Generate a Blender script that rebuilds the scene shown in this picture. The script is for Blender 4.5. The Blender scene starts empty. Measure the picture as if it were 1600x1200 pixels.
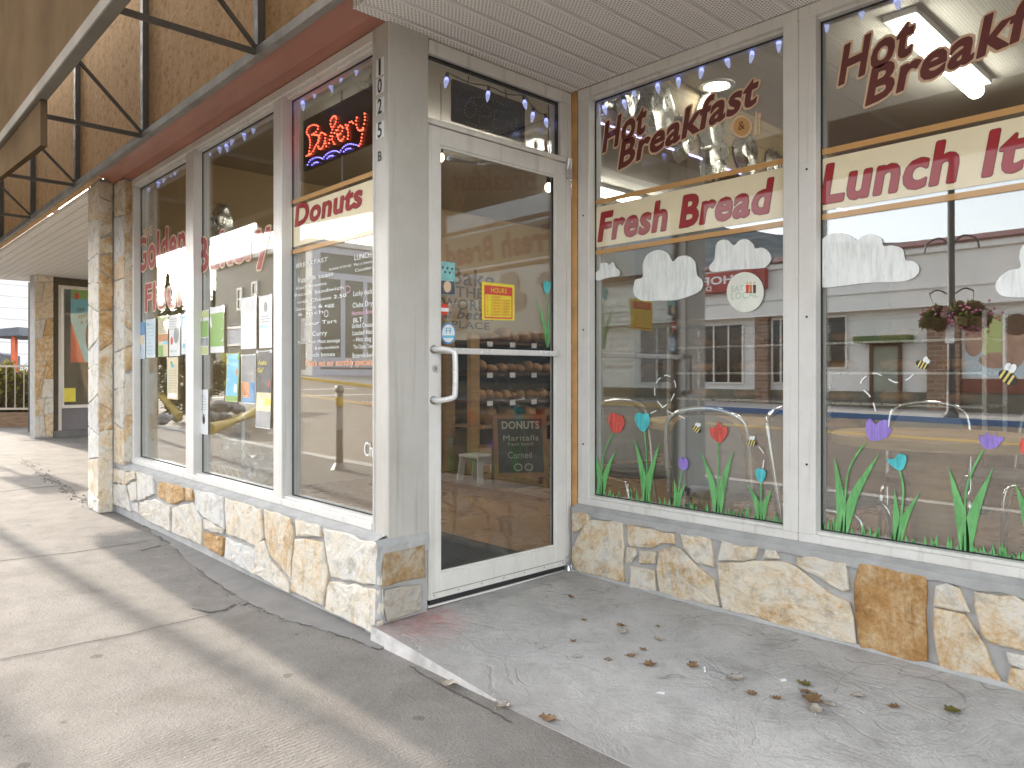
import bpy, bmesh, math, random
from mathutils import Vector, Matrix, noise
R = math.radians
rnd = random.Random(7)
scene = bpy.context.scene
COL = scene.collection

# ------------------------------------------------------------------ survey
# camera stands at x=0, y=0, 1.12 m above the sidewalk; +x runs along the
# storefront to the right, +y into the building, z up.  The photograph was
# measured with these rays to find where things really stand.
FPX, CPX, HPX, CZ = 1155.0, 800.0, 585.0, 1.12
YAW = R(46.8)
CA, SA = math.cos(YAW), math.sin(YAW)
def ray(px, py):
    r = (px - CPX) / FPX; u = (HPX - py) / FPX
    return Vector((CA * r - SA, SA * r + CA, u))
def onY(px, py, y):
    d = ray(px, py); t = y / d.y
    return Vector((d.x * t, y, CZ + d.z * t))
def onX(px, py, x):
    d = ray(px, py); t = x / d.x
    return Vector((x, d.y * t, CZ + d.z * t))
def onZ(px, py, z):
    d = ray(px, py); t = (z - CZ) / d.z
    return Vector((d.x * t, d.y * t, z))
def atD(px, py, D):
    d = ray(px, py)
    return Vector((d.x * D, d.y * D, CZ + d.z * D))

YA, YC, XB = 1.82, 2.985, -2.672       # outer faces of the glass (street wall, recessed wall, door)
FA, FC, FB = 1.765, 2.93, -2.65        # faces of the frames
GT = 0.008                             # glass thickness
def pA(px, py): return onY(px, py, YA)
def pC(px, py): return onY(px, py, YC)
def pB(px, py): return onX(px, py, XB)

# ------------------------------------------------------------------ objects
def link(o, parent=None):
    COL.objects.link(o)
    if parent is not None:
        o.parent = parent
        o.matrix_parent_inverse = WORLD[parent.name].inverted()
    WORLD[o.name] = WORLD_OF(o)
    return o
WORLD = {}
def WORLD_OF(o):
    m = o.matrix_basis.copy()
    if o.parent is not None:
        m = WORLD[o.parent.name] @ o.matrix_parent_inverse @ m
    return m
def tag(o, label=None, cat=None, group=None, kind=None):
    if label: o['label'] = label
    if cat: o['category'] = cat
    if group: o['group'] = group
    if kind: o['kind'] = kind
    return o
def thing(name, label, cat, loc=(0, 0, 0), group=None):
    o = bpy.data.objects.new(name, None)
    o.empty_display_size = 0.1
    o.location = loc
    link(o)
    return tag(o, label, cat, group)
def obj(name, bm, mats, parent=None, smooth=False, label=None):
    me = bpy.data.meshes.new(name)
    bm.normal_update()
    bm.to_mesh(me); bm.free()
    for m in (mats if isinstance(mats, (list, tuple)) else [mats]):
        me.materials.append(m)
    if smooth:
        me.polygons.foreach_set('use_smooth', [True] * len(me.polygons))
    o = bpy.data.objects.new(name, me)
    link(o, parent)
    if label: o['label'] = label
    return o
def struct(name, bm, mats, smooth=False):
    return tag(obj(name, bm, mats, None, smooth), kind='structure')
def dup(root, loc=None, rz=None, label=None, group=None):
    def cp(o, parent):
        c = o.copy(); COL.objects.link(c)
        if parent is not None:
            c.parent = parent
            c.matrix_parent_inverse = o.matrix_parent_inverse.copy()
        for ch in list(o.children): cp(ch, c)
        return c
    r = cp(root, None)
    if loc is not None: r.location = loc
    if rz is not None: r.rotation_euler = (0, 0, rz)
    if label: r['label'] = label
    if group: r['group'] = group
    return r

def BM(): return bmesh.new()
def setmat(faces, mi):
    for f in faces: f.material_index = mi
def box(bm, x0, x1, y0, y1, z0, z1, bevel=0.0, mi=0, seg=1):
    vs = [bm.verts.new((x, y, z)) for x in (x0, x1) for y in (y0, y1) for z in (z0, z1)]
    q = [(0, 1, 3, 2), (4, 6, 7, 5), (0, 4, 5, 1), (2, 3, 7, 6), (0, 2, 6, 4), (1, 5, 7, 3)]
    fs = [bm.faces.new([vs[i] for i in f]) for f in q]
    bmesh.ops.recalc_face_normals(bm, faces=fs)
    setmat(fs, mi)
    if bevel > 0:
        es = list({e for f in fs for e in f.edges})
        r = bmesh.ops.bevel(bm, geom=es, offset=bevel, segments=seg, affect='EDGES', profile=0.7)
        setmat(r['faces'], mi)
    return vs
def obox(bm, c, ax, ay, az, mi=0, bevel=0.0):
    """box from centre and three half-axis vectors"""
    c = Vector(c); ax, ay, az = Vector(ax), Vector(ay), Vector(az)
    vs = [bm.verts.new(c + sx * ax + sy * ay + sz * az) for sx in (-1, 1) for sy in (-1, 1) for sz in (-1, 1)]
    q = [(0, 1, 3, 2), (4, 6, 7, 5), (0, 4, 5, 1), (2, 3, 7, 6), (0, 2, 6, 4), (1, 5, 7, 3)]
    fs = [bm.faces.new([vs[i] for i in f]) for f in q]
    bmesh.ops.recalc_face_normals(bm, faces=fs)
    setmat(fs, mi)
    if bevel > 0:
        es = list({e for f in fs for e in f.edges})
        r = bmesh.ops.bevel(bm, geom=es, offset=bevel, segments=1, affect='EDGES')
        setmat(r['faces'], mi)
def frame_axes(t):
    t = t.normalized()
    a = Vector((0, 0, 1)) if abs(t.z) < 0.9 else Vector((1, 0, 0))
    u = t.cross(a).normalized(); v = u.cross(t).normalized()
    return u, v
def tube(bm, pts, r, seg=8, cap=True, mi=0):
    pts = [Vector(p) for p in pts]
    n = len(pts); rs = r if isinstance(r, (list, tuple)) else [r] * n
    rings = []
    u0 = None
    for i, p in enumerate(pts):
        if i == 0: t = pts[1] - p
        elif i == n - 1: t = p - pts[i - 1]
        else: t = (pts[i + 1] - p).normalized() + (p - pts[i - 1]).normalized()
        if t.length < 1e-9: t = Vector((0, 0, 1))
        t.normalize()
        if u0 is None: u, v = frame_axes(t)
        else:
            u = (u0 - t * u0.dot(t)).normalized(); v = t.cross(u).normalized()
        u0 = u
        rings.append([bm.verts.new(p + (u * math.cos(2 * math.pi * k / seg) + v * math.sin(2 * math.pi * k / seg)) * rs[i]) for k in range(seg)])
    fs = []
    for i in range(n - 1):
        for k in range(seg):
            fs.append(bm.faces.new((rings[i][k], rings[i][(k + 1) % seg], rings[i + 1][(k + 1) % seg], rings[i + 1][k])))
    if cap:
        fs.append(bm.faces.new(list(reversed(rings[0])))); fs.append(bm.faces.new(rings[-1]))
    setmat(fs, mi)
    bmesh.ops.recalc_face_normals(bm, faces=fs)
    return fs
def lathe(bm, prof, c=(0, 0, 0), seg=20, mi=0):
    c = Vector(c)
    rings = [[bm.verts.new(c + Vector((r * math.cos(2 * math.pi * k / seg), r * math.sin(2 * math.pi * k / seg), z))) for k in range(seg)] for r, z in prof]
    fs = []
    for i in range(len(rings) - 1):
        for k in range(seg):
            fs.append(bm.faces.new((rings[i][k], rings[i][(k + 1) % seg], rings[i + 1][(k + 1) % seg], rings[i + 1][k])))
    fs.append(bm.faces.new(list(reversed(rings[0])))); fs.append(bm.faces.new(rings[-1]))
    setmat(fs, mi)
    return fs
def blob(bm, c, rx, ry, rz, sub=2, amp=0.0, freq=3.0, mi=0, seed=0.0):
    r = bmesh.ops.create_icosphere(bm, subdivisions=sub, radius=1.0)
    c = Vector(c)
    for v in r['verts']:
        d = v.co.copy()
        k = 1 + amp * noise.noise(d * freq + Vector((seed, seed * 1.7, -seed)))
        v.co = c + Vector((d.x * rx * k, d.y * ry * k, d.z * rz * k))
    for v in r['verts']:
        for f in v.link_faces: f.material_index = mi
def poly(bm, pts, d, mi=0):
    """prism: polygon pts (world vectors) pushed by vector d"""
    d = Vector(d)
    a = [bm.verts.new(Vector(p)) for p in pts]
    b = [bm.verts.new(Vector(p) + d) for p in pts]
    n = len(a); fs = [bm.faces.new(a), bm.faces.new(list(reversed(b)))]
    for i in range(n):
        fs.append(bm.faces.new((a[i], b[i], b[(i + 1) % n], a[(i + 1) % n])))
    bmesh.ops.recalc_face_normals(bm, faces=fs)
    setmat(fs, mi)
    return fs
def ribbon(bm, pts, w, n, d, mi=0):
    """flat stroke of half-widths w along pts lying in the plane with normal n, thickness vector d"""
    pts = [Vector(p) for p in pts]; n = Vector(n).normalized()
    ws = w if isinstance(w, (list, tuple)) else [w] * len(pts)
    L, Q = [], []
    for i, p in enumerate(pts):
        t = (pts[min(i + 1, len(pts) - 1)] - pts[max(i - 1, 0)])
        s = n.cross(t.normalized())
        L.append(p + s * ws[i]); Q.append(p - s * ws[i])
    for i in range(len(pts) - 1):
        try: poly(bm, [L[i], L[i + 1], Q[i + 1], Q[i]], d, mi)
        except ValueError: pass
def smooth_curve(pts, k=6):
    pts = [Vector(p) for p in pts]
    out = []
    P = [pts[0]] + pts + [pts[-1]]
    for i in range(1, len(P) - 2):
        for j in range(k):
            t = j / k
            a, b, c, d = P[i - 1], P[i], P[i + 1], P[i + 2]
            out.append(0.5 * ((2 * b) + (c - a) * t + (2 * a - 5 * b + 4 * c - d) * t * t + (3 * b - a - 3 * c + d) * t ** 3))
    out.append(pts[-1])
    return out
def smooth_loop(pts, k=4):
    pts = [Vector(p) for p in pts]; n = len(pts); out = []
    for i in range(n):
        a, b, c, d = pts[i - 1], pts[i], pts[(i + 1) % n], pts[(i + 2) % n]
        for j in range(k):
            t = j / k
            out.append(0.5 * ((2 * b) + (c - a) * t + (2 * a - 5 * b + 4 * c - d) * t * t + (3 * b - a - 3 * c + d) * t ** 3))
    return out

# ------------------------------------------------------------------ lettering
_txt = {}
def text_geo(s, offset=0.0):
    key = (s, offset)
    if key not in _txt:
        cu = bpy.data.curves.new('lettering_curve', 'FONT')
        cu.body = s; cu.size = 1.0; cu.offset = offset; cu.resolution_u = 3
        cu.space_character = 1.06
        o = bpy.data.objects.new('lettering_curve', cu)
        COL.objects.link(o)
        dg = bpy.context.evaluated_depsgraph_get()
        me = o.evaluated_get(dg).to_mesh()
        vs = [v.co.copy() for v in me.vertices]
        fs = [tuple(p.vertices) for p in me.polygons]
        o.evaluated_get(dg).to_mesh_clear()
        COL.objects.unlink(o); bpy.data.objects.remove(o); bpy.data.curves.remove(cu)
        _txt[key] = (vs, fs)
    return _txt[key]
def letters(bm, s, p0, p1, ptop, mi=0, bold=0.0, shift=(0, 0, 0), ref=None, grow=None, capref='H'):
    """writes s in the plane spanned by p0->p1 (baseline) and p0->ptop (cap height)."""
    vs, fs = text_geo(s, min(bold, 0.016))
    if not vs: return
    rv, _ = text_geo(s, ref if ref is not None else min(bold, 0.016))
    x0 = min(v.x for v in rv); x1 = max(v.x for v in rv)
    cv, _ = text_geo(capref, 0.0)
    H = max(v.y for v in cv)
    p0, p1, pt, sh = Vector(p0), Vector(p1), Vector(ptop), Vector(shift)
    ex = (p1 - p0) / (x1 - x0); ey = (pt - p0) / H
    # heavy letters: the same glyphs struck a few times round a small circle, each a hair behind the last
    n = ex.cross(ey)
    n = n.normalized() if n.length > 1e-12 else Vector((0, 1, 0))
    if n.dot(Vector((0, 0, CZ)) - p0) > 0: n = -n
    d = max(0.0, bold - 0.016)
    hits = [(0, 0)] if d < 0.004 else [(0, 0)] + [(d * math.cos(i * math.pi / 4), d * math.sin(i * math.pi / 4)) for i in range(8)]
    for k, (dx, dy) in enumerate(hits):
        off = sh + ex * dx + ey * dy + n * (0.00009 * k)
        bv = [bm.verts.new(p0 + ex * (v.x - x0) + ey * v.y + off) for v in vs]
        for f in fs:
            try: bm.faces.new([bv[i] for i in f]).material_index = mi
            except ValueError: pass

# ------------------------------------------------------------------ materials
def nodes(name):
    m = bpy.data.materials.new(name); m.use_nodes = True
    nt = m.node_tree; nt.nodes.clear()
    out = nt.nodes.new('ShaderNodeOutputMaterial')
    return m, nt, out
def N(nt, typ, **kw):
    n = nt.nodes.new(typ)
    for k, v in kw.items():
        if k.startswith('i_'):
            n.inputs[k[2:].replace('_', ' ')].default_value = v
        else: setattr(n, k, v)
    return n
def c4(c): return (c[0], c[1], c[2], 1.0)
def pos(nt, mul=(1, 1, 1)):
    g = N(nt, 'ShaderNodeNewGeometry')
    mp = N(nt, 'ShaderNodeMapping'); mp.inputs['Scale'].default_value = mul
    nt.links.new(g.outputs['Position'], mp.inputs['Vector'])
    return mp.outputs['Vector']
def nz(nt, vec, scale, detail=4, rough=0.6, dist=0.0):
    n = N(nt, 'ShaderNodeTexNoise'); n.inputs['Scale'].default_value = scale
    n.inputs['Detail'].default_value = detail; n.inputs['Roughness'].default_value = rough
    n.inputs['Distortion'].default_value = dist
    nt.links.new(vec, n.inputs['Vector']); return n.outputs['Fac']
def ramp(nt, fac, stops):
    r = N(nt, 'ShaderNodeValToRGB'); cr = r.color_ramp
    while len(cr.elements) < len(stops): cr.elements.new(0.5)
    for e, (p, c) in zip(cr.elements, stops):
        e.position = p; e.color = c4(c) if not isinstance(c, float) else (c, c, c, 1)
    nt.links.new(fac, r.inputs['Fac']); return r.outputs['Color']
def math_(nt, op, a, b=None, c=None, clamp=False):
    n = N(nt, 'ShaderNodeMath', operation=op, use_clamp=clamp)
    for i, v in enumerate((a, b, c)):
        if v is None: continue
        if isinstance(v, (int, float)): n.inputs[i].default_value = v
        else: nt.links.new(v, n.inputs[i])
    return n.outputs[0]
def mixc(nt, fac, a, b, mode='MIX'):
    n = N(nt, 'ShaderNodeMix', data_type='RGBA', blend_type=mode)
    for s, v in ((0, fac), (6, a), (7, b)):
        if isinstance(v, (int, float)): n.inputs[s].default_value = v
        elif isinstance(v, tuple): n.inputs[s].default_value = c4(v)
        else: nt.links.new(v, n.inputs[s])
    return n.outputs[2]
def bump(nt, h, strength=0.3, dist=0.01, normal=None):
    b = N(nt, 'ShaderNodeBump'); b.inputs['Strength'].default_value = strength; b.inputs['Distance'].default_value = dist
    nt.links.new(h, b.inputs['Height'])
    if normal is not None: nt.links.new(normal, b.inputs['Normal'])
    return b.outputs['Normal']
def princ(nt, out, col, rough=0.6, metal=0.0, normal=None, spec=0.5, trans=None):
    p = N(nt, 'ShaderNodeBsdfPrincipled')
    for k, v in (('Base Color', col), ('Roughness', rough), ('Metallic', metal), ('Specular IOR Level', spec)):
        if isinstance(v, tuple): p.inputs[k].default_value = c4(v)
        elif isinstance(v, (int, float)): p.inputs[k].default_value = v
        else: nt.links.new(v, p.inputs[k])
    if normal is not None: nt.links.new(normal, p.inputs['Normal'])
    nt.links.new(p.outputs[0], out.inputs['Surface'])
    return p
def M(name, col, rough=0.55, metal=0.0, var=0.12, scale=6.0, bmp=0.0, bscale=60.0, spec=0.5, stretch=(1, 1, 1)):
    m, nt, out = nodes(name)
    v = pos(nt, stretch)
    f = nz(nt, v, scale, 5, 0.62)
    lo = tuple(max(0, c * (1 - var)) for c in col); hi = tuple(min(1, c * (1 + var)) for c in col)
    c = ramp(nt, f, [(0.3, lo), (0.7, hi)])
    nrm = None
    if bmp > 0:
        nrm = bump(nt, nz(nt, v, bscale, 3, 0.6), bmp, 0.004)
    rg = ramp(nt, nz(nt, v, scale * 2.3, 3), [(0.3, float(max(0.02, rough - 0.08))), (0.7, float(min(1, rough + 0.08)))])
    princ(nt, out, c, rg, metal, nrm, spec)
    return m
def emit(name, col, strength):
    m, nt, out = nodes(name)
    e = N(nt, 'ShaderNodeEmission'); e.inputs['Color'].default_value = c4(col); e.inputs['Strength'].default_value = strength
    nt.links.new(e.outputs[0], out.inputs['Surface']); return m

def matte(name, col, var=.2, scale=2.0):
    m, nt, out = nodes(name)
    d = N(nt, 'ShaderNodeBsdfDiffuse')
    c = ramp(nt, nz(nt, pos(nt), scale, 5), [(0.3, tuple(v * (1 - var) for v in col)), (0.7, tuple(v * (1 + var) for v in col))])
    nt.links.new(c, d.inputs['Color']); nt.links.new(d.outputs[0], out.inputs['Surface'])
    return m
def coated(name, col, var=0.04, scale=6.0, coat=1.0, bmp=0.0):
    """vinyl or paint sealed under a glossy clear face"""
    m, nt, out = nodes(name)
    f = nz(nt, pos(nt), scale, 6, 0.65)
    c = ramp(nt, f, [(0.3, tuple(v * (1 - var) for v in col)), (0.7, tuple(min(1, v * (1 + var)) for v in col))])
    p = princ(nt, out, c, 0.6, 0, bump(nt, f, bmp, .003) if bmp else None, 0.3)
    p.inputs['Coat Weight'].default_value = coat; p.inputs['Coat Roughness'].default_value = 0.03; p.inputs['Coat IOR'].default_value = 1.42
    return m
def window_paint(name, col, thin=0.72):
    """poster paint brushed on glass: streaky, thin in places"""
    m, nt, out = nodes(name)
    st = nz(nt, pos(nt, (60, 60, 9)), 1.0, 4, 0.7, 0.4); bl = nz(nt, pos(nt), 22.0, 5, 0.7)
    c = ramp(nt, st, [(0.32, tuple(v * 0.86 for v in col)), (0.5, col), (0.7, tuple(min(1, v * 1.25 + .03) for v in col))])
    p = N(nt, 'ShaderNodeBsdfPrincipled'); nt.links.new(c, p.inputs['Base Color']); p.inputs['Roughness'].default_value = .7
    p.inputs['Coat Weight'].default_value = .8; p.inputs['Coat Roughness'].default_value = .03; p.inputs['Coat IOR'].default_value = 1.5
    t = N(nt, 'ShaderNodeBsdfTransparent')
    k = math_(nt, 'ADD', math_(nt, 'MULTIPLY', st, .55), math_(nt, 'MULTIPLY', bl, .45))
    a = ramp(nt, k, [(0.36, thin), (0.52, 0.97)])
    mx = N(nt, 'ShaderNodeMixShader'); nt.links.new(a, mx.inputs[0]); nt.links.new(t.outputs[0], mx.inputs[1]); nt.links.new(p.outputs[0], mx.inputs[2])
    nt.links.new(mx.outputs[0], out.inputs['Surface']); return m
def frame_mat(name, col, rough=.36):
    """old painted metal: drip streaks, grime specks, chalky patches"""
    m, nt, out = nodes(name)
    dr = nz(nt, pos(nt, (30, 30, 1.1)), 1.0, 5, .68); pt = nz(nt, pos(nt), 3.0, 6, .7); sp = nz(nt, pos(nt), 60.0, 4, .75)
    c = mixc(nt, 1.0, col, ramp(nt, dr, [(.28, (.80, .785, .755)), (.46, (1, 1, 1))]), 'MULTIPLY')
    c = mixc(nt, .8, c, ramp(nt, pt, [(.3, (.86, .85, .83)), (.6, (1.03, 1.03, 1.03))]), 'MULTIPLY')
    c = mixc(nt, .9, c, ramp(nt, sp, [(.26, (.40, .37, .33)), (.315, (1, 1, 1))]), 'MULTIPLY')
    rg = ramp(nt, pt, [(.3, rough + .14), (.7, rough - .06)])
    princ(nt, out, c, rg, 0, bump(nt, math_(nt, 'ADD', pt, math_(nt, 'MULTIPLY', sp, .25)), .12, .004), .4)
    return m
def glass_mat(name, f0, tint=(0.94, 0.965, 0.955), wav=0.0):
    m, nt, out = nodes(name)
    lw = N(nt, 'ShaderNodeLayerWeight'); lw.inputs['Blend'].default_value = 0.5
    p5 = math_(nt, 'POWER', lw.outputs['Facing'], 4.0)
    fac = math_(nt, 'MULTIPLY_ADD', p5, 1 - f0, f0, clamp=True)
    t = N(nt, 'ShaderNodeBsdfTransparent'); t.inputs['Color'].default_value = c4(tint)
    g = N(nt, 'ShaderNodeBsdfGlossy'); g.inputs['Roughness'].default_value = 0.0
    g.inputs['Color'].default_value = (0.97, 0.985, 1.0, 1)
    if wav > 0:
        nt.links.new(bump(nt, nz(nt, pos(nt), 1.3, 1), wav, 0.01), g.inputs['Normal'])
    mx = N(nt, 'ShaderNodeMixShader')
    nt.links.new(fac, mx.inputs[0]); nt.links.new(t.outputs[0], mx.inputs[1]); nt.links.new(g.outputs[0], mx.inputs[2])
    nt.links.new(mx.outputs[0], out.inputs['Surface'])
    return m

def stone_mat():
    m, nt, out = nodes('flagstone')
    at = N(nt, 'ShaderNodeAttribute', attribute_name='tone')
    sx = N(nt, 'ShaderNodeSeparateColor'); nt.links.new(at.outputs['Color'], sx.inputs[0])
    rust, light, seed = sx.outputs[0], sx.outputs[1], sx.outputs[2]
    g = N(nt, 'ShaderNodeNewGeometry')
    off = N(nt, 'ShaderNodeCombineXYZ')
    s10 = math_(nt, 'MULTIPLY', seed, 37.0)
    for i in range(3): nt.links.new(s10, off.inputs[i])
    add = N(nt, 'ShaderNodeVectorMath', operation='ADD')
    nt.links.new(g.outputs['Position'], add.inputs[0]); nt.links.new(off.outputs[0], add.inputs[1])
    vr = N(nt, 'ShaderNodeVectorRotate', rotation_type='EULER_XYZ')
    rot = N(nt, 'ShaderNodeCombineXYZ')
    nt.links.new(math_(nt, 'MULTIPLY', seed, 5.0), rot.inputs[1]); nt.links.new(math_(nt, 'MULTIPLY', seed, 3.0), rot.inputs[0])
    nt.links.new(add.outputs[0], vr.inputs['Vector']); nt.links.new(rot.outputs[0], vr.inputs['Rotation'])
    mp = N(nt, 'ShaderNodeMapping'); mp.inputs['Scale'].default_value = (1.0, 1.0, 3.4)
    nt.links.new(vr.outputs[0], mp.inputs['Vector'])
    band = nz(nt, mp.outputs[0], 3.4, 8, 0.68, 0.9)          # bedding veins
    blot = nz(nt, add.outputs[0], 11.0, 8, 0.72, 0.5)
    fine = nz(nt, add.outputs[0], 55.0, 5, 0.7)
    k = math_(nt, 'ADD', math_(nt, 'MULTIPLY', band, 0.46), math_(nt, 'MULTIPLY', blot, 0.54))
    k = math_(nt, 'ADD', k, math_(nt, 'MULTIPLY_ADD', rust, 0.62, -0.235))
    k = math_(nt, 'ADD', k, math_(nt, 'MULTIPLY_ADD', fine, 0.34, -0.185))
    col = ramp(nt, k, [(0.30, (0.655, 0.648, 0.63)), (0.45, (0.70, 0.66, 0.585)), (0.56, (0.70, 0.60, 0.455)),
                       (0.67, (0.60, 0.41, 0.22)), (0.79, (0.46, 0.26, 0.10)), (0.95, (0.28, 0.14, 0.06))])
    gl = ramp(nt, light, [(0.0, (0.55, 0.53, 0.50)), (0.5, (1.0, 1.0, 1.0)), (1.0, (1.22, 1.22, 1.2))])
    col = mixc(nt, 1.0, col, gl, 'MULTIPLY')
    dirt = ramp(nt, nz(nt, add.outputs[0], 16.0, 6, 0.7), [(0.33, (0.62, 0.60, 0.57)), (0.5, (1, 1, 1))])
    col = mixc(nt, 0.8, col, dirt, 'MULTIPLY')
    h = math_(nt, 'ADD', math_(nt, 'MULTIPLY', band, 1.3), math_(nt, 'MULTIPLY', nz(nt, add.outputs[0], 22.0, 8, 0.7), 0.8))
    nrm = bump(nt, h, 0.9, 0.018)
    princ(nt, out, col, 0.85, 0, nrm, 0.2)
    return m
# ------------------------------------------------------------------ palette
mFRAME = frame_mat('painted_aluminium', (0.72, 0.705, 0.675))
mPOST = frame_mat('cream_metal_cladding', (0.51, 0.49, 0.455), .42)
mALU = M('brushed_aluminium', (0.70, 0.70, 0.70), 0.3, 0.85, 0.06, 8, 0.03, 150)
mCHROME = M('chrome_tube', (0.80, 0.80, 0.80), 0.12, 1.0, 0.05, 12)
mRUBBER = M('black_rubber', (0.02, 0.02, 0.021), 0.7)
mMORTAR = M('grey_mortar', (0.40, 0.398, 0.392), 0.9, 0, 0.16, 9, 0.5, 70)
mSTONE = stone_mat()
mREDBEAM = M('faded_red_metal', (0.36, 0.155, 0.105), 0.5, 0.0, 0.22, 2.2, 0.1, 20, stretch=(0.5, 3, 3))
mBATTEN = M('dark_bronze_batten', (0.075, 0.062, 0.045), 0.6, 0, 0.25, 7, 0.15, 50)
mTRIM = M('weathered_grey_trim', (0.27, 0.26, 0.235), 0.7, 0, 0.25, 6, 0.15, 50)
mWOOD = M('tan_wood', (0.42, 0.26, 0.12), 0.45, 0, 0.25, 3, 0.1, 40, stretch=(1, 1, 8))
mDARKWOOD = M('dark_brown_wood', (0.10, 0.05, 0.028), 0.5, 0, 0.3, 4, 0.1, 40, stretch=(1, 1, 6))
mORANGEWOOD = M('bare_orange_wood', (0.55, 0.32, 0.13), 0.6, 0, 0.2, 9)
mWALLTAN = M('tan_interior_paint', (0.50, 0.36, 0.20), 0.7, 0, 0.06, 1.5)
mWALLBROWN = M('brown_interior_paint', (0.13, 0.075, 0.045), 0.7, 0, 0.12, 1.5)
mCEIL = M('ceiling_paint', (0.50, 0.47, 0.41), 0.8, 0, 0.05, 2, 0.2, 30)
mFLOOR = M('brown_floor_tile', (0.34, 0.20, 0.11), 0.3, 0, 0.2, 2)
mWHITEPL = M('white_plastic', (0.75, 0.74, 0.72), 0.4, 0, 0.04, 3)
mPAPER = coated('white_paper', (0.80, 0.82, 0.83), 0.04, 12.0, 1.0)
mPALEBLUE = coated('pale_blue_paper', (0.62, 0.74, 0.80), 0.04, 12.0, 1.0)
mBLUEP = coated('blue_print', (0.10, 0.28, 0.52), 0.08, 12.0, 1.0)
mSKYP = coated('sky_blue_print', (0.16, 0.52, 0.74), 0.08, 12.0, 1.0)
mGREENP = coated('green_print', (0.25, 0.45, 0.10), 0.08, 12.0, 1.0)
mLIMEP = coated('lime_print', (0.55, 0.62, 0.25), 0.08, 12.0, 1.0)
mYELP = coated('yellow_print', (0.85, 0.70, 0.04), 0.08, 12.0, 1.0)
mREDP = coated('red_print', (0.66, 0.06, 0.035), 0.08, 12.0, 1.0)
mORP = coated('orange_print', (0.62, 0.26, 0.10), 0.08, 12.0, 1.0)
mBLACKP = M('black_print', (0.025, 0.027, 0.025), 0.55, 0, 0.1, 10)
mGREYP = coated('grey_print', (0.28, 0.29, 0.30), 0.08, 12.0, 1.0)
mCREAMP = coated('cream_print', (0.75, 0.66, 0.44), 0.08, 12.0, 1.0)
mMAROON = coated('maroon_vinyl', (0.15, 0.035, 0.030), 0.04, 12.0, 1.0)
mREDV = coated('red_vinyl', (0.37, 0.028, 0.036), 0.04, 12.0, 1.0)
mCREAMV = coated('cream_vinyl', (0.88, 0.78, 0.55), 0.04, 12.0, 1.0)
mPEACHV = coated('peach_vinyl', (0.72, 0.52, 0.36), 0.04, 12.0, 1.0)
mGOLDV = coated('gold_stripe_vinyl', (0.60, 0.34, 0.13), 0.04, 12.0, 1.0)
mPWHITE = window_paint('white_window_paint', (0.86, 0.90, 0.89), 0.9)
mPGREEN = window_paint('green_window_paint', (0.13, 0.42, 0.13))
mPRED = window_paint('red_window_paint', (0.62, 0.08, 0.06))
mPTEAL = window_paint('teal_window_paint', (0.06, 0.50, 0.54))
mPPURP = window_paint('purple_window_paint', (0.28, 0.19, 0.60))
mPYEL = coated('yellow_window_paint', (0.72, 0.60, 0.18), 0.08, 12.0, 0.6, .15)
mCHALK = coated('chalk_marker', (0.78, 0.82, 0.82), 0.04, 12.0, 0.6)
mCHALKPINK = coated('pink_chalk_marker', (0.75, 0.40, 0.55), 0.04, 12.0, 0.6)
mCHALKOR = coated('orange_chalk_marker', (0.85, 0.36, 0.16), 0.04, 12.0, 0.6)
mBOARD = M('blackboard', (0.03, 0.033, 0.03), 0.6, 0, 0.3, 6)
mBREAD = M('bread_crust', (0.36, 0.19, 0.08), 0.5, 0, 0.5, 5, 0.2, 40)
mTIN = M('tin_cake_pan', (0.62, 0.60, 0.54), 0.28, 0.9, 0.1, 10, 0.1, 30)
mGLASS = glass_mat('window_glass', 0.175)
mDGLASS = glass_mat('door_glass', 0.075, (0.88, 0.89, 0.88))
mBULB = emit('blue_white_bulb', (0.30, 0.34, 1.0), 0.55)
mSOCKET = M('dark_green_socket', (0.02, 0.035, 0.03), 0.5)
mBULBCLEAR = emit('frosted_bulb', (0.52, 0.56, 0.95), 0.17)
mTUBE = emit('fluorescent_tube', (1.0, 0.95, 0.85), 7.5)
mWARM = emit('warm_bulb', (1.0, 0.78, 0.45), 4.0)
mLEDR = emit('red_led', (1.0, 0.09, 0.045), 1.6)
mLEDB = emit('blue_led', (0.25, 0.2, 1.0), 1.2)
mLEDOFF = M('unlit_led', (0.62, 0.60, 0.55), 0.3)
mPANEL = M('black_sign_panel', (0.018, 0.017, 0.016), 0.35)
mASPHALT = M('asphalt', (0.15, 0.125, 0.10), 0.85, 0, 0.25, 2.5, 0.4, 90)
mLINEW = M('road_paint_white', (0.6, 0.6, 0.58), 0.7, 0, 0.1, 6)
mLINEY = M('road_paint_yellow', (0.62, 0.40, 0.06), 0.7, 0, 0.12, 6)
mCURBBLUE = M('blue_curb_paint', (0.06, 0.15, 0.33), 0.6, 0, 0.15, 5)
mSTUCCOW = M('white_stucco', (0.80, 0.785, 0.76), 0.9, 0, 0.06, 1.2, 0.3, 60)
mGREYSIDE = None

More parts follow.
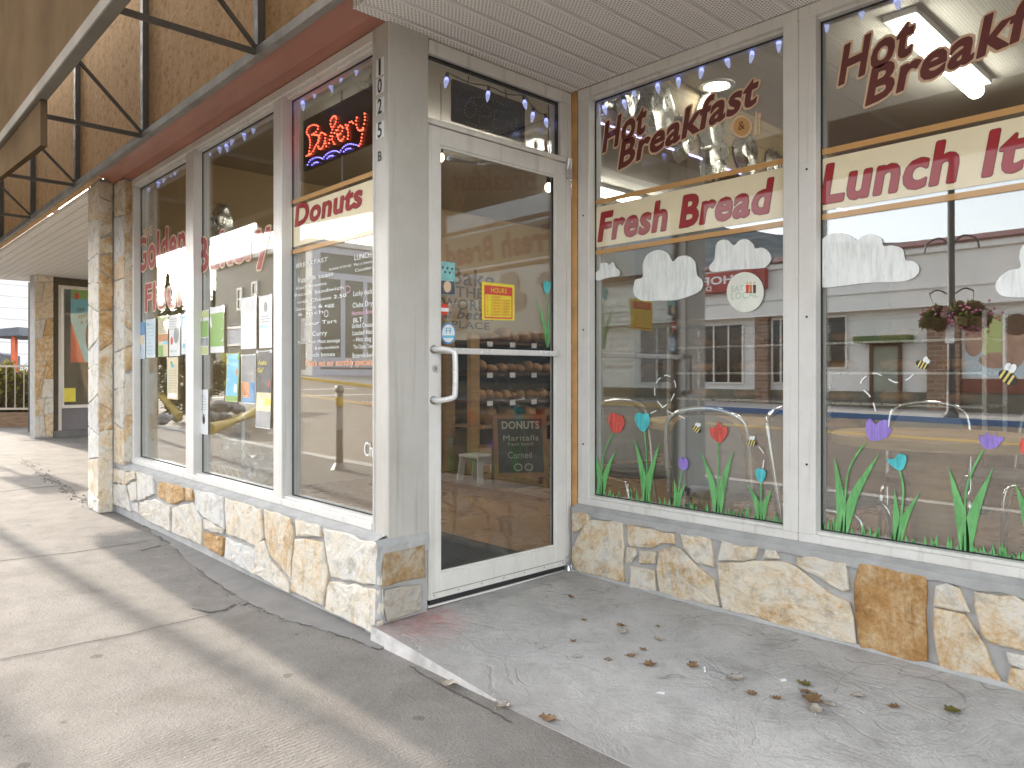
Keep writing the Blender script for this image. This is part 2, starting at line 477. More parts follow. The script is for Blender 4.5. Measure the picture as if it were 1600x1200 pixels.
def siding(name, col, pitch, axis='z', depth=0.5):
    m, nt, out = nodes(name)
    g = N(nt, 'ShaderNodeNewGeometry'); s = N(nt, 'ShaderNodeSeparateXYZ'); nt.links.new(g.outputs['Position'], s.inputs[0])
    z = s.outputs['XYZ'.index(axis.upper())]
    f = math_(nt, 'FRACT', math_(nt, 'MULTIPLY', z, 1.0 / pitch))
    line = ramp(nt, f, [(0.0, 0.55), (0.06, 0.75), (0.12, 1.0)])
    c = mixc(nt, 1.0, ramp(nt, nz(nt, pos(nt), 1.5, 4), [(0.3, tuple(v * 0.93 for v in col)), (0.7, tuple(min(1, v * 1.06) for v in col))]), line, 'MULTIPLY')
    princ(nt, out, c, 0.6, 0, bump(nt, f, depth, 0.02), 0.3)
    return m
mGREYSIDE = siding('grey_lap_siding', (0.22, 0.215, 0.19), 0.16)
mWHITESIDE = siding('white_lap_siding', (0.72, 0.71, 0.72), 0.5)
mDARKSLAT = siding('plank_bulkhead', (0.42, 0.33, 0.20), 0.13)

def soffit_mat(name, axis, pitch, holes=True, col=(0.88, 0.86, 0.84)):
    """vented vinyl soffit: V grooves along one axis, rows of small slots"""
    m, nt, out = nodes(name)
    g = N(nt, 'ShaderNodeNewGeometry'); s = N(nt, 'ShaderNodeSeparateXYZ'); nt.links.new(g.outputs['Position'], s.inputs[0])
    a, b = (s.outputs[0], s.outputs[1]) if axis == 'y' else (s.outputs[1], s.outputs[0])
    f = math_(nt, 'FRACT', math_(nt, 'MULTIPLY', a, 1.0 / pitch))
    c0 = math_(nt, 'ABSOLUTE', math_(nt, 'SUBTRACT', f, 0.5))         # 0.5 at groove
    groove = ramp(nt, c0, [(0.38, 1.0), (0.47, 0.0)])
    col2 = mixc(nt, ramp(nt, c0, [(0.465, 0.0), (0.49, 1.0)]), col, tuple(c * 0.72 for c in col))
    if holes:
        u = math_(nt, 'FRACT', math_(nt, 'MULTIPLY', a, 1.0 / 0.0125)); 
        row = math_(nt, 'FLOOR', math_(nt, 'MULTIPLY', a, 1.0 / 0.0125))
        v = math_(nt, 'FRACT', math_(nt, 'ADD', math_(nt, 'MULTIPLY', b, 1.0 / 0.019), math_(nt, 'MULTIPLY', row, 0.5)))
        du = math_(nt, 'ABSOLUTE', math_(nt, 'SUBTRACT', u, 0.5)); dv = math_(nt, 'ABSOLUTE', math_(nt, 'SUBTRACT', v, 0.5))
        hole = math_(nt, 'MULTIPLY', math_(nt, 'LESS_THAN', du, 0.19), math_(nt, 'LESS_THAN', dv, 0.27))
        flat = math_(nt, 'LESS_THAN', c0, 0.37)
        hole = math_(nt, 'MULTIPLY', hole, flat)
        col2 = mixc(nt, hole, col2, (0.20, 0.185, 0.165))
    princ(nt, out, col2, 0.5, 0, bump(nt, groove, 0.9, 0.012), 0.3)
    return m
mSOFFIT = soffit_mat('vented_soffit', 'y', 0.13)
mSOFFITN = soffit_mat('plain_soffit', 'x', 0.10, False, (0.80, 0.77, 0.73))

def stucco_mat():
    m, nt, out = nodes('tan_stucco')
    v = pos(nt)
    n1 = nz(nt, v, 26, 8, 0.72); n2 = nz(nt, v, 2.0, 4)
    c = ramp(nt, n1, [(0.30, (0.33, 0.18, 0.075)), (0.46, (0.64, 0.40, 0.19)), (0.7, (0.74, 0.49, 0.26))])
    st = ramp(nt, nz(nt, pos(nt, (9, 9, 0.7)), 1.5, 4), [(0.3, (0.78, 0.78, 0.78)), (0.6, (1.05, 1.05, 1.05))])
    c = mixc(nt, 0.5, c, st, 'MULTIPLY')
    princ(nt, out, c, 0.95, 0, bump(nt, n1, 0.9, 0.012), 0.15)
    return m
mSTUCCO = stucco_mat()

def sidewalk_mat():
    m, nt, out = nodes('sidewalk_concrete')
    v = pos(nt)
    big = nz(nt, v, 0.9, 4); mid = nz(nt, v, 5.0, 6, 0.7); grit = nz(nt, v, 150.0, 4, 0.75); peb = nz(nt, v, 60.0, 3, 0.6)
    c = ramp(nt, mid, [(0.28, (0.172, 0.162, 0.150)), (0.5, (0.215, 0.203, 0.189)), (0.75, (0.250, 0.238, 0.222))])
    c = mixc(nt, 0.5, c, ramp(nt, big, [(0.3, (0.84, 0.84, 0.84)), (0.7, (1.08, 1.08, 1.08))]), 'MULTIPLY')
    c = mixc(nt, 0.85, c, ramp(nt, grit, [(0.30, (0.36, 0.34, 0.31)), (0.43, (0.95, 0.95, 0.95)), (0.58, (1.05, 1.05, 1.05)), (0.70, (1.45, 1.42, 1.36))]), 'MULTIPLY')
    # dark specks and stains
    sp = ramp(nt, nz(nt, v, 11.0, 8, 0.78), [(0.27, (0.42, 0.40, 0.37)), (0.34, (1, 1, 1))])
    c = mixc(nt, 0.7, c, sp, 'MULTIPLY')
    gum = ramp(nt, nz(nt, v, 13.0, 0, 0.5), [(0.135, (0.55, 0.53, 0.50)), (0.165, (1, 1, 1))])
    c = mixc(nt, 0.8, c, gum, 'MULTIPLY')
    c = mixc(nt, 0.6, c, ramp(nt, nz(nt, v, 2.4, 7, 0.75, 0.6), [(0.33, (0.72, 0.70, 0.67)), (0.5, (1, 1, 1)), (0.68, (1.12, 1.12, 1.12))]), 'MULTIPLY')
    # tine marks dragged across the walk in patches
    w = N(nt, 'ShaderNodeTexWave', wave_type='BANDS', bands_direction='X'); w.inputs['Scale'].default_value = 17.0
    w.inputs['Distortion'].default_value = 4.5; w.inputs['Detail'].default_value = 4; w.inputs['Detail Scale'].default_value = 2.5
    nt.links.new(v, w.inputs['Vector'])
    patch = ramp(nt, nz(nt, v, 0.75, 2), [(0.45, 0.0), (0.58, 1.0)])
    tine = math_(nt, 'MULTIPLY', math_(nt, 'MULTIPLY', w.outputs['Fac'], patch), nz(nt, v, 9.0, 3))
    h = math_(nt, 'ADD', math_(nt, 'MULTIPLY', grit, 0.7), math_(nt, 'ADD', math_(nt, 'MULTIPLY', peb, 0.8), math_(nt, 'MULTIPLY', tine, 0.45)))
    princ(nt, out, c, 0.9, 0, bump(nt, h, 0.9, 0.008), 0.15)
    return m
mWALK = sidewalk_mat()

def apron_mat():
    m, nt, out = nodes('stamped_concrete')
    v = pos(nt)
    n = nz(nt, v, 3.0, 8, 0.62, 0.6)
    c = ramp(nt, n, [(0.25, (0.335, 0.328, 0.316)), (0.5, (0.42, 0.412, 0.40)), (0.78, (0.50, 0.492, 0.48))])
    # stamped slate texture: ridged noise
    def ridge(scale, dist, st=(1, 1, 1)):
        q = nz(nt, pos(nt, st), scale, 4, 0.55, dist)
        return math_(nt, 'ABSOLUTE', math_(nt, 'SUBTRACT', q, 0.5))
    r1 = ridge(3.2, 1.8); r2 = ridge(7.5, 1.2, (1, 1.7, 1)); r3 = nz(nt, v, 40, 4, 0.65)
    l1 = math_(nt, 'MULTIPLY', ramp(nt, r1, [(0.0, 1.0), (0.02, 0.5), (0.06, 0.0)]), ramp(nt, nz(nt, v, 1.1, 3), [(0.42, 0.1), (0.58, 1.0)])); l2 = ramp(nt, r2, [(0.0, 1.0), (0.03, 0.0)])
    mask = ramp(nt, nz(nt, v, 1.6, 3), [(0.42, 0.0), (0.6, 1.0)])
    l2m = math_(nt, 'MULTIPLY', l2, mask)
    c = mixc(nt, math_(nt, 'MULTIPLY', l2m, 0.25), c, (0.62, 0.61, 0.59))
    c = mixc(nt, 0.8, c, ramp(nt, nz(nt, v, 120, 4, 0.75), [(0.32, (0.72, 0.71, 0.69)), (0.45, (1, 1, 1)), (0.68, (1.12, 1.12, 1.12))]), 'MULTIPLY')
    c = mixc(nt, 0.75, c, ramp(nt, nz(nt, v, 4.2, 7, 0.72, 0.5), [(0.30, (0.66, 0.65, 0.63)), (0.5, (1, 1, 1)), (0.7, (1.1, 1.1, 1.1))]), 'MULTIPLY')
    crk = ramp(nt, ridge(1.5, 1.2), [(0.0, 1.0), (0.006, 0.0)])
    crk = math_(nt, 'MULTIPLY', crk, ramp(nt, nz(nt, v, 2.3, 2), [(0.5, 0.0), (0.56, 1.0)]))
    c = mixc(nt, math_(nt, 'MULTIPLY', crk, 0.6), c, (0.13, 0.13, 0.13))
    # worn red paint left at the corner by the post
    g = N(nt, 'ShaderNodeNewGeometry')
    dv = N(nt, 'ShaderNodeVectorMath', operation='DISTANCE'); nt.links.new(g.outputs['Position'], dv.inputs[0]); dv.inputs[1].default_value = (-2.62, 1.78, 0.07)
    dn = math_(nt, 'ADD', dv.outputs['Value'], math_(nt, 'MULTIPLY_ADD', nz(nt, v, 14, 6, 0.7), 0.34, -0.17))
    pm = ramp(nt, dn, [(0.13, 0.85), (0.24, 0.35), (0.33, 0.0)])
    c = mixc(nt, pm, c, ramp(nt, nz(nt, v, 20, 4), [(0.35, (0.50, 0.17, 0.16)), (0.6, (0.55, 0.36, 0.33))]))
    sy = N(nt, 'ShaderNodeSeparateXYZ'); nt.links.new(g.outputs['Position'], sy.inputs[0])
    fe = math_(nt, 'SUBTRACT', math_(nt, 'ADD', sy.outputs[1], math_(nt, 'MULTIPLY_ADD', nz(nt, v, 6, 6, 0.7), -0.5, 0.25)), 1.69)
    c = mixc(nt, ramp(nt, fe, [(0.0, 0.85), (0.30, 0.0)]), c, (0.27, 0.262, 0.25))
    h = math_(nt, 'ADD', math_(nt, 'MULTIPLY', l1, -0.4), math_(nt, 'ADD', math_(nt, 'MULTIPLY', l2m, 0.35), math_(nt, 'MULTIPLY', r3, 0.35)))
    h = math_(nt, 'ADD', h, math_(nt, 'MULTIPLY', n, 1.2))
    princ(nt, out, c, 0.7, 0, bump(nt, h, 0.75, 0.010), 0.2)
    return m
mAPRON = apron_mat()
mPATCH = M('patched_concrete', (0.185, 0.18, 0.176), 0.9, 0, 0.16, 5, 0.6, 110)
mCRACK = M('dark_crack', (0.075, 0.07, 0.065), 0.95)
mWORNWHITE = M('worn_white_paint', (0.50, 0.485, 0.47), 0.8, 0, 0.3, 11, 0.3, 60)

# ------------------------------------------------------------------ camera, light
cd = bpy.data.cameras.new('camera'); cam = bpy.data.objects.new('camera', cd); COL.objects.link(cam)
cam.location = (0, 0, CZ); cam.rotation_euler = (R(90), 0, YAW)
cd.sensor_width = 36; cd.lens = 36 * FPX / 1600; cd.shift_y = -15 / 1600
cd.clip_start = 0.05; cd.clip_end = 3000
scene.camera = cam
SUN_EL, SUN_AZ = R(18.0), R(-4.0)      # low sun straight down the street from the left
sdir = Vector((math.cos(SUN_EL) * math.cos(SUN_AZ), -math.cos(SUN_EL) * math.sin(SUN_AZ), -math.sin(SUN_EL)))
sd = bpy.data.lights.new('sun', 'SUN'); sd.energy = 2.0; sd.angle = R(0.5); sd.color = (0.95, 0.83, 0.69)
so = bpy.data.objects.new('sun', sd); COL.objects.link(so)
so.rotation_euler = sdir.to_track_quat('-Z', 'Y').to_euler()
w = bpy.data.worlds.new('World'); scene.world = w; w.use_nodes = True
wn = w.node_tree; wn.nodes.clear()
sky = wn.nodes.new('ShaderNodeTexSky'); sky.sky_type = 'NISHITA'; sky.sun_disc = False
sky.sun_elevation = SUN_EL; sky.sun_rotation = R(-90) + SUN_AZ; sky.dust_density = 2.0; sky.air_density = 1.0; sky.ozone_density = 1.0
bg = wn.nodes.new('ShaderNodeBackground'); bg.inputs['Strength'].default_value = 0.15
wo = wn.nodes.new('ShaderNodeOutputWorld')
hs = wn.nodes.new('ShaderNodeHueSaturation'); hs.inputs['Saturation'].default_value = 0.3
wn.links.new(sky.outputs[0], hs.inputs['Color']); hz_ = wn.nodes.new('ShaderNodeMix'); hz_.data_type = 'RGBA'; hz_.blend_type = 'MULTIPLY'; hz_.inputs[0].default_value = 1.0; hz_.inputs[7].default_value = (1.015, 1.0, 0.98, 1)   # hazy, slightly warm air
wn.links.new(hs.outputs[0], hz_.inputs[6]); wn.links.new(hz_.outputs[2], bg.inputs[0]); wn.links.new(bg.outputs[0], wo.inputs[0])
scene.view_settings.view_transform = 'Standard'; scene.view_settings.look = 'None'
scene.view_settings.exposure = 2.5; scene.view_settings.gamma = 1.0
scene.render.engine = 'CYCLES'
cy = scene.cycles
cy.use_denoising = True
try: cy.denoiser = 'OPENIMAGEDENOISE'; cy.denoising_input_passes = 'RGB_ALBEDO_NORMAL'
except Exception: pass
cy.max_bounces = 12; cy.diffuse_bounces = 6; cy.glossy_bounces = 5; cy.transmission_bounces = 6; cy.transparent_max_bounces = 24
cy.sample_clamp_indirect = 6.0; cy.caustics_reflective = False; cy.caustics_refractive = False

# ------------------------------------------------------------------ ground
def hz(x):
    return 0.012 * max(0, -4 - x) + 0.040 * max(0, min(40, -20 - x))
XS = [-400, -120, -60, -52, -46, -40, -34, -28, -24, -20, -16, -12, -8, -4, 0, 3, 8, 20, 60, 400]
def sheet(name, y0, y1, dz, mat, xs=XS, skirt=None, ny=1):
    bm = BM(); rows = []
    for j in range(ny + 1):
        y = y0 + (y1 - y0) * j / ny
        rows.append([bm.verts.new((x, y, hz(x) + dz)) for x in xs])
    for j in range(ny):
        for i in range(len(xs) - 1):
            bm.faces.new((rows[j][i], rows[j][i + 1], rows[j + 1][i + 1], rows[j + 1][i]))
    if skirt:
        for row, flip in ((rows[0], True), (rows[-1], False)):
            dn = [bm.verts.new((v.co.x, v.co.y, v.co.z - skirt)) for v in row]
            for i in range(len(row) - 1):
                bm.faces.new((row[i], dn[i], dn[i + 1], row[i + 1]) if flip else (row[i], row[i + 1], dn[i + 1], dn[i]))
    return struct(name, bm, mat)
sheet('ground', -300, 300, -0.34, M('dry_ground', (0.22, 0.19, 0.14), 0.95, 0, 0.25, 0.4))
sheet('road', -14.6, -1.2, -0.135, mASPHALT)
sheet('sidewalk', -1.05, 1.75, 0.0, mWALK, [x for x in XS if x >= -60 and x <= 60], 0.2)
sheet('curb', -1.21, -1.052, 0.004, M('curb_concrete', (0.42, 0.40, 0.37), 0.9, 0, 0.15, 4, 0.4, 80), [x for x in XS if -60 <= x <= 60], 0.2)
sheet('forecourt', 1.752, 8.0, 0.0, mWALK, [x for x in XS if -60 <= x <= -8] + [-6.5], 0.1)
sheet('far_sidewalk', -19.5, -14.75, 0.0, M('far_walk_concrete', (0.42, 0.40, 0.38), 0.9, 0, 0.12, 2), XS, 0.2)
def strip(name, x0, x1, y0, y1, dz, mat, thick=0.004, n=8):
    bm = BM()
    for i in range(n):
        a, b = x0 + (x1 - x0) * i / n, x0 + (x1 - x0) * (i + 1) / n
        poly(bm, [(a, y0, hz(a) + dz), (b, y0, hz(b) + dz), (b, y1, hz(b) + dz), (a, y1, hz(a) + dz)], (0, 0, -thick))
    return struct(name, bm, mat)
strip('far_curb', -13.2, 4.0, -14.75, -14.6, 0.006, mCURBBLUE, 0.16)
strip('far_curb', -60.0, -13.25, -14.75, -14.6, 0.004, mLINEY, 0.16, 14)
strip('road_line', -60, 30, -9.6, -9.48, -0.131, mLINEY, 0.003, 24)
strip('road_line', -60, 30, -9.9, -9.78, -0.131, mLINEY, 0.003, 24)
strip('crosswalk_line', -25.4, -25.0, -13.6, -2.2, -0.131, mLINEW, 0.003, 1)
strip('crosswalk_line', -28.6, -28.2, -13.6, -2.2, -0.131, mLINEW, 0.003, 1)

# patched strip of concrete along the foot of the wall, cracks and joints
edge = [(150, 794), (185, 791), (215, 812), (245, 836), (262, 846), (300, 880), (345, 915), (400, 946), (440, 966), (520, 988), (592, 1014)]
bm = BM()
E = [onZ(x, y, hz(onZ(x, y, 0.03).x) + 0.004) for x, y in edge]
EE = []
for i in range(len(E) - 1):
    for k in range(5):
        p = E[i].lerp(E[i + 1], k / 5); EE.append(p + Vector((0, rnd.uniform(-0.012, 0.012), 0)))
EE.append(E[-1])
for i in range(len(EE) - 1):
    a, b = EE[i], EE[i + 1]
    poly(bm, [a, b, Vector((b.x, 1.74, b.z + 0.012)), Vector((a.x, 1.74, a.z + 0.012))], (0, 0, -0.006))
struct('sidewalk_patch', bm, mPATCH)
bm = BM()
def crackline(pts, w, jit=0.012, n=7):
    P = [onZ(x, y, hz(onZ(x, y, 0.03).x) + 0.0045) for x, y in pts]
    Q = []
    for i in range(len(P) - 1):
        for k in range(n):
            q = P[i].lerp(P[i + 1], k / n); Q.append(q + Vector((rnd.uniform(-jit, jit), rnd.uniform(-jit, jit), 0)))
    Q.append(P[-1])
    ribbon(bm, Q, [w * rnd.uniform(0.25, 1.1) for _ in Q], (0, 0, 1), (0, 0, -0.002))
crackline(edge, 0.0028)
crackline([(35, 717), (62, 742), (95, 758), (125, 780), (150, 794)], 0.005, 0.025)
crackline([(0, 768), (50, 762), (95, 758)], 0.002, 0.004)
crackline([(300, 950), (330, 956), (352, 952), (368, 944)], 0.007, 0.006)
crackline([(380, 945), (400, 936), (418, 930)], 0.006, 0.006)
crackline([(222, 860), (250, 852)], 0.005, 0.006)
crackline([(0, 876), (120, 862), (230, 845)], 0.0012, 0.003)
crackline([(0, 1030), (200, 990), (330, 960)], 0.0010, 0.003)
crackline([(640, 1040), (680, 1065), (750, 1100), (800, 1128)], 0.003, 0.004)
struct('sidewalk_crack', bm, mCRACK)

bm = BM()
gr = random.Random(3)
def gritline(pts, n, spread, smax):
    for _ in range(n):
        i = gr.randrange(len(pts) - 1); t = gr.random()
        x, y = pts[i][0] + (pts[i + 1][0] - pts[i][0]) * t, pts[i][1] + (pts[i + 1][1] - pts[i][1]) * t
        p = onZ(x, y, hz(onZ(x, y, .03).x) + .003) + Vector((gr.gauss(0, spread), gr.gauss(0, spread), 0))
        s_ = smax * (.25 + .75 * gr.random() ** 3)
        r_ = bmesh.ops.create_icosphere(bm, subdivisions=1, radius=s_, matrix=Matrix.Translation(p) @ Matrix.Rotation(gr.uniform(0, 6), 4, 'Z'))
        for v in r_['verts']: v.co = p + (v.co - p) * gr.uniform(.6, 1.2); v.co.z = p.z + (v.co.z - p.z) * .6
gritline([(35, 717), (62, 742), (95, 758), (125, 780), (150, 794)], 260, .045, .013)
gritline(edge, 420, .025, .007)
gritline([(185, 792), (230, 812), (290, 848), (380, 900), (480, 950), (590, 1000)], 300, .012, .006)
gritline([(610, 1005), (690, 1060), (780, 1110)], 110, .02, .005)
gritline([(60, 1000), (420, 1090), (700, 1120)], 160, .5, .004)
tag(struct('grit', bm, M('loose_grit', (.27, .25, .225), .95, 0, .4, 30)), kind='stuff')
# entry apron: front edge a worn curb that dies into the walk to the right
bm = BM()
nx, ny = 24, 8
def apz(x, v):
    zf = 0.064 * max(0.0, min(1.0, (-1.80 - x) / 0.80)) + 0.003
    zb = 0.086 - 0.008 * min(1, max(0, (x + 2.6) / 2.6))
    return zf + (zb - zf) * v
gx = [-2.66 + (3.9) * (i / nx) for i in range(nx + 1)]
G_ = [[bm.verts.new((x, 1.69 + 1.24 * j / ny, apz(x, j / ny))) for j in range(ny + 1)] for x in gx]
for i in range(nx):
    for j in range(ny):
        bm.faces.new((G_[i][j], G_[i + 1][j], G_[i + 1][j + 1], G_[i][j + 1]))
lo = [bm.verts.new((x, 1.683, -0.02)) for x in gx]
for i in range(nx):
    bm.faces.new((lo[i], lo[i + 1], G_[i + 1][0], G_[i][0])).material_index = 1 if gx[i] < -1.95 else 0
struct('entry_apron', bm, [mAPRON, mWORNWHITE])
# ------------------------------------------------------------------ the bakery
shop = thing('bakery_storefront', 'cream framed bakery storefront with flagstone base, recessed glass door and painted windows', 'shop', (-2.65, 1.76, 0))

def add_stones(bm, polys, tones, nrm, t, lay, jit=0.004):
    """flagstones: polygons on the finished face; bevelled lip back to the mortar"""
    nrm = Vector(nrm)
    for pl, tn in zip(polys, tones):
        P = [Vector(p) for p in pl]
        # break up the edges
        Q = []
        for i in range(len(P)):
            a, b = P[i], P[(i + 1) % len(P)]
            L = (b - a).length; n = max(1, int(L / 0.05))
            side = (b - a).normalized().cross(nrm)
            for k in range(n):
                q = a.lerp(b, k / n)
                Q.append(q + side * (rnd.uniform(-jit, jit) if k else 0) )
        c = sum(Q, Vector()) / len(Q)
        Q = [q + (q - c).normalized() * rnd.uniform(0.001, 0.0045) for q in Q]
        back = [bm.verts.new(q - nrm * t) for q in Q]
        mid = [bm.verts.new(q - nrm * (0.003 + rnd.uniform(0, 0.002))) for q in Q]
        top = []
        for q in Q:
            dv = (c - q); L = dv.length
            top.append(bm.verts.new(q + dv * min(0.3, 0.007 / max(L, 1e-3)) + nrm * rnd.uniform(-0.001, 0.0015)))
        fs = []
        n = len(Q)
        for i in range(n):
            j = (i + 1) % n
            fs.append(bm.faces.new((back[i], back[j], mid[j], mid[i])))
            fs.append(bm.faces.new((mid[i], mid[j], top[j], top[i])))
        # chipped face: a lower ring and a crown of uneven height
        rg1 = [bm.verts.new(tv.co.lerp(c, .30) + nrm * rnd.uniform(-.002, .0045)) for tv in top]
        cen = bm.verts.new(c + nrm * rnd.uniform(-.001, .005))
        for i in range(n):
            j = (i + 1) % n
            fs.append(bm.faces.new((top[i], top[j], rg1[j], rg1[i])))
            fs.append(bm.faces.new((rg1[i], rg1[j], cen)))
        bmesh.ops.recalc_face_normals(bm, faces=fs)
        if fs[-1].normal.dot(nrm) < 0:
            bmesh.ops.reverse_faces(bm, faces=fs)
        for f in fs:
            f.material_index = 1
            for l in f.loops: l[lay] = (tn[0], tn[1], tn[2], 1.0)
def tone(rust, light=0.5): return (rust, light, rnd.random())
def stonelayer(bm): return bm.loops.layers.float_color.new('tone')
def pz(x0, y0, s, pts): return [(x0 + x / s, y0 + y / s) for x, y in pts]

# street wall base --------------------------------------------------------
SA_ = 1.708
def mA(p): return onY(p[0], p[1], SA_)
A1 = lambda pts: [mA(p) for p in pz(150, 700, 4.617, pts)]
A2 = lambda pts: [mA(p) for p in pz(420, 740, 4.444, pts)]
polysA = [
 (A1([(195, 168), (281, 175), (276, 222), (206, 262), (122, 246), (120, 150)]), tone(.45, .55)),
 (A1([(120, 262), (206, 266), (236, 400), (245, 455), (120, 402)]), tone(.25, .5)),
 (A1([(290, 176), (404, 207), (412, 332), (300, 380), (294, 300)]), tone(.22, .55)),
 (A1([(222, 270), (284, 240), (286, 372), (250, 384)]), tone(.3, .5)),
 (A1([(252, 402), (300, 395), (304, 470), (262, 452)]), tone(.2, .5)),
 (A1([(312, 393), (418, 370), (526, 428), (528, 598), (400, 540), (312, 476)]), tone(.32, .5)),
 (A1([(452, 242), (626, 287), (628, 376), (545, 402), (442, 352)]), tone(.72, .5)),
 (A1([(642, 292), (688, 302), (690, 380), (645, 382)]), tone(.68, .5)),
 (A1([(546, 436), (688, 392), (758, 510), (755, 702), (652, 652), (546, 606)]), tone(.34, .5)),
 (A1([(706, 302), (912, 352), (918, 585), (770, 496), (716, 440)]), tone(.12, .6)),
 (A1([(770, 512), (914, 592), (906, 618), (776, 584)]), tone(.3, .45)),
 (A1([(776, 612), (912, 652), (900, 784), (770, 700)]), tone(.78, .5)),
 (A1([(927, 362), (1183, 442), (1198, 650), (1163, 708), (1000, 636), (938, 618)]), tone(.42, .62)),
 (A1([(932, 648), (1152, 748), (1133, 914), (1000, 832), (924, 790)]), tone(.15, .58)),
 (A2([(-36, 250), (8, 268), (145, 315), (160, 420), (148, 725), (0, 560), (-28, 430)]), tone(.55, .55)),
 (A2([(-98, 500), (-38, 470), (0, 595), (134, 752), (134, 826), (0, 752), (-118, 690)]), tone(.4, .58)),
 (A2([(182, 322), (352, 366), (352, 438), (186, 432)]), tone(.4, .55)),
 (A2([(178, 458), (372, 482), (402, 690), (368, 916), (152, 816), (162, 600)]), tone(.46, .58)),
 (A2([(378, 384), (756, 492), (760, 776), (432, 716), (388, 500)]), tone(.3, .6)),
 (A2([(418, 752), (756, 812), (756, 1126), (388, 938), (402, 800)]), tone(.36, .64)),
]
bm = BM(); lay = stonelayer(bm)
box(bm, -6.44, -2.655, SA_ + 0.019, 1.95, -0.05, 0.405)
# rough sloped mortar sill
P = [(-6.2 + (6.2 - 2.66) * i / 60) for i in range(61)]
up = [bm.verts.new((x, 1.772, 0.438)) for x in P]
md = [bm.verts.new((x, 1.716 + rnd.uniform(-0.004, 0.004), 0.418 + rnd.uniform(-0.004, 0.004))) for x in P]
dn = [bm.verts.new((x, 1.716 + rnd.uniform(-0.003, 0.003), 0.382 + rnd.uniform(-0.012, 0.006))) for x in P]
for i in range(60):
    bm.faces.new((md[i], md[i + 1], up[i + 1], up[i])); bm.faces.new((dn[i], dn[i + 1], md[i + 1], md[i]))
add_stones(bm, [p for p, t in polysA], [t for p, t in polysA], (0, -1, 0), 0.026, lay, .006)
obj('stone_base', bm, [mMORTAR, mSTONE], shop)

# short return below the post
SB_ = -2.628
B2 = lambda pts: [onX(p[0], p[1], SB_) for p in pz(420, 740, 4.444, pts)]
bm = BM(); lay = stonelayer(bm)
box(bm, -2.76, SB_ - 0.018, 1.722, 1.968, 0.0, 0.385)
n = 10
ys = [1.70 + 0.268 * i / n for i in range(n + 1)]
up = [bm.verts.new((-2.646, y, 0.425)) for y in ys]
md = [bm.verts.new((SB_ - 0.004 + rnd.uniform(-0.004, 0.004), y, 0.398 + rnd.uniform(-0.005, 0.005))) for y in ys]
dn = [bm.verts.new((SB_ - 0.006, y, 0.345 + rnd.uniform(-0.008, 0.008))) for y in ys]
for i in range(n):
    bm.faces.new((md[i], md[i + 1], up[i + 1], up[i])); bm.faces.new((dn[i], dn[i + 1], md[i + 1], md[i]))
# mortar bead down the outer corner
tube(bm, [(SB_ - 0.022 + rnd.uniform(-.003, .003), 1.722 + rnd.uniform(-.004, .004), 0.055 + 0.35 * k / 9) for k in range(10)], [rnd.uniform(0.012, 0.019) for _ in range(10)], 8)
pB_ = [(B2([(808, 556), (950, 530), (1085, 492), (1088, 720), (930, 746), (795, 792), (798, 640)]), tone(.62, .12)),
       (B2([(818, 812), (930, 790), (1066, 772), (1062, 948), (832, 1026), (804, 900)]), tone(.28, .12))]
add_stones(bm, [p for p, t in pB_], [t for p, t in pB_], (1, 0, 0), 0.02, lay)
obj('stone_base', bm, [mMORTAR, mSTONE], shop)

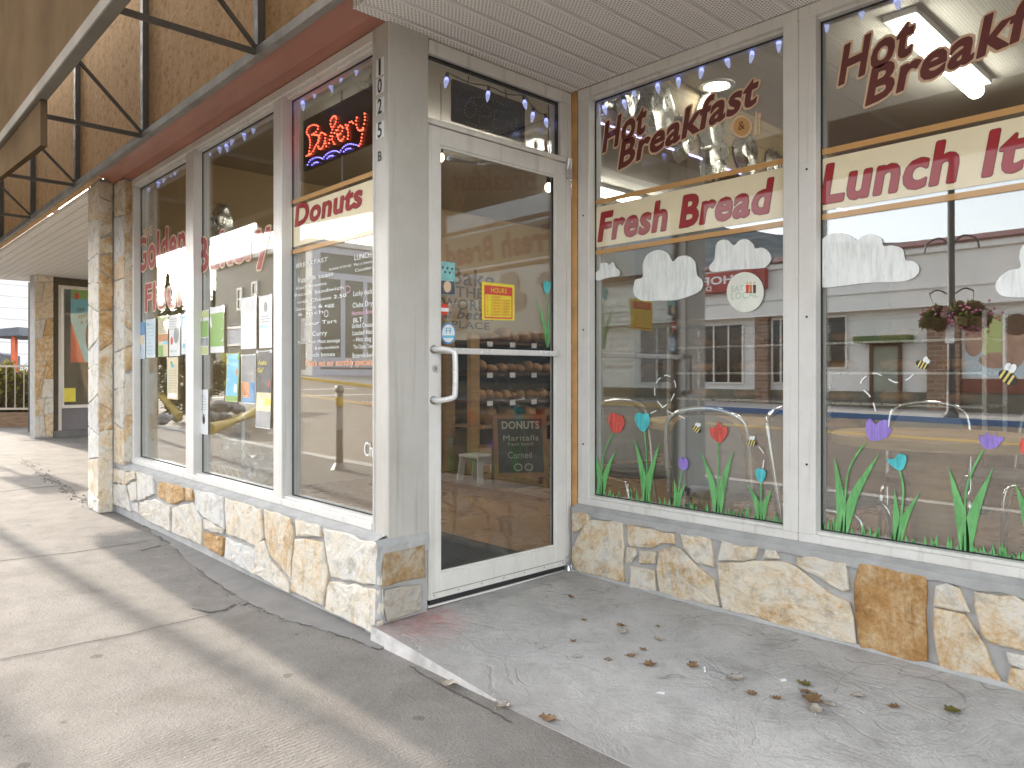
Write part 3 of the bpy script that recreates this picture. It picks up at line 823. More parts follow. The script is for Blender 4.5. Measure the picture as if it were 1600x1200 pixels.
# base of the recessed wall -----------------------------------------------
SC_ = 2.882
def mC(p): return onY(p[0], p[1], SC_)
C1 = lambda pts: [mC(p) for p in pz(890, 780, 4.286, pts)]
C2 = lambda pts: [mC(p) for p in pz(1240, 820, 3.75, pts)]
polysC = [
 (C1([(14, 96), (118, 102), (122, 150), (52, 212), (12, 222)]), tone(.5, .5)),
 (C1([(124, 142), (352, 162), (358, 555), (300, 545), (150, 505), (40, 478), (14, 400), (16, 330), (62, 240)]), tone(.46, .62)),
 (C1([(388, 172), (550, 206), (690, 232), (698, 298), (610, 295), (545, 320), (402, 315), (387, 290)]), tone(.52, .62)),
 (C1([(380, 327), (428, 332), (440, 375), (405, 424), (376, 428)]), tone(.36, .5)),
 (C1([(465, 350), (570, 352), (564, 430), (460, 430)]), tone(.5, .4)),
 (C1([(406, 452), (564, 482), (568, 614), (398, 590)]), tone(.4, .5)),
 (C1([(600, 345), (690, 315), (742, 342), (850, 452), (958, 542), (998, 718), (900, 700), (650, 650), (602, 620), (582, 480)]), tone(.5, .5)),
 (C1([(740, 236), (938, 272), (956, 452), (840, 425), (762, 330)]), tone(.45, .58)),
 (C1([(1016, 282), (1150, 320), (1258, 322), (1233, 400), (1150, 414), (992, 410)]), tone(.42, .55)),
 (C1([(1312, 342), (1374, 350), (1394, 398), (1292, 398)]), tone(.46, .5)),
 (C1([(986, 432), (1150, 430), (1300, 420), (1440, 426), (1520, 462)]) + C2([(62, 292), (120, 340), (200, 402), (318, 456), (342, 540), (362, 698), (250, 678), (0, 618)]) + C1([(1300, 806), (1150, 768), (1024, 738), (1002, 560)]), tone(.47, .6)),
 (C2([(20, 192), (120, 192), (298, 226), (318, 380), (280, 388), (62, 268), (16, 234)]), tone(.4, .5)),
 (C2([(386, 236), (470, 242), (600, 282), (768, 312), (778, 798), (700, 808), (580, 774), (392, 744), (367, 540), (357, 340)]), tone(.82, .5)),
 (C2([(832, 362), (900, 352), (968, 377), (1028, 514), (940, 500), (822, 474)]), tone(.47, .52)),
 (C2([(820, 492), (1000, 532), (1058, 620), (1218, 928), (1180, 938), (1000, 900), (852, 838), (822, 640)]), tone(.58, .55)),
 (C2([(1062, 397), (1200, 422), (1290, 417), (1350, 462), (1500, 500), (1500, 770), (1350, 740), (1150, 690), (1102, 640), (1062, 480)]), tone(.52, .6)),
 (C2([(1250, 750), (1350, 772), (1480, 800), (1480, 860), (1350, 848), (1264, 815)]), tone(.2, .5)),
 (C2([(1272, 842), (1350, 862), (1520, 890), (1520, 1050), (1350, 1000), (1244, 962)]), tone(.6, .45)),
]
# carry the pattern on beyond the picture
for i in range(7):
    x0 = -0.53 + 0.24 * i
    for (z0, z1) in ((0.10, 0.22 + 0.03 * (i % 3)), (0.245 + 0.03 * (i % 3), 0.38)):
        polysC.append(([(x0, SC_, z0 + rnd.uniform(0, .015)), (x0 + 0.21, SC_, z0 + rnd.uniform(0, .015)), (x0 + 0.21 + rnd.uniform(-.02, .01), SC_, z1), (x0 + rnd.uniform(-.01, .02), SC_, z1)], tone(rnd.uniform(.2, .65))))
polysC = [(p, t) for p, t in polysC if not (max(Vector(q).x for q in p) > -0.53 and min(Vector(q).x for q in p) < -0.53 and False)]
bm = BM(); lay = stonelayer(bm)
box(bm, -2.63, 1.25, SC_ + 0.019, 3.1, 0.03, 0.405)
P = [(-2.62 + 3.87 * i / 60) for i in range(61)]
up = [bm.verts.new((x, 2.936, 0.438)) for x in P]
md = [bm.verts.new((x, 2.888 + rnd.uniform(-0.004, 0.004), 0.420 + rnd.uniform(-0.004, 0.004))) for x in P]
dn = [bm.verts.new((x, 2.890 + rnd.uniform(-0.003, 0.003), 0.388 + rnd.uniform(-0.012, 0.006))) for x in P]
for i in range(60):
    bm.faces.new((md[i], md[i + 1], up[i + 1], up[i])); bm.faces.new((dn[i], dn[i + 1], md[i + 1], md[i]))
# coved mortar where wall meets apron
P2 = [(-2.62 + 3.8 * i / 40) for i in range(41)]
tube(bm, [(x, 2.893 + rnd.uniform(-.004, .004), apz(x, .95) + 0.002) for x in P2], [rnd.uniform(0.012, 0.02) for _ in P2], 6)
add_stones(bm, [p for p, t in polysC], [t for p, t in polysC], (0, -1, 0), 0.026, lay, .006)
obj('stone_base', bm, [mMORTAR, mSTONE], shop)

# tall flagstone pier at the far end of the windows ------------------------
def stack(x0, x1, z0, z1, mk, hmin=0.13, hmax=0.34, gap=0.012, rust=(.15, .6), two=False):
    """irregular stones stacked up a narrow face; mk(u, z) -> world"""
    out = []; z = z0; sl = 0.0
    while z < z1 - 0.05:
        h = min(rnd.uniform(hmin, hmax), z1 - z)
        ns = rnd.uniform(-0.09, 0.09) if z + h < z1 - 0.02 else 0
        a, b = x0 + gap * .5, x1 - gap * .5
        zl0, zr0 = z - sl * .5 + gap * .5, z + sl * .5 + gap * .5
        zl1, zr1 = z + h - ns * .5 - gap * .5, z + h + ns * .5 - gap * .5
        if two and rnd.random() < 0.7 and h > 0.15:
            s0, s1 = rnd.uniform(.3, .7), rnd.uniform(.3, .7)
            m0, m1 = a + (b - a) * s0, a + (b - a) * s1
            zm0, zm1 = zl0 + (zr0 - zl0) * s0, zl1 + (zr1 - zl1) * s1
            out.append(([mk(a, zl0), mk(m0 - gap * .5, zm0), mk(m1 - gap * .5, zm1), mk(a, zl1)], tone(rnd.uniform(*rust), rnd.uniform(.4, .62))))
            out.append(([mk(m0 + gap * .5, zm0), mk(b, zr0), mk(b, zr1), mk(m1 + gap * .5, zm1)], tone(rnd.uniform(*rust), rnd.uniform(.4, .62))))
        else:
            out.append(([mk(a, zl0), mk(b, zr0), mk(b, zr1), mk((a + b) / 2 + rnd.uniform(-.02, .02), (zl1 + zr1) / 2 + rnd.uniform(-.015, .015)), mk(a, zl1)], tone(rnd.uniform(*rust), rnd.uniform(.45, .65))))
        z += h; sl = ns
    return out
bm = BM(); lay = stonelayer(bm)
PX0, PX1, PY = -6.74, -6.435, 1.60
WX1 = -6.165
box(bm, PX0 + .012, PX1 - .012, PY + 0.016, 2.1, -0.05, 2.66)
box(bm, PX1 - .012, WX1 - .01, SA_ + 0.012, 1.95, 0.40, 2.64)
s1 = stack(PX0, PX1, 0.03, 2.64, lambda u, z: Vector((u, PY, z)), two=True, rust=(.05, .5))
s2 = stack(PY, SA_, 0.03, 2.64, lambda u, z: Vector((PX1, u, z)), rust=(.4, .75))
s3 = stack(PX1 + 0.01, WX1, 0.42, 2.62, lambda u, z: Vector((u, SA_, z)), rust=(.1, .55))
s4 = stack(SA_ + .004, 1.78, 0.44, 2.62, lambda u, z: Vector((WX1, u, z)), rust=(.4, .7))
for s, nn in ((s1, (0, -1, 0)), (s2, (1, 0, 0)), (s3, (0, -1, 0)), (s4, (1, 0, 0))):
    add_stones(bm, [p for p, t in s], [t for p, t in s], nn, 0.016, lay, 0.003)
obj('stone_pier', bm, [mMORTAR, mSTONE], shop)

# corner post with the address -------------------------------------------
bm = BM(); box(bm, -2.768, -2.645, 1.765, 1.976, 0.40, 2.63, 0.004)
box(bm, -2.7655, -2.75, 1.7625, 1.77, 0.42, 2.62, 0.001)
post = obj('corner_post', bm, mPOST, shop)
for ch, yy, hh in (('1', 105, 24), ('0', 134, 21), ('2', 166, 22), ('5', 203, 22), ('B', 244, 14)):
    bm = BM()
    c = onY(594, yy, 1.765); dx = 0.030 if ch != 'B' else 0.021
    dz = hh / FPX * 3.2 * 0.5 + 0.001
    if ch != 'B':
        box(bm, c.x - dx, c.x + dx, 1.7632, 1.7655, c.z - dz - 0.003, c.z + dz + 0.003, 0, 0)
    wdt = {'1': 0.008}.get(ch, 0.016) if ch != 'B' else 0.013
    letters(bm, ch, (c.x - wdt, 1.762, c.z - dz), (c.x + wdt, 1.762, c.z - dz), (c.x - wdt, 1.762, c.z + dz), 1, 0.015, capref=ch)
    obj('house_number', bm, [M('number_sticker', (0.75, 0.76, 0.76), 0.4), mBLACKP], post)

# window bays ---------------------------------------------------------------
ZB0, ZB1, ZT0, ZT1 = 0.436, 0.472, 2.570, 2.62
def bay(name, plane, face, xa, xb, ga, gb, glassmat, label=None, left=True, right=True, zt=ZT1):
    """one window: stiles xa..ga and gb..xb, sill and head rails, pane set back"""
    bm = BM()
    bk = plane + 0.045
    if left: box(bm, xa, ga, face, bk, ZB1 - 0.0015, ZT0 + 0.0015, 0.003)
    if right: box(bm, gb, xb, face, bk, ZB1 - 0.0015, ZT0 + 0.0015, 0.003)
    box(bm, xa, xb, face - 0.004, bk, ZB0, ZB1, 0.004)
    box(bm, xa, xb, face + 0.012, bk, ZB1, ZB1 + 0.014, 0.002)
    box(bm, xa, xb, face - 0.003, bk, ZT0, zt, 0.004)
    box(bm, ga, gb, face + 0.02, bk, ZT0 - 0.015, ZT0, 0.002)
    # glazing gasket
    for (u0, u1, v0, v1) in ((ga, ga + .006, ZB1 + .0142, ZT0 - .0152), (gb - .006, gb, ZB1 + .0142, ZT0 - .0152), (ga + .006, gb - .006, ZB1 + .0142, ZB1 + .019), (ga + .006, gb - .006, ZT0 - .021, ZT0 - .0152)):
        box(bm, u0, u1, plane - 0.006, plane - 0.001, v0, v1, 0, 1)
    # fixing screws
    for zz in (0.75, 1.35, 1.95):
        for xx in ([ (xa + ga) / 2 ] if left else []):
            box(bm, xx - .004, xx + .004, face - .002, face + .001, zz, zz + .008, 0, 1)
    wdw = obj(name, bm, [mFRAME, mRUBBER], shop, label=label)
    bm = BM(); box(bm, ga - .004, gb + .004, plane, plane + GT, ZB1 + .006, ZT0 - .006)
    obj('pane', bm, glassmat, wdw)
    return wdw
xA = lambda px: onY(px, 585, FA).x
xC = lambda px: onY(px, 585, FC).x
winA = [bay('window', YA, FA, WX1 + .002, xA(302), xA(209), xA(290), mGLASS, 'farthest street window with the shop name and a row of notices', right=True),
        bay('window', YA, FA, xA(302) + .001, xA(440), xA(302) + .02, xA(427), mGLASS, 'middle street window with notices and bagged goods behind it', left=False),
        bay('window', YA, FA, xA(440) + .001, -2.770, xA(440) + .02, -2.772, mGLASS, 'street window nearest the post with chalk menu writing', left=False, right=False)]
winC = [bay('window', YC, FC, -2.612, xC(1247) - .0008, xC(920), xC(1223), mGLASS, 'recessed window beside the door with painted tulips and clouds'),
        bay('window', YC, FC, xC(1247) + .0008, -0.17, xC(1274), -0.215, mGLASS, 'recessed window on the right with a long painted cloud'),
        bay('window', YC, FC, -0.168, 1.2, -0.12, 1.14, mGLASS)]

# door, transom, jambs -------------------------------------------------------
DY0, DY1, DZ0, DZ1 = 1.980, 2.886, 0.112, 2.234
GY0, GY1, GZ0, GZ1 = 2.045, 2.803, 0.2225, 2.154
bm = BM()
DX0, DX1 = -2.694, -2.650
box(bm, DX0, DX1, DY0, GY0, DZ0, DZ1, 0.003)
box(bm, DX0, DX1, GY1, DY1, DZ0, DZ1, 0.003)
box(bm, DX0, DX1 - .0006, GY0, GY1, DZ0, GZ0, 0.003)
box(bm, DX0, DX1 - .0006, GY0, GY1, GZ1, DZ1, 0.003)
# glazing beads
for (a, b, c, d) in ((GY0, GY0 + .010, GZ0, GZ1), (GY1 - .010, GY1, GZ0, GZ1), (GY0 + .0102, GY1 - .0102, GZ0, GZ0 + .010), (GY0 + .0102, GY1 - .0102, GZ1 - .010, GZ1)):
    box(bm, -2.668, -2.656, a, b, c, d, 0.001)
box(bm, -2.67, -2.660, GY1 - .0135, GY1 - .0102, GZ0 + .01, GZ1 - .01, 0, 1)
# kick seam and its rivets
box(bm, DX1 - .002, DX1 + .0015, GY0 - .045, GY1 + .06, DZ0 + .028, DZ0 + .031, 0, 2)
for i in range(7):
    y = DY0 + .03 + (DY1 - DY0 - .06) * i / 6
    blob(bm, (DX1 + .001, y, DZ0 + .018), .003, .004, .004, 1, mi=2)
box(bm, DX0 + .01, DX1 - .006, DY0 + .01, DY1 - .01, DZ0 - .022, DZ0 - .0005, 0, 1)   # brush strip
door = obj('door', bm, [mFRAME, mRUBBER, mTRIM], shop, label='half open-looking glass entrance door in a cream aluminium frame'.replace('half open-looking ', ''))
bm = BM(); box(bm, XB - GT, XB, GY0 - .004, GY1 + .004, GZ0 - .004, GZ1 + .004); obj('pane', bm, mDGLASS, door)
bm = BM()
hy = 2.005
hp = [(DX1 - .001, hy, 1.232), (DX1 + .05, hy + .004, 1.234)]
ctrl = [(DX1 - .001, hy, 1.232), (DX1 + .045, hy + .012, 1.233), (DX1 + .085, hy + .045, 1.222), (DX1 + .092, hy + .052, 1.19), (DX1 + .092, hy + .052, 1.05), (DX1 + .085, hy + .045, 1.018), (DX1 + .045, hy + .012, 1.005), (DX1 - .001, hy, 1.005)]
tube(bm, smooth_curve(ctrl, 6), 0.0125, 14)
for zz in (1.232, 1.005):
    tube(bm, [(DX1 - .0005, hy, zz), (DX1 + .006, hy, zz)], 0.019, 16)
obj('pull_handle', bm, M('white_enamel_handle', (0.72, 0.71, 0.70), 0.25, 0.2, 0.03, 3), door, True)
bm = BM(); box(bm, DX1 + .003, DX1 + .020, GY0 - .012, GY1 + .012, 1.213, 1.241, .006, 0, 2)
obj('push_bar', bm, bpy.data.materials['white_enamel_handle'], door)
bm = BM(); cpt = onX(680, 576, DX1); tube(bm, [(DX1 - .002, cpt.y, cpt.z), (DX1 + .006, cpt.y, cpt.z)], 0.016, 16)
box(bm, DX1 + .006, DX1 + .0072, cpt.y - .002, cpt.y + .002, cpt.z - .007, cpt.z + .007, 0, 1)
obj('lock_cylinder', bm, [mALU, mRUBBER], door, False)
for zz, h in ((2.205, .05), (0.115, .04)):
    bm = BM(); tube(bm, [(DX1 + .014, DY1 + .003, zz - h), (DX1 + .014, DY1 + .003, zz + h)], 0.017, 14)
    box(bm, DX1 - .004, DX1 + .016, DY1 - .012, DY1 + .016, zz - h * .8, zz + h * .8, .003)
    obj('hinge', bm, mALU, door)
bm = BM()
a = onX(722, 277, -2.76); b = onX(806, 260, -2.72)
tube(bm, [(-2.74, 2.16, 2.135), (-2.80, 2.38, 2.165), (-2.71, 2.50, 2.185)], 0.010, 8)
box(bm, -2.745, -2.700, 2.40, 2.66, 2.168, 2.222, .005)
obj('door_closer', bm, mALU, door)
# casing: jambs, header, head
bm = BM()
box(bm, -2.73, -2.651, DY1 + .004, 2.924, 0.085, 2.612, 0.003)
box(bm, -2.73, -2.660, 1.9765, 1.9795, 0.085, 2.612)
box(bm, -2.73, -2.649, 1.9797, DY1 + .0038, 2.240, 2.266, 0.003)
box(bm, -2.73, -2.649, 1.9797, DY1 + .0038, 2.552, 2.612, 0.003)
box(bm, -2.73, -2.649, 2.842, DY1 + .0038, 2.2665, 2.5515, 0.003)
box(bm, -2.72, -2.655, DY0, DY1, 0.078, 0.087, 0, 0)
box(bm, -2.690, -2.672, 2.834, 2.8418, 2.2668, 2.5512, 0, 1)
box(bm, -2.690, -2.672, 1.9797, 2.8335, 2.540, 2.5518, 0, 1)
casing = obj('door_casing', bm, [mFRAME, mRUBBER], shop)
bm = BM(); box(bm, XB - GT, XB, 1.978, 2.8338, 2.264, 2.5398); obj('transom_pane', bm, mDGLASS, casing)
bm = BM(); box(bm, -2.66, -2.620, 2.933, 2.968, 0.42, 2.612, 0.001)
obj('raw_wood_strip', bm, mORANGEWOOD, shop)

# canopy, soffit, beam ----------------------------------------------------------
bm = BM(); box(bm, -2.66, 1.3, 1.60, 2.927, 2.622, 2.66, 0)
obj('entry_soffit', bm, mSOFFIT, shop)
bm = BM()
for a, b, dd in ((-6.46, -3.66, 0.0), (-3.655, -2.60, 0.006)):
    prof = [(1.79, 2.626), (1.762, 2.622), (1.700, 2.634 - dd), (1.600 - dd, 2.690), (1.600 - dd, 2.702), (1.79, 2.72)]
    poly(bm, [(a, y, z) for y, z in prof], (b - a, 0, 0))
obj('red_header_beam', bm, mREDBEAM, shop)
bm = BM()
box(bm, -13.0, 1.3, 1.60, 1.68, 2.705, 6.2)
wallp = obj('stucco_fascia', bm, mSTUCCO, shop)
bm = BM(); box(bm, -13.0, 1.3, 1.560, 1.5985, 2.672, 2.725, .004)
obj('fascia_trim', bm, mTRIM, wallp)
for k in range(-1, 6):
    x = -3.50 - 1.75 * k
    bm = BM()
    box(bm, x - .03, x + .03, 1.562, 1.5995, 2.726, 6.1, .003)
    if x < -9.2:
        obj('batten', bm, mBATTEN, wallp); continue
    obox(bm, (x, 1.185, 2.70), (.012, 0, 0), (0, .385, 0), (0, 0, .013), 0, .002)
    obox(bm, (x, 1.185, 3.10), (.010, 0, 0), (0, .385, -.385), (0, .007, .007), 0, .002)
    obj('bracket', bm, mBATTEN, wallp)
bm = BM(); box(bm, -13.0, -0.5, 0.785, 0.83, 2.54, 4.3)
mSCREEN = matte('dark_brown_screen', (0.10, 0.068, 0.04))
oscr = obj('outer_fascia_panel', bm, mSCREEN, shop)
bm = BM(); box(bm, -13.06, -13.001, 0.831, 1.59, 2.44, 6.2); obj('end_panel', bm, mSCREEN, oscr)
bm = BM(); box(bm, -13.0, -0.5, 0.778, 0.833, 2.48, 2.5395, .004)
obj('fascia_rail', bm, matte('grey_rail', (.22, .20, .17)), oscr)
hb_ = BM()
poly(hb_, [(-6.3, .80, 2.479), (-4.25, .80, 2.479), (-4.25, .80, 2.25), (-6.3, .80, 2.36)], (0, .03, 0))
tag(obj('hanging_board', hb_, matte('brown_board', (.10, .068, .04))), 'plain brown board hanging below the awning rail at the upper left', 'board')
bm = BM(); box(bm, -14.6, -6.75, 1.682, 7.0, 2.68, 2.70)
obj('canopy_soffit', bm, mSOFFITN, shop)

# shell and rooms behind the glass ------------------------------------------------
IX0, IX1, IY1, IZ = -6.42, 1.26, 8.4, 2.90
bm = BM()
box(bm, IX0 - .2, IX1 + .2, 1.69, IY1 + .2, 4.35, 4.55)
obj('roof', bm, mTRIM, shop)
bm = BM(); box(bm, IX0, IX1, 1.90, IY1, 2.93, 2.98); obj('ceiling', bm, mCEIL, shop)
bm = BM()
box(bm, IX0 - .2, IX0, 1.96, IY1 + .2, -0.05, 4.35, 0, 0)
sidew = obj('interior_wall', bm, mWALLTAN, shop)
bm = BM()
box(bm, IX1, IX1 + .2, 2.9, IY1 + .2, -0.05, 4.35)
box(bm, IX0, IX1, IY1, IY1 + .2, -0.05, 4.35)
obj('interior_wall', bm, mWALLBROWN, shop)
bm = BM(); box(bm, IX0, -2.73, 1.955, IY1, 0.0, 0.075); box(bm, -2.729, IX1, 3.105, IY1, 0.0, 0.075)
obj('interior_floor', bm, mFLOOR, shop)
bm = BM(); box(bm, -6.16, -2.78, 1.87, 1.955, -0.02, 0.42); box(bm, -2.62, 1.2, 3.102, 3.16, 0.0, 0.42)
obj('window_ledge', bm, mWALLTAN, shop)
# plank bulkhead over the counter, continuing the door wall inwards
bm = BM(); box(bm, -2.80, -2.62, 3.04, 6.6, 2.50, 2.929); obj('plank_bulkhead', bm, mDARKSLAT, shop)
# lettering on the tan wall
bm = BM()
def onW(px, py): return onX(px, py, IX0 + .004)
for s, x0, x1, yb, yt, sk in (('Bake', 704, 772, 443, 417, 0), ('THE', 712, 756, 463, 447, 0), ('WORLD', 690, 772, 481, 465, 0), ('a better', 694, 775, 496, 482, 5), ('PLACE', 706, 765, 512, 501, 0)):
    yy = yb + 4
    p0, p1 = onW(x0, yb), onW(x1, yb); p1 = Vector((p1.x, p1.y, p0.z)); pt = onW(x0 + sk, yt)
    letters(bm, s, p0, p1, Vector((pt.x, pt.y, pt.z)), 0, 0.015 if sk == 0 else 0.03)
obj('wall_lettering', bm, mDARKWOOD, sidew)
# ------------------------------------------------------------------ lettering and paint on the inside of the glass
YIA, YIC, XIB = YA - 0.0046, YC - 0.0046, XB + 0.0046     # vinyl and paint sit on the face of the glass
FW = Vector((-SA, CA, 0))
class Plane:
    def __init__(s, kind, v): s.k, s.v = kind, v
    def __call__(s, px, py, back=0.0):
        return onY(px, py, s.v).__add__(Vector((0, back, 0))) if s.k == 'y' else onX(px, py, s.v).__add__(Vector((-back, 0, 0)))
    @property
    def nrm(s): return Vector((0, -1, 0)) if s.k == 'y' else Vector((1, 0, 0))
    @property
    def th(s): return Vector((0, 0.0008, 0)) if s.k == 'y' else Vector((-0.0008, 0, 0))
PA, PC_, PB_ = Plane('y', YIA), Plane('y', YIC), Plane('x', XIB)
def write(bm, P, s, px0, py0, px1, hpx, mi=0, bold=0.0, back=0.0, lean=0.0, py1=None, outline=None, omi=1, ref=None):
    p0 = P(px0, py0)
    p1 = P(px1, py0 if py1 is None else py1)
    if py1 is None: p1 = Vector((p1.x, p1.y, p0.z))
    h = hpx / FPX * abs(p0.dot(FW))
    e = (p1 - p0).normalized(); up = Vector((0, 0, 1)) + e * lean
    if ref:   # px1 is the right end of the leading word ref
        a, _ = text_geo(ref); b, _ = text_geo(s)
        k = (max(v.x for v in b) - min(v.x for v in b)) / (max(v.x for v in a) - min(v.x for v in a))
        p1 = p0 + (p1 - p0) * k
    sh = -P.nrm * back
    letters(bm, s, p0, p1, p0 + up * h, mi, bold, sh, 0.0)
    if outline: letters(bm, s, p0, p1, p0 + up * h, omi, outline, sh - P.nrm * 0.0012, 0.0)
def stripe(bm, plane_y, x0, x1, z0, z1, mi, back):
    box(bm, x0, x1, plane_y + back, plane_y + back + 0.0008, z0, z1, 0, mi)

# --- farthest street window
bm = BM()
write(bm, PA, 'THE', 224, 372.5, 238, 13, 1, 0.035)
write(bm, PA, 'Golden', 215, 424, 289, 48, 0, 0.022, outline=0.06)
write(bm, PA, 'Flour', 227, 486, 288, 40, 0, 0.022, outline=0.06)
obj('shop_name_lettering', bm, [mREDV, mPEACHV], winA[0], label='red outlined lettering reading The Golden Flour')
bm = BM()
write(bm, PA, 'Bakery', 309, 425, 421, 50, 0, 0.022, outline=0.06)
obj('shop_name_lettering', bm, [mREDV, mPEACHV], winA[1], label='red outlined lettering reading Bakery')
# --- street window by the post
ZBN0, ZBN1 = 1.787, 1.997
xw0, xw1 = onY(446, 585, YIA).x, -2.775
bm = BM()
stripe(bm, YIA, xw0, xw1, ZBN0, ZBN1, 0, 0.003)
write(bm, PA, 'Donuts', 461, 353, 563, 31, 1, 0.032, lean=0.18, outline=0.042, omi=2)
obj('band_lettering', bm, [mCREAMV, mREDV, mMAROON], winA[2], label='cream band with red letters reading Donuts')
bm = BM()
stripe(bm, YIA, xw0, xw1, 2.012, 2.034, 0, 0); stripe(bm, YIA, xw0, xw1, 1.750, 1.772, 0, 0)
obj('gold_stripe', bm, mGOLDV, winA[2])
bm = BM()
CHM = [mCHALK, mCHALKPINK, mCHALKOR]
def chalk(s, x0, y0, x1, h, mi=0, b=0.0):
    bm = BM(); write(bm, PA, s, x0, y0, x1, h, mi, b); obj('chalk_line', bm, CHM, winA[2])
for a in (('BREAKFAST', 463, 419, 512, 6.5), ('LUNCH', 554, 407, 580, 8.5), ("Sandwich of the day", 514, 423, 549, 4), ('Mac n cheese', 553, 416, 581, 4.5), ('Cucumber', 555, 425, 581, 5),
          ('Eggs & toast', 466, 441, 521, 6), ('Hash browns', 463, 453, 510, 5), ('Bacon Sandwich', 460, 464, 537, 5), ('with Cheese 2.50', 464, 475, 541, 5), ('Sausage & egg', 462, 486, 522, 5),
          ('6 inch', 466, 494, 505, 5), ('Sour Tart', 476, 509, 526, 5.5), ('Curry', 488, 525, 511, 7), ('Pulled Pork Meat sausage', 466, 538, 531, 5), ('& any sandwich', 492, 546, 529, 4.5), ('Lunch boxes', 478, 558, 523, 6.5),
          ('Lucky duck', 552, 463, 582, 8), ('Clubs Dry', 551, 481, 582, 7.5), ('BLT', 552, 504, 566, 7), ('Grilled Cheese', 550, 513, 582, 7), ('Loaded Hot', 551, 524, 582, 7), ('- Hot dog', 552, 534, 580, 7), ('The Classic Tom', 552, 545, 582, 6), ('Buttermilk-Beef', 551, 559, 582, 7)):
    chalk(*a)
chalk('Nutrition Bowl', 550, 493, 582, 6.5, 1)
chalk('Check out our monthly specials', 477, 572, 582, 9, 2, 0.012)
chalk('Ch', 569, 712, 582, 22, 0)
chalk('...', 566, 628, 582, 8, 1)
bm = BM(); ribbon(bm, [PA(543 + 4 * math.cos(t) + 0, 452 + 5.5 * math.sin(t)) for t in [i * .5 for i in range(13)]], 0.0015, (0, -1, 0), (0, .0006, 0), 1)
obj('chalk_ring', bm, CHM, winA[2]); bm = BM(); ribbon(bm, [PA(509.5 + 3 * math.cos(t), 490 + 5 * math.sin(t)) for t in [i * .5 for i in range(14)]], 0.0015, (0, -1, 0), (0, .0006, 0), 0)
obj('chalk_ring', bm, CHM, winA[2])

# --- recessed windows: bands, stripes, breakfast lettering
cx0, cx1, dx0, dx1 = onY(921, 585, YIC).x, onY(1223.5, 585, YIC).x, onY(1275, 585, YIC).x, -0.222
for wdw, a, b, s, args in ((winC[0], cx0, cx1, 'Fresh Bread', (935, 376, 1199, 41)), (winC[1], dx0, dx1, 'Lunch Items', (1284, 317, 1490, 56))):
    bm = BM()
    stripe(bm, YIC, a, b, ZBN0, ZBN1, 0, 0.003)
    write(bm, PC_, s, *args, 1, 0.034, lean=0.17, outline=0.044, omi=2, ref='Lunch' if s[0] == 'L' else None)
    obj('band_lettering', bm, [mCREAMV, mREDV, mMAROON], wdw, label='cream band with red letters reading ' + s)
    bm = BM()
    stripe(bm, YIC, a, b, 2.012, 2.036, 0, 0); stripe(bm, YIC, a, b, 1.748, 1.771, 0, 0)
    obj('gold_stripe', bm, mGOLDV, wdw)
h0 = PC_(941, 238); h1 = PC_(1309.8, 133)
delta = Vector((h1.x - h0.x, 0, h1.z - h0.z))
for wdw, dl in ((winC[0], Vector()), (winC[1], delta)):
    bm = BM()
    for s, p0, p1, pt in (('Hot', (942, 237), (1006, 205.5), (947.5, 192)), ('Breakfast', (967, 263.5), (1179.5, 161), (973, 221.5))):
        q0, q1, qt = PC_(*p0) + dl, PC_(*p1) + dl, PC_(*pt) + dl
        letters(bm, s, q0, q1, qt, 0, 0.032, (0, 0, 0), 0.0)
        letters(bm, s, q0, q1, qt, 1, 0.080, (0, 0.0012, 0), 0.0)
    obj('breakfast_lettering', bm, [mMAROON, mPEACHV], wdw, label='slanted maroon letters with a peach outline reading Hot Breakfast')
bm = BM()
c = PC_(1158.9, 197.7)
def ell(P, x, y, rx, ry, n=28, back=0.0, a0=0): return [P(x + rx * math.cos(2 * math.pi * k / n + a0), y + ry * math.sin(2 * math.pi * k / n + a0), back) for k in range(n)]
poly(bm, ell(PC_, 1158.9, 197.7, 16, 18), (0, .0006, 0), 1)
poly(bm, ell(PC_, 1158.9, 197.7, 12.8, 14.5, 28, -0.0008), (0, .0005, 0), 0)
write(bm, PC_, '&', 1154, 204, 1164, 13, 2, 0.0, -0.002)
poly(bm, [PC_(x, y) for x, y in ((1178.5, 212), (1179, 186), (1181, 173), (1183, 174), (1182.5, 211))], (0, .0006, 0), 1)
poly(bm, ell(PC_, 1186.5, 181, 3, 5, 14), (0, .0006, 0), 1)
poly(bm, [PC_(x, y) for x, y in ((1185.6, 185), (1187.4, 185), (1187.6, 208), (1185.8, 209))], (0, .0006, 0), 1)
obj('plate_decal', bm, [mGOLDV, mPEACHV, mMAROON], winC[0])

# --- painted clouds, tulips, grass and bees
Z3 = lambda pts: pz(890, 320, 4.286, pts)
Z4 = lambda pts: pz(1240, 320, 4.286, pts)
Z5 = lambda pts: pz(890, 580, 4.286, pts)
Z6 = lambda pts: pz(1240, 580, 3.75, pts)
def paint(name, wdw, loops, mats, P=PC_, smoothk=3, label=None):
    bm = BM()
    for pts, mi, back in loops:
        w3 = [P(x, y, back) for x, y in pts]
        if smoothk > 1: w3 = smooth_loop(w3, smoothk)
        poly(bm, w3, P.th, mi)
    return obj(name, bm, mats, wdw, label=label)
paint('painted_cloud', winC[0], [(Z3([(170, 460), (200, 432), (205, 395), (245, 388), (265, 402), (290, 382), (310, 420), (335, 442), (330, 475), (290, 482), (250, 490), (190, 508), (168, 490)]), 0, 0)], [mPWHITE])
paint('painted_cloud', winC[0], [(Z3([(430, 540), (442, 500), (488, 484), (490, 400), (522, 332), (590, 302), (655, 322), (690, 380), (730, 347), (790, 342), (840, 382), (852, 470), (885, 500), (890, 550), (850, 592), (720, 636), (600, 640), (500, 644), (445, 620), (427, 580)]), 0, 0)], [mPWHITE])
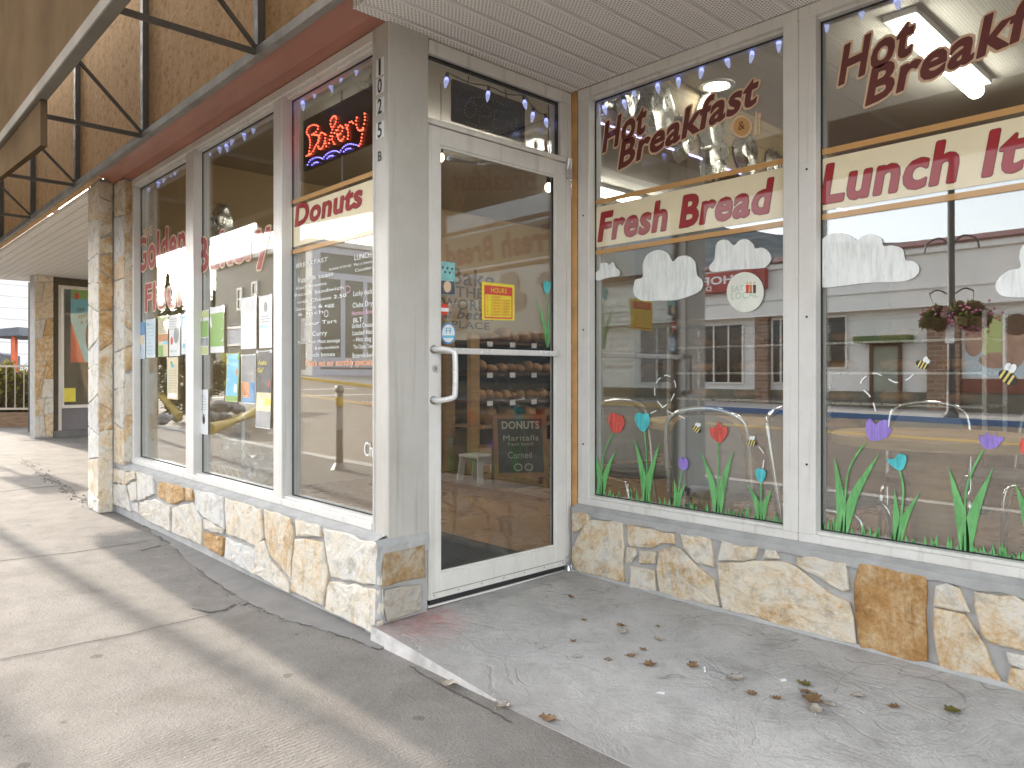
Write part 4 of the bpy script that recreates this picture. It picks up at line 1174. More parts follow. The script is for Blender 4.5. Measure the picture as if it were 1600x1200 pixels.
paint('painted_cloud', winC[0], [(Z3([(935, 415), (970, 362), (980, 272), (1010, 237), (1060, 237), (1100, 272), (1140, 237), (1190, 232), (1230, 265), (1242, 292), (1290, 287), (1330, 312), (1352, 360), (1320, 410), (1280, 425), (1100, 435), (960, 450)]), 0, 0)], [mPWHITE])
paint('painted_cloud', winC[1], [(Z4([(162, 280), (200, 222), (260, 192), (340, 192), (400, 220), (425, 237), (470, 207), (530, 197), (590, 227), (600, 275), (660, 272), (730, 297), (750, 370), (800, 377), (838, 410), (835, 460), (780, 500), (700, 515), (500, 522), (300, 546), (210, 553), (167, 540), (162, 420)]), 0, 0)], [mPWHITE], label='long white painted cloud on the right hand window')
paint('painted_cloud', winC[1], [(Z4([(1350, 545), (1375, 490), (1440, 440), (1520, 420), (1510, 350), (1530, 280), (1600, 230), (1700, 260), (1760, 420), (1740, 560), (1650, 610), (1543, 620), (1420, 615), (1370, 590)]), 0, 0)], [mPWHITE])
def tulip(wdw, Z, head, stem, base, tips, mat, P=PC_, wl=0.012):
    bm = BM()
    poly(bm, smooth_loop([P(x, y) for x, y in Z(head)], 3), P.th, 0)
    st = smooth_curve([P(x, y, 0.001) for x, y in Z(stem)], 5)
    ribbon(bm, st, 0.0035, P.nrm, P.th, 1)
    b = Z([base])[0]
    for t in tips:
        t = Z([t])[0]
        mid = ((b[0] * .5 + t[0] * .5) - (t[0] - b[0]) * .18, b[1] * .5 + t[1] * .5)
        cv = smooth_curve([P(b[0], b[1], 0.002), P(mid[0], mid[1], 0.002), P(t[0], t[1], 0.002)], 6)
        n = len(cv)
        ribbon(bm, cv, [wl * (0.5 + 1.1 * math.sin(math.pi * min(1, 0.15 + 0.85 * i / (n - 1)))) * (1 - 0.0 * i) * max(0.06, 1 - (i / (n - 1)) ** 3) for i in range(n)], P.nrm, P.th, 1)
    return obj('painted_tulip', bm, [mat, mPGREEN], wdw)
tulip(winC[0], Z5, [(265, 290), (292, 277), (320, 292), (350, 300), (366, 345), (345, 400), (310, 415), (277, 395), (260, 340)], [(290, 412), (240, 520), (215, 650), (210, 850)], (210, 850), [(165, 530), (305, 530)], mPRED)
tulip(winC[0], Z5, [(440, 292), (470, 277), (490, 287), (525, 282), (535, 330), (525, 370), (500, 405), (465, 385), (437, 330)], [(500, 403), (515, 600), (512, 900)], (510, 900), [(428, 440), (602, 480)], mPTEAL)
tulip(winC[0], Z5, [(735, 582), (748, 576), (760, 595), (772, 576), (795, 610), (785, 655), (760, 662), (735, 640), (728, 605)], [(752, 660), (728, 800), (715, 940)], (715, 940), [(697, 715), (778, 742)], mPPURP, wl=0.008)
tulip(winC[0], Z5, [(935, 377), (965, 380), (1000, 340), (1020, 370), (1055, 377), (1050, 430), (1020, 470), (1000, 480), (950, 440)], [(992, 478), (993, 980)], (991, 985), [(878, 540), (1097, 530)], mPRED)
tulip(winC[0], Z5, [(1245, 660), (1272, 652), (1310, 667), (1308, 715), (1285, 745), (1262, 735), (1247, 700)], [(1280, 743), (1281, 1020)], (1280, 1022), [(1193, 758), (1352, 785)], mPTEAL, wl=0.010)
tulip(winC[1], Z6, [(425, 302), (450, 277), (480, 312), (510, 290), (550, 287), (555, 330), (575, 337), (550, 385), (500, 405), (450, 405), (425, 360)], [(415, 425), (350, 520), (310, 640), (290, 960)], (285, 975), [(238, 500), (503, 480)], mPPURP)
tulip(winC[1], Z6, [(545, 517), (590, 512), (610, 487), (655, 492), (660, 530), (640, 575), (610, 580), (570, 550)], [(620, 580), (642, 690), (630, 850), (608, 1030)], (606, 1030), [(590, 690), (737, 710)], mPTEAL, wl=0.009)
tulip(winC[1], Z6, [(1085, 372), (1110, 387), (1130, 357), (1160, 382), (1185, 357), (1187, 382), (1230, 387), (1215, 420), (1180, 450), (1130, 455), (1095, 425)], [(1110, 462), (1040, 600), (1005, 750), (1005, 1080)], (1006, 1085), [(905, 560), (1167, 570)], mPPURP)
tulip(winC[1], Z6, [(1325, 420), (1345, 390), (1380, 402), (1420, 390), (1440, 430), (1410, 480), (1350, 488), (1328, 465)], [(1385, 486), (1400, 700), (1410, 1120)], (1412, 1130), [(1297, 655), (1520, 640)], mPRED)
def grass(wdw, Z, spots, mat):
    for (x, y, h) in spots:
        bm = BM()
        for k in range(rnd.randint(1, 2)):
            xx, hh = x + (k - .5) * 7 + rnd.uniform(-3, 3), h * rnd.uniform(.6, 1.15)
            lean = rnd.uniform(-12, 12)
            b = Z([(xx, y)])[0]; t = Z([(xx + lean, y - hh)])[0]; m = Z([(xx + lean * .3, y - hh * .55)])[0]
            cv = [PC_(b[0], b[1], .0022), PC_(m[0], m[1], .0022), PC_(t[0], t[1], .0022)]
            ribbon(bm, cv, [0.0035, 0.005, 0.0008], (0, -1, 0), (0, .0006, 0), 0)
        obj('painted_grass_tuft', bm, mat, wdw)
gs = []
for x in (185, 245, 265, 290, 325, 340, 410, 455, 475, 545, 612, 640, 672, 700, 725, 775, 815, 845, 905, 925, 1040, 1070, 1095, 1130, 1155, 1185, 1240, 1265, 1310, 1335, 1375, 1395, 1412):
    gs.append((x, 855 + (x - 185) * 0.166 - rnd.uniform(0, 12), rnd.uniform(50, 105)))
grass(winC[0], Z5, gs, mPGREEN)
gs = []
for x in list(range(150, 310, 26)) + [345, 405, 412, 450, 470, 490, 575, 590, 665, 700, 715, 775, 820, 835, 905, 920, 960, 1040, 1060, 1075, 1100, 1125] + list(range(1160, 1480, 20)):
    gs.append((x, 955 + (x - 150) * 0.163 - rnd.uniform(0, 10), rnd.uniform(55, 120)))
grass(winC[1], Z6, gs, mPGREEN)
def bee(wdw, x, y, s, flip=1, ang=0.6):
    bm = BM()
    ca, sa = math.cos(ang), math.sin(ang)
    def T(u, v): return (x + (u * ca - v * sa) * s * flip, y + (u * sa + v * ca) * s)
    poly(bm, [PC_(*T(10 * math.cos(t), 6 * math.sin(t)), 0.002) for t in [i * .35 for i in range(18)]], (0, .0004, 0), 1)
    for u in (-6, -1, 4):
        h = 6 * math.sqrt(max(0, 1 - (u / 10) ** 2)) * 0.96
        poly(bm, [PC_(*T(u - 1.2, -h), 0.001), PC_(*T(u + 1.2, -h), 0.001), PC_(*T(u + 1.2, h), 0.001), PC_(*T(u - 1.2, h), 0.001)], (0, .0004, 0), 0)
    for wx, wy, wr in ((-1, -10, 5), (-6, -9, 4)):
        poly(bm, [PC_(*T(wx + wr * .7 * math.cos(t), wy + wr * math.sin(t)), 0.0015) for t in [i * .52 for i in range(12)]], (0, .0004, 0), 2)
    obj('painted_bee', bm, [mPYEL, mBLACKP, mPWHITE], wdw)
bee(winC[0], 1088, 671, .75); bee(winC[0], 1175, 692, .75, 1, .3); bee(winC[1], 1440, 570, 1.0, -1, -.5); bee(winC[1], 1574, 590, 1.6, 1, .6)
def dashes(wdw, Z, pts):
    bm = BM()
    cv = smooth_curve([PC_(x, y, .0018) for x, y in Z(pts)], 8)
    L = 0; on = True; cur = [cv[0]]; seg = 0.032
    for a, b in zip(cv, cv[1:]):
        n = max(1, int((b - a).length / 0.006))
        for k in range(1, n + 1):
            q = a.lerp(b, k / n); L += (b - a).length / n
            if on: cur.append(q)
            if L > seg:
                if on and len(cur) > 1:
                    bm = BM(); ribbon(bm, cur, 0.0026, (0, -1, 0), (0, .0005, 0), 0); obj('painted_dash', bm, mPWHITE, wdw)
                on = not on; L = 0; cur = [q]; seg = 0.032 if on else 0.024
dashes(winC[0], Z5, [(540, 282), (625, 240), (680, 190), (708, 110), (690, 50), (640, 28), (590, 60), (568, 120), (580, 190), (650, 265), (740, 302), (808, 340)])
dashes(winC[0], Z5, [(1265, 505), (1300, 560), (1292, 650)])
dashes(winC[1], Z6, [(480, 235), (465, 185), (440, 140), (395, 92), (405, 45), (470, 12), (540, 38), (600, 66), (670, 45), (725, -10)])
# round paper badge
bm = BM()
poly(bm, ell(PC_, 1164.5, 456.5, 29, 31.5, 36), (0, .0006, 0), 0)
write(bm, PC_, 'EAT', 1143, 456, 1162, 9, 1, 0.0, -0.001)
write(bm, PC_, 'LOCAL', 1143, 468, 1185, 10, 1, 0.0, -0.001)
for i, (x, mi) in enumerate(((1168, 2), (1173, 3), (1179, 4))):
    poly(bm, [PC_(x - 2, 458, -.001), PC_(x + 2, 458, -.001), PC_(x + 2.4, 445, -.001), PC_(x - 2.4, 445, -.001)], (0, .0004, 0), mi)
    poly(bm, ell(PC_, x, 442, 1.7, 2, 12, -.001), (0, .0004, 0), 5)
obj('round_sticker', bm, [M('pale_sticker', (0.80, 0.82, 0.74), 0.5), M('pale_green_ink', (0.45, 0.60, 0.45), 0.5), mREDP, mORP, mDARKWOOD, mPEACHV], winC[0], label='round pale sticker reading Eat Local')

# --- on the door
Zd = lambda pts: pz(680, 380, 6.667, pts)
tulip(door, Zd, [(1127, 410), (1145, 402), (1158, 383), (1175, 402), (1203, 405), (1205, 450), (1190, 500), (1165, 530), (1140, 505), (1128, 460)], [(1165, 528), (1180, 700), (1175, 1080)], (1175, 1085), [(1050, 570), (1195, 800)], mPTEAL, PB_, 0.008)
def onglass(name, label, cat, poly_px, mats, P, extra=None, group=None, back=0.0):
    bm = BM()
    poly(bm, [P(x, y, back + 0.001) for x, y in poly_px], P.th, 0)
    if extra: extra(bm)
    return tag(obj(name, bm, mats), label, cat, group)
def hours(bm):
    P = PB_
    def q(u, v, b=-.0008):  # u,v in 0..1 across the notice
        tl, tr, bl, br = Vector((753, 440)).to_3d(), Vector((804, 445.5)).to_3d(), Vector((753.5, 499.7)).to_3d(), Vector((804, 500.7)).to_3d()
        a = tl.lerp(tr, u); c_ = bl.lerp(br, u); d = a.lerp(c_, v)
        return P(d.x, d.y, b)
    poly(bm, [q(.07, .08), q(.93, .08), q(.93, .32), q(.07, .32)], P.th * .4, 1)
    poly(bm, [q(.07, .92), q(.93, .92), q(.93, .96), q(.07, .96)], P.th * .4, 1)
    poly(bm, [q(.07, .32), q(.095, .32), q(.095, .92), q(.07, .92)], P.th * .4, 1)
    poly(bm, [q(.905, .32), q(.93, .32), q(.93, .92), q(.905, .92)], P.th * .4, 1)
    letters(bm, 'HOURS', q(.27, .26, -.002), q(.75, .26, -.002), q(.27, .13, -.002), 0, 0.0)
    for i, (d_, s) in enumerate((('S', 'CLOSED'), ('M', '7:00AM 5:00PM'), ('T', '7:00AM 5:00PM'), ('W', '7:00AM 5:00PM'), ('T', '7:00AM 5:00PM'), ('F', '7:00AM 5:00PM'), ('S', '8:00AM 4:00PM'))):
        v = .41 + i * .078
        letters(bm, d_, q(.14, v, -.002), q(.18, v, -.002), q(.14, v - .052, -.002), 1, 0.0)
        letters(bm, s, q(.27, v, -.002), q(.84 if i else .55, v, -.002), q(.27, v - .052, -.002), 1, 0.0)
onglass('hours_sign', 'yellow and red opening hours notice on the door glass', 'sign', [(753, 440), (804, 445.5), (804, 500.7), (753.5, 499.7)], [mYELP, mREDP], PB_, hours)
def bluest(bm):
    poly(bm, ell(PB_, 700.7, 521, 9.8, 14, 24, 0.0002), PB_.th * .4, 1)
    poly(bm, [PB_(691.5, 524, 0), PB_(710, 524, 0), PB_(709.2, 528, 0), PB_(692.3, 528, 0)], PB_.th * .3, 2)
    for x in (697.5, 703.5): poly(bm, [PB_(x - .8, 521, 0), PB_(x + .8, 521, 0), PB_(x + .8, 512, 0), PB_(x - .8, 512, 0)], PB_.th * .3, 2)
    for y in (512, 516): poly(bm, [PB_(696, y, 0), PB_(705.5, y, 0), PB_(705.5, y + 1.3, 0), PB_(696, y + 1.3, 0)], PB_.th * .3, 2)
onglass('round_sticker', 'round blue and white sticker on the door glass above the pull handle', 'sticker', [(700.7 + 12 * math.cos(t), 521 + 17 * math.sin(t)) for t in [i * math.pi / 14 for i in range(28)]], [mBLUEP, mPAPER, mSKYP], PB_, bluest)
def redst(bm):
    poly(bm, [PB_(688.5, 480.5, 0), PB_(701, 481.5, 0), PB_(701, 487, 0), PB_(688.5, 486.5, 0)], PB_.th * .3, 1)
onglass('round_sticker', 'small red octagonal sticker at the left edge of the door glass', 'sticker', [(694.5 + 7.5 * math.cos(t), 483.5 + 9.5 * math.sin(t)) for t in [i * math.pi / 4 + .39 for i in range(8)]], [mREDP, mPAPER], PB_, redst)
def flyer(bm):
    poly(bm, [PB_(689, 438, 0), PB_(710, 440, 0), PB_(711, 460, 0), PB_(689, 460, 0)], PB_.th * .4, 1)
    poly(bm, ell(PB_, 699, 448, 6, 9, 16, -.0006), PB_.th * .3, 2)
    for k in range(5):
        x, y = 692 + 3.6 * k, 418 + (k * 7) % 13
        poly(bm, ell(PB_, x, y, 1.8, 2.2, 9, -.0002), PB_.th * .3, 1)
onglass('picture_flyer', 'small teal picture flyer taped inside the door glass', 'poster', [(688.5, 408), (711, 410.5), (711.5, 461), (688.5, 460.5)], [M('teal_print', (.25, .55, .55), .5, 0, .3, 30), M('dark_picture', (.09, .09, .12), .5, 0, .5, 40), mPEACHV], PB_, flyer)

# --- notices taped inside the street windows
Zp = lambda pts: pz(200, 460, 3.75, pts)
def notice(label, rect, base, deco, mats, curl=0.0, group='notices taped inside the street windows'):
    (x0, y0), (x1, y1) = Zp([rect[0]])[0], Zp([rect[1]])[0]
    a = PA(x0, y0, .002); b = PA(x1, y1, .002)
    xl, zt = a.x, a.z; xr = b.x; zb = b.z
    # paper is a rectangle: its lower edge is level
    zb = PA(x0, (Zp([(0, rect[2])])[0][1]) if len(rect) > 2 else y1 + (x1 - x0) * -0.02, .002).z
    W, H = xr - xl, zt - zb
    bm = BM(); n = 6
    def q(u, v, off=0.0):
        return Vector((xl + W * u, YIA - .002 - off - curl * (v ** 2) + 0.002 * math.sin(u * 3 + v * 2), zt - H * v))
    g = [[bm.verts.new(q(u / 4, v / n)) for v in range(n + 1)] for u in range(5)]
    for i in range(4):
        for j in range(n): bm.faces.new((g[i][j], g[i + 1][j], g[i + 1][j + 1], g[i][j + 1])).material_index = 0
    for d in deco:
        kind = d[0]
        if kind == 'r':
            _, u0, v0, u1, v1, mi = d; k = max(1, int((v1 - v0) * 6))
            for j in range(k):
                va, vb = v0 + (v1 - v0) * j / k, v0 + (v1 - v0) * (j + 1) / k
                fs = bm.faces.new([bm.verts.new(q(u, v, .0016)) for u, v in ((u0, va), (u1, va), (u1, vb), (u0, vb))]); fs.material_index = mi
        elif kind == 'l':     # rows of small print
            _, u0, v0, u1, v1, rows, mi = d
            for r_ in range(rows):
                v = v0 + (v1 - v0) * r_ / max(1, rows - 1); u = u0
                ue = u1 - rnd.uniform(0, .25) * (u1 - u0)
                while u < ue:
                    wl = rnd.uniform(.04, .13)
                    fs = bm.faces.new([bm.verts.new(q(*p, .002)) for p in ((u, v - .008), (min(u + wl, ue), v - .008), (min(u + wl, ue), v + .006), (u, v + .006))]); fs.material_index = mi
                    u += wl + .03
        elif kind == 'e':
            _, uc, vc, ru, rv, mi = d
            fs = bm.faces.new([bm.verts.new(q(uc + ru * math.cos(t * .52), vc + rv * math.sin(t * .52), .0022)) for t in range(12)]); fs.material_index = mi
        elif kind == 't':
            _, s, u0, v0, u1, v1, mi, bold = d
            letters(bm, s, q(u0, v1, .003), Vector((q(u1, v1, .003).x, q(u0, v1, .003).y, q(u0, v1).z)), q(u0, v0, .003), mi, bold)
    for u in (0.06, .94):      # tape
        fs = bm.faces.new([bm.verts.new(q(*p, .0026)) for p in ((u - .06, -.01), (u + .06, -.01), (u + .06, .03), (u - .06, .03))]); fs.material_index = 0
    bmesh.ops.recalc_face_normals(bm, faces=bm.faces[:])
    bmesh.ops.reverse_faces(bm, faces=[f for f in bm.faces if f.normal.y > 0])
    return tag(obj('notice', bm, mats), label, 'poster', group)
notice('narrow dark blue notice, leftmost of the row in the farthest window', ((60, 165), (103, 375), 378), 0, [('r', 0, 0, 1, .36, 1), ('r', .25, .36, .8, .6, 2), ('l', .1, .68, .9, .95, 5, 1)], [mPALEBLUE, mBLUEP, mCREAMP])
notice('plain pale blue sheet second from the left in the farthest window', ((106, 150), (163, 368), 372), 0, [('l', .12, .15, .9, .9, 9, 1), ('e', .25, .12, .1, .03, 1)], [mPALEBLUE, mSKYP])
notice('cream notice with orange middle and a blue box in the farthest window', ((178, 131), (238, 360), 366), 0, [('r', 0, 0, 1, .1, 3), ('r', 0, .45, 1, .62, 1), ('r', .5, .55, .95, .7, 2), ('l', .1, .15, .9, .4, 6, 4), ('r', 0, .72, .5, 1, 5)], [mCREAMP, mORP, mSKYP, mLIMEP, mGREYP, mGREENP])
notice('white notice with a grey tree picture in the farthest window', ((241, 125), (309, 355), 364), 0, [('e', .65, .5, .22, .2, 1), ('e', .25, .62, .12, .1, 2), ('l', .1, .1, .9, .34, 5, 1), ('t', 'OPEN HOUSE', .1, .85, .9, .9, 1, 0.0)], [mPAPER, mGREYP, mREDP])
notice('pale blue sheet half tucked behind the frame in the farthest window', ((312, 116), (340, 345), 352), 0, [('r', .2, .05, .9, .12, 1), ('l', .15, .2, .9, .7, 8, 1), ('r', .4, .72, .9, .84, 1)], [mPALEBLUE, mSKYP])
notice('tall cream price list hanging alone below the row in the farthest window', ((230, 370), (296, 605), 612), 0, [('e', .5, .2, .14, .05, 1), ('e', .4, .13, .1, .04, 2), ('l', .08, .32, .35, .8, 9, 1), ('l', .42, .32, .62, .8, 9, 3), ('l', .7, .32, .95, .8, 9, 4), ('r', .1, .86, .9, .96, 5)], [mCREAMP, mSKYP, mGREENP, mORP, mGREYP, mPAPER])
notice('green and yellow notice with a dark band in the middle window', ((407, 100), (477, 350), 357), 0, [('r', .04, .02, .96, .16, 1), ('r', .04, .24, .96, .6, 2), ('r', .25, .26, .7, .36, 3), ('r', .04, .62, .96, .8, 4), ('r', .04, .82, .96, .98, 1), ('l', .15, .64, .85, .78, 4, 3)], [mPAPER, mLIMEP, mGREENP, mPAPER, mGREYP])
notice('white notice with a green lower half in the middle window', ((483, 78), (568, 338), 344), 0, [('r', 0, .14, 1, .86, 1), ('e', .2, .32, .22, .16, 2), ('r', .55, .62, .95, .76, 2), ('l', .5, .2, .95, .5, 6, 2)], [mPAPER, mGREENP, mPAPER])
notice('large white sheet with faint grey print in the middle window', ((662, 24), (756, 316), 322), 0, [('l', .2, .3, .85, .36, 2, 1), ('l', .15, .52, .9, .66, 3, 1), ('r', .25, .02, .8, .28, 1)], [mPAPER, M('faint_print', (.62, .64, .65), .6)])
notice('large pale sheet with one dark bottle picture beside the middle mullion', ((769, 12), (847, 305), 316), 0, [('e', .5, .22, .12, .1, 1), ('l', .2, .4, .85, .5, 3, 1), ('e', .2, .58, .14, .03, 2), ('e', .5, .6, .12, .03, 2)], [mPAPER, mGREYP, M('mint_print', (.3, .75, .7), .5)])
notice('white list with a small black drawing low in the middle window', ((402, 556), (472, 805), 813), 0, [('l', .25, .15, .95, .45, 6, 1), ('e', .65, .68, .1, .09, 2), ('e', .65, .58, .05, .04, 2), ('l', .05, .12, .2, .75, 3, 1)], [mPAPER, mGREYP, mBLACKP])
notice('bright sky blue cartoon map with green foot, curling at its edges', ((580, 347), (656, 618), 626), 0, [('r', .05, .02, .95, .88, 1), ('r', .05, .88, .95, .98, 2), ('e', .2, .16, .15, .06, 3), ('e', .75, .1, .3, .05, 4), ('e', .4, .3, .3, .08, 5), ('e', .8, .38, .12, .08, 6), ('e', .8, .72, .16, .1, 5), ('e', .35, .55, .2, .14, 5)], [mLIMEP, mSKYP, mGREENP, mYELP, mGREENP, mPALEBLUE, mORP], 0.012)
notice('poster with grey photo above orange and blue panels in the middle window', ((664, 354), (751, 628), 637), 0, [('r', .04, .02, .96, .55, 1), ('e', .62, .32, .22, .14, 2), ('r', .04, .56, .58, .88, 3), ('r', .6, .56, .96, .88, 4), ('r', .04, .88, .96, .98, 4), ('l', .1, .06, .5, .2, 3, 0), ('l', .1, .6, .5, .84, 6, 0)], [mPAPER, mGREYP, mCREAMP, mORP, mBLUEP])
notice('black poster with yellow title above a pale landscape photo', ((756, 332), (847, 770), 778), 0, [('r', .02, .01, 1, .54, 1), ('t', 'Autumn', .12, .12, .98, .18, 2, .01), ('t', 'Gathering', .1, .22, .98, .28, 2, .01), ('e', .2, .05, .14, .04, 4), ('e', .6, .07, .12, .045, 4), ('l', .2, .32, .95, .35, 2, 5), ('e', .4, .44, .12, .05, 4), ('e', .75, .42, .14, .06, 3), ('r', .2, .48, .9, .52, 6), ('r', .02, .54, 1, .78, 5), ('e', .7, .66, .3, .05, 2), ('r', .02, .78, 1, .99, 4), ('r', .1, .84, .25, .92, 5)], [mPAPER, mBLACKP, mYELP, mREDP, mGREYP, mCREAMP, mBLUEP], 0.01)

# --- lit signs hanging inside
ls = thing('led_sign', 'black lit sign spelling Bakery in red dots over a blue wave', 'sign', onY(526, 205, 1.95))
YL = 1.945
bm = BM()
c = [onY(x, y, YL) for x, y in ((473.7, 188.7), (581.5, 137), (579, 235), (473.7, 268))]
x0, x1 = c[0].x, onY(600, 200, YL).x; zt, zb = c[0].z, c[3].z
box(bm, x0, x1, YL, YL + .018, zb, zt, .002); obj('panel', bm, mPANEL, ls)
Zs = lambda pts: pz(400, 60, 4.0, pts)
def dots(strokes, step, r):
    bm = BM()
    for st in strokes:
        P = smooth_curve([onY(x, y, YL - .003) for x, y in Zs(st)], 5); d = 0; last = None
        for q in P:
            if last is None or (q - last).length > step:
                bmesh.ops.create_icosphere(bm, subdivisions=1, radius=r, matrix=Matrix.Translation(q)); last = q
    return bm
STR = [[(330, 720), (335, 690), (338, 650), (330, 610), (316, 590), (328, 555), (360, 540), (387, 550), (380, 578), (350, 602)], [(350, 602), (388, 606), (396, 630), (380, 660), (362, 690), (350, 715), (316, 735)],
    [(432, 600), (408, 588), (392, 620), (386, 660), (396, 692), (416, 680), (430, 640), (434, 602)], [(432, 640), (440, 680)],
    [(470, 552), (464, 520), (480, 490), (500, 490), (498, 522), (480, 560), (465, 610), (455, 662)], [(502, 575), (474, 622), (490, 660)],
    [(508, 606), (532, 590), (542, 560), (522, 545), (508, 580), (512, 622), (532, 640), (552, 610)],
    [(560, 540), (572, 570), (576, 600), (572, 632)], [(566, 560), (590, 518), (606, 530)],
    [(630, 495), (625, 530), (640, 572), (665, 568), (680, 510), (678, 470)], [(668, 570), (660, 620), (650, 665), (638, 672)]]
for grp in ((0, 1), (2, 3), (4, 5), (6,), (7, 8), (9, 10)):
    obj('led_letter', dots([STR[i] for i in grp], 0.0135, 0.0048), mLEDR, ls)
obj('blue_led_wave', dots([[(322, 790), (340, 760), (370, 745), (400, 745), (418, 754)], [(425, 740), (445, 720), (475, 705), (500, 703), (522, 713)], [(530, 700), (550, 675), (580, 660), (610, 662), (642, 672)],
    [(350, 790), (370, 775), (390, 775)], [(445, 750), (462, 735), (484, 733)], [(548, 708), (570, 690), (594, 688)]], 0.0125, 0.004), mLEDB, ls)
bm = BM()
for (xx, za, zz) in ((onY(532, 150, YL).x, zt, 2.56), (onY(576, 150, YL).x, zt, 2.56)):
    z = za; k = 0
    while z < zz:
        if k % 2: box(bm, xx - .006, xx + .006, YL + .006, YL + .010, z, z + .022, .001)
        else: box(bm, xx - .002, xx + .002, YL + .002, YL + .014, z, z + .022, .001)
        z += .019; k += 1
    obj('hanging_chain', bm, mALU, ls); bm = BM()
xx = onY(533, 280, YL).x
tube(bm, [(xx, YL + .006, zb), (xx + .004, YL + .006, zb - .16)], .004, 6)
obj('hanging_chain', bm, mALU, ls)
XO = -2.80
os_ = thing('open_sign', 'unlit black dotted sign spelling Open behind the glass over the door', 'sign', onX(764, 170, XO))
bm = BM(); a = onX(708, 123, XO); b = onX(820.8, 221, XO)
box(bm, XO - .02, XO, a.y, b.y, onX(708, 188, XO).z, a.z, .002); obj('panel', bm, mPANEL, os_)
bm = BM()
Zo = lambda pts: pz(640, 60, 4.2857, pts)
for st in ([(408 + 40 * math.cos(t), 475 + 55 * math.sin(t)) for t in [i * .35 for i in range(19)]],
           [(466, 558), (470, 515), (476, 455), (508, 450), (540, 478), (536, 522), (490, 520)], [(632, 492), (575, 486), (566, 540), (560, 595), (612, 608)], [(570, 545), (612, 548)],
           [(642, 640), (652, 570), (662, 560), (690, 600), (705, 640), (714, 575), (716, 530)],
           [(400, 405), (430, 395), (500, 398), (560, 415), (620, 438), (660, 460)], [(380, 560), (430, 580), (500, 610), (560, 625)]):
    last = None
    for q in smooth_curve([onX(x, y, XO + .003) for x, y in Zo(st)], 5):
        if last is None or (q - last).length > .0145:
            bmesh.ops.create_icosphere(bm, subdivisions=1, radius=.003, matrix=Matrix.Translation(q)); last = q
obj('dotted_letters', bm, mLEDOFF, os_)
bm = BM(); tube(bm, [(XO - .01, a.y + .1, a.z), (XO - .02, a.y + .16, 2.9)], .003, 6); tube(bm, [(XO - .01, b.y - .12, a.z - .02), (XO - .02, b.y - .2, 2.9)], .003, 6)
obj('hanging_wire', bm, mRUBBER, os_)

# --- strings of big bulbs along the heads of the windows
def bulbmesh():
    bm = BM()
    lathe(bm, [(.006, .022), (.0085, .020), (.0085, .0), (.0075, -.002)], (0, 0, 0), 10, 0)
    lathe(bm, [(.0075, -.0022), (.0105, -.012), (.0118, -.020)], (0, 0, 0), 8, 1)
    lathe(bm, [(.0116, -.0202), (.0105, -.032), (.0065, -.046), (.002, -.056)], (0, 0, 0), 8, 2)
    return bm
def string(label, pts, plane, kind, off):
    W = [(onY(x, y, plane + off) if kind == 'y' else onX(x, y, plane - off)) for x, y in pts]
    t = thing('string_lights', label, 'string lights', W[0], 'strings of large blue bulbs inside the windows')
    src = None
    for p in W:
        if src is None:
            src = obj('bulb', bulbmesh(), [mSOCKET, mBULB, mBULBCLEAR], t); o = src
        else:
            o = src.copy(); COL.objects.link(o)
        o.location = Vector(p) + Vector((0, 0, .028)); 
        o.rotation_euler = (rnd.uniform(-.25, .25), rnd.uniform(-.25, .25), rnd.uniform(0, 6))
    bm = BM(); top = []
    for i, p in enumerate(W):
        top.append(Vector(p) + Vector((0, .004, .052)))
        if i < len(W) - 1:
            m_ = (Vector(p) + Vector(W[i + 1])) / 2 + Vector((0, .006, .052 - rnd.uniform(0, .025))); top.append(m_)
    if len(top) > 2: tube(bm, smooth_curve(top, 3), .0028, 6)
    obj('cable', bm, mSOCKET, t)
string('string of blue bulbs under the head of the farthest street window', [(222, 319), (231, 295), (248, 288), (257, 281), (266, 272), (274, 270)], YA, 'y', .035)
string('string of blue bulbs under the head of the middle street window', [(320, 250), (328, 238), (343, 234), (353, 232), (363, 222), (381, 214), (396, 202), (405, 190), (418, 182)], YA, 'y', .035)
string('string of blue bulbs above the lit Bakery sign', [(472.5, 166), (492, 145), (514.5, 136), (536, 120), (557, 109)], YA, 'y', .035)
string('string of blue bulbs inside the glass over the door', [(698, 130), (763, 151), (819, 165), (833, 183), (853, 193)], XB, 'x', .04)
string('string of blue bulbs under the head of the window beside the door', [(932, 187), (943, 172), (974, 164), (990, 146), (1027, 139), (1060, 130), (1096.7, 115), (1135, 99), (1176, 89), (1217, 71)], YC, 'y', .035)
string('blue bulbs along the top of the right hand recessed window', [(1290, 40), (1345, 22), (1400, 8), (1460, -12), (1530, -34)], YC, 'y', .035)
# ------------------------------------------------------------------ things inside the shop
def cam_on_floor(px, D): 
    p = atD(px, 600, D); return Vector((p.x, p.y, 0.076))
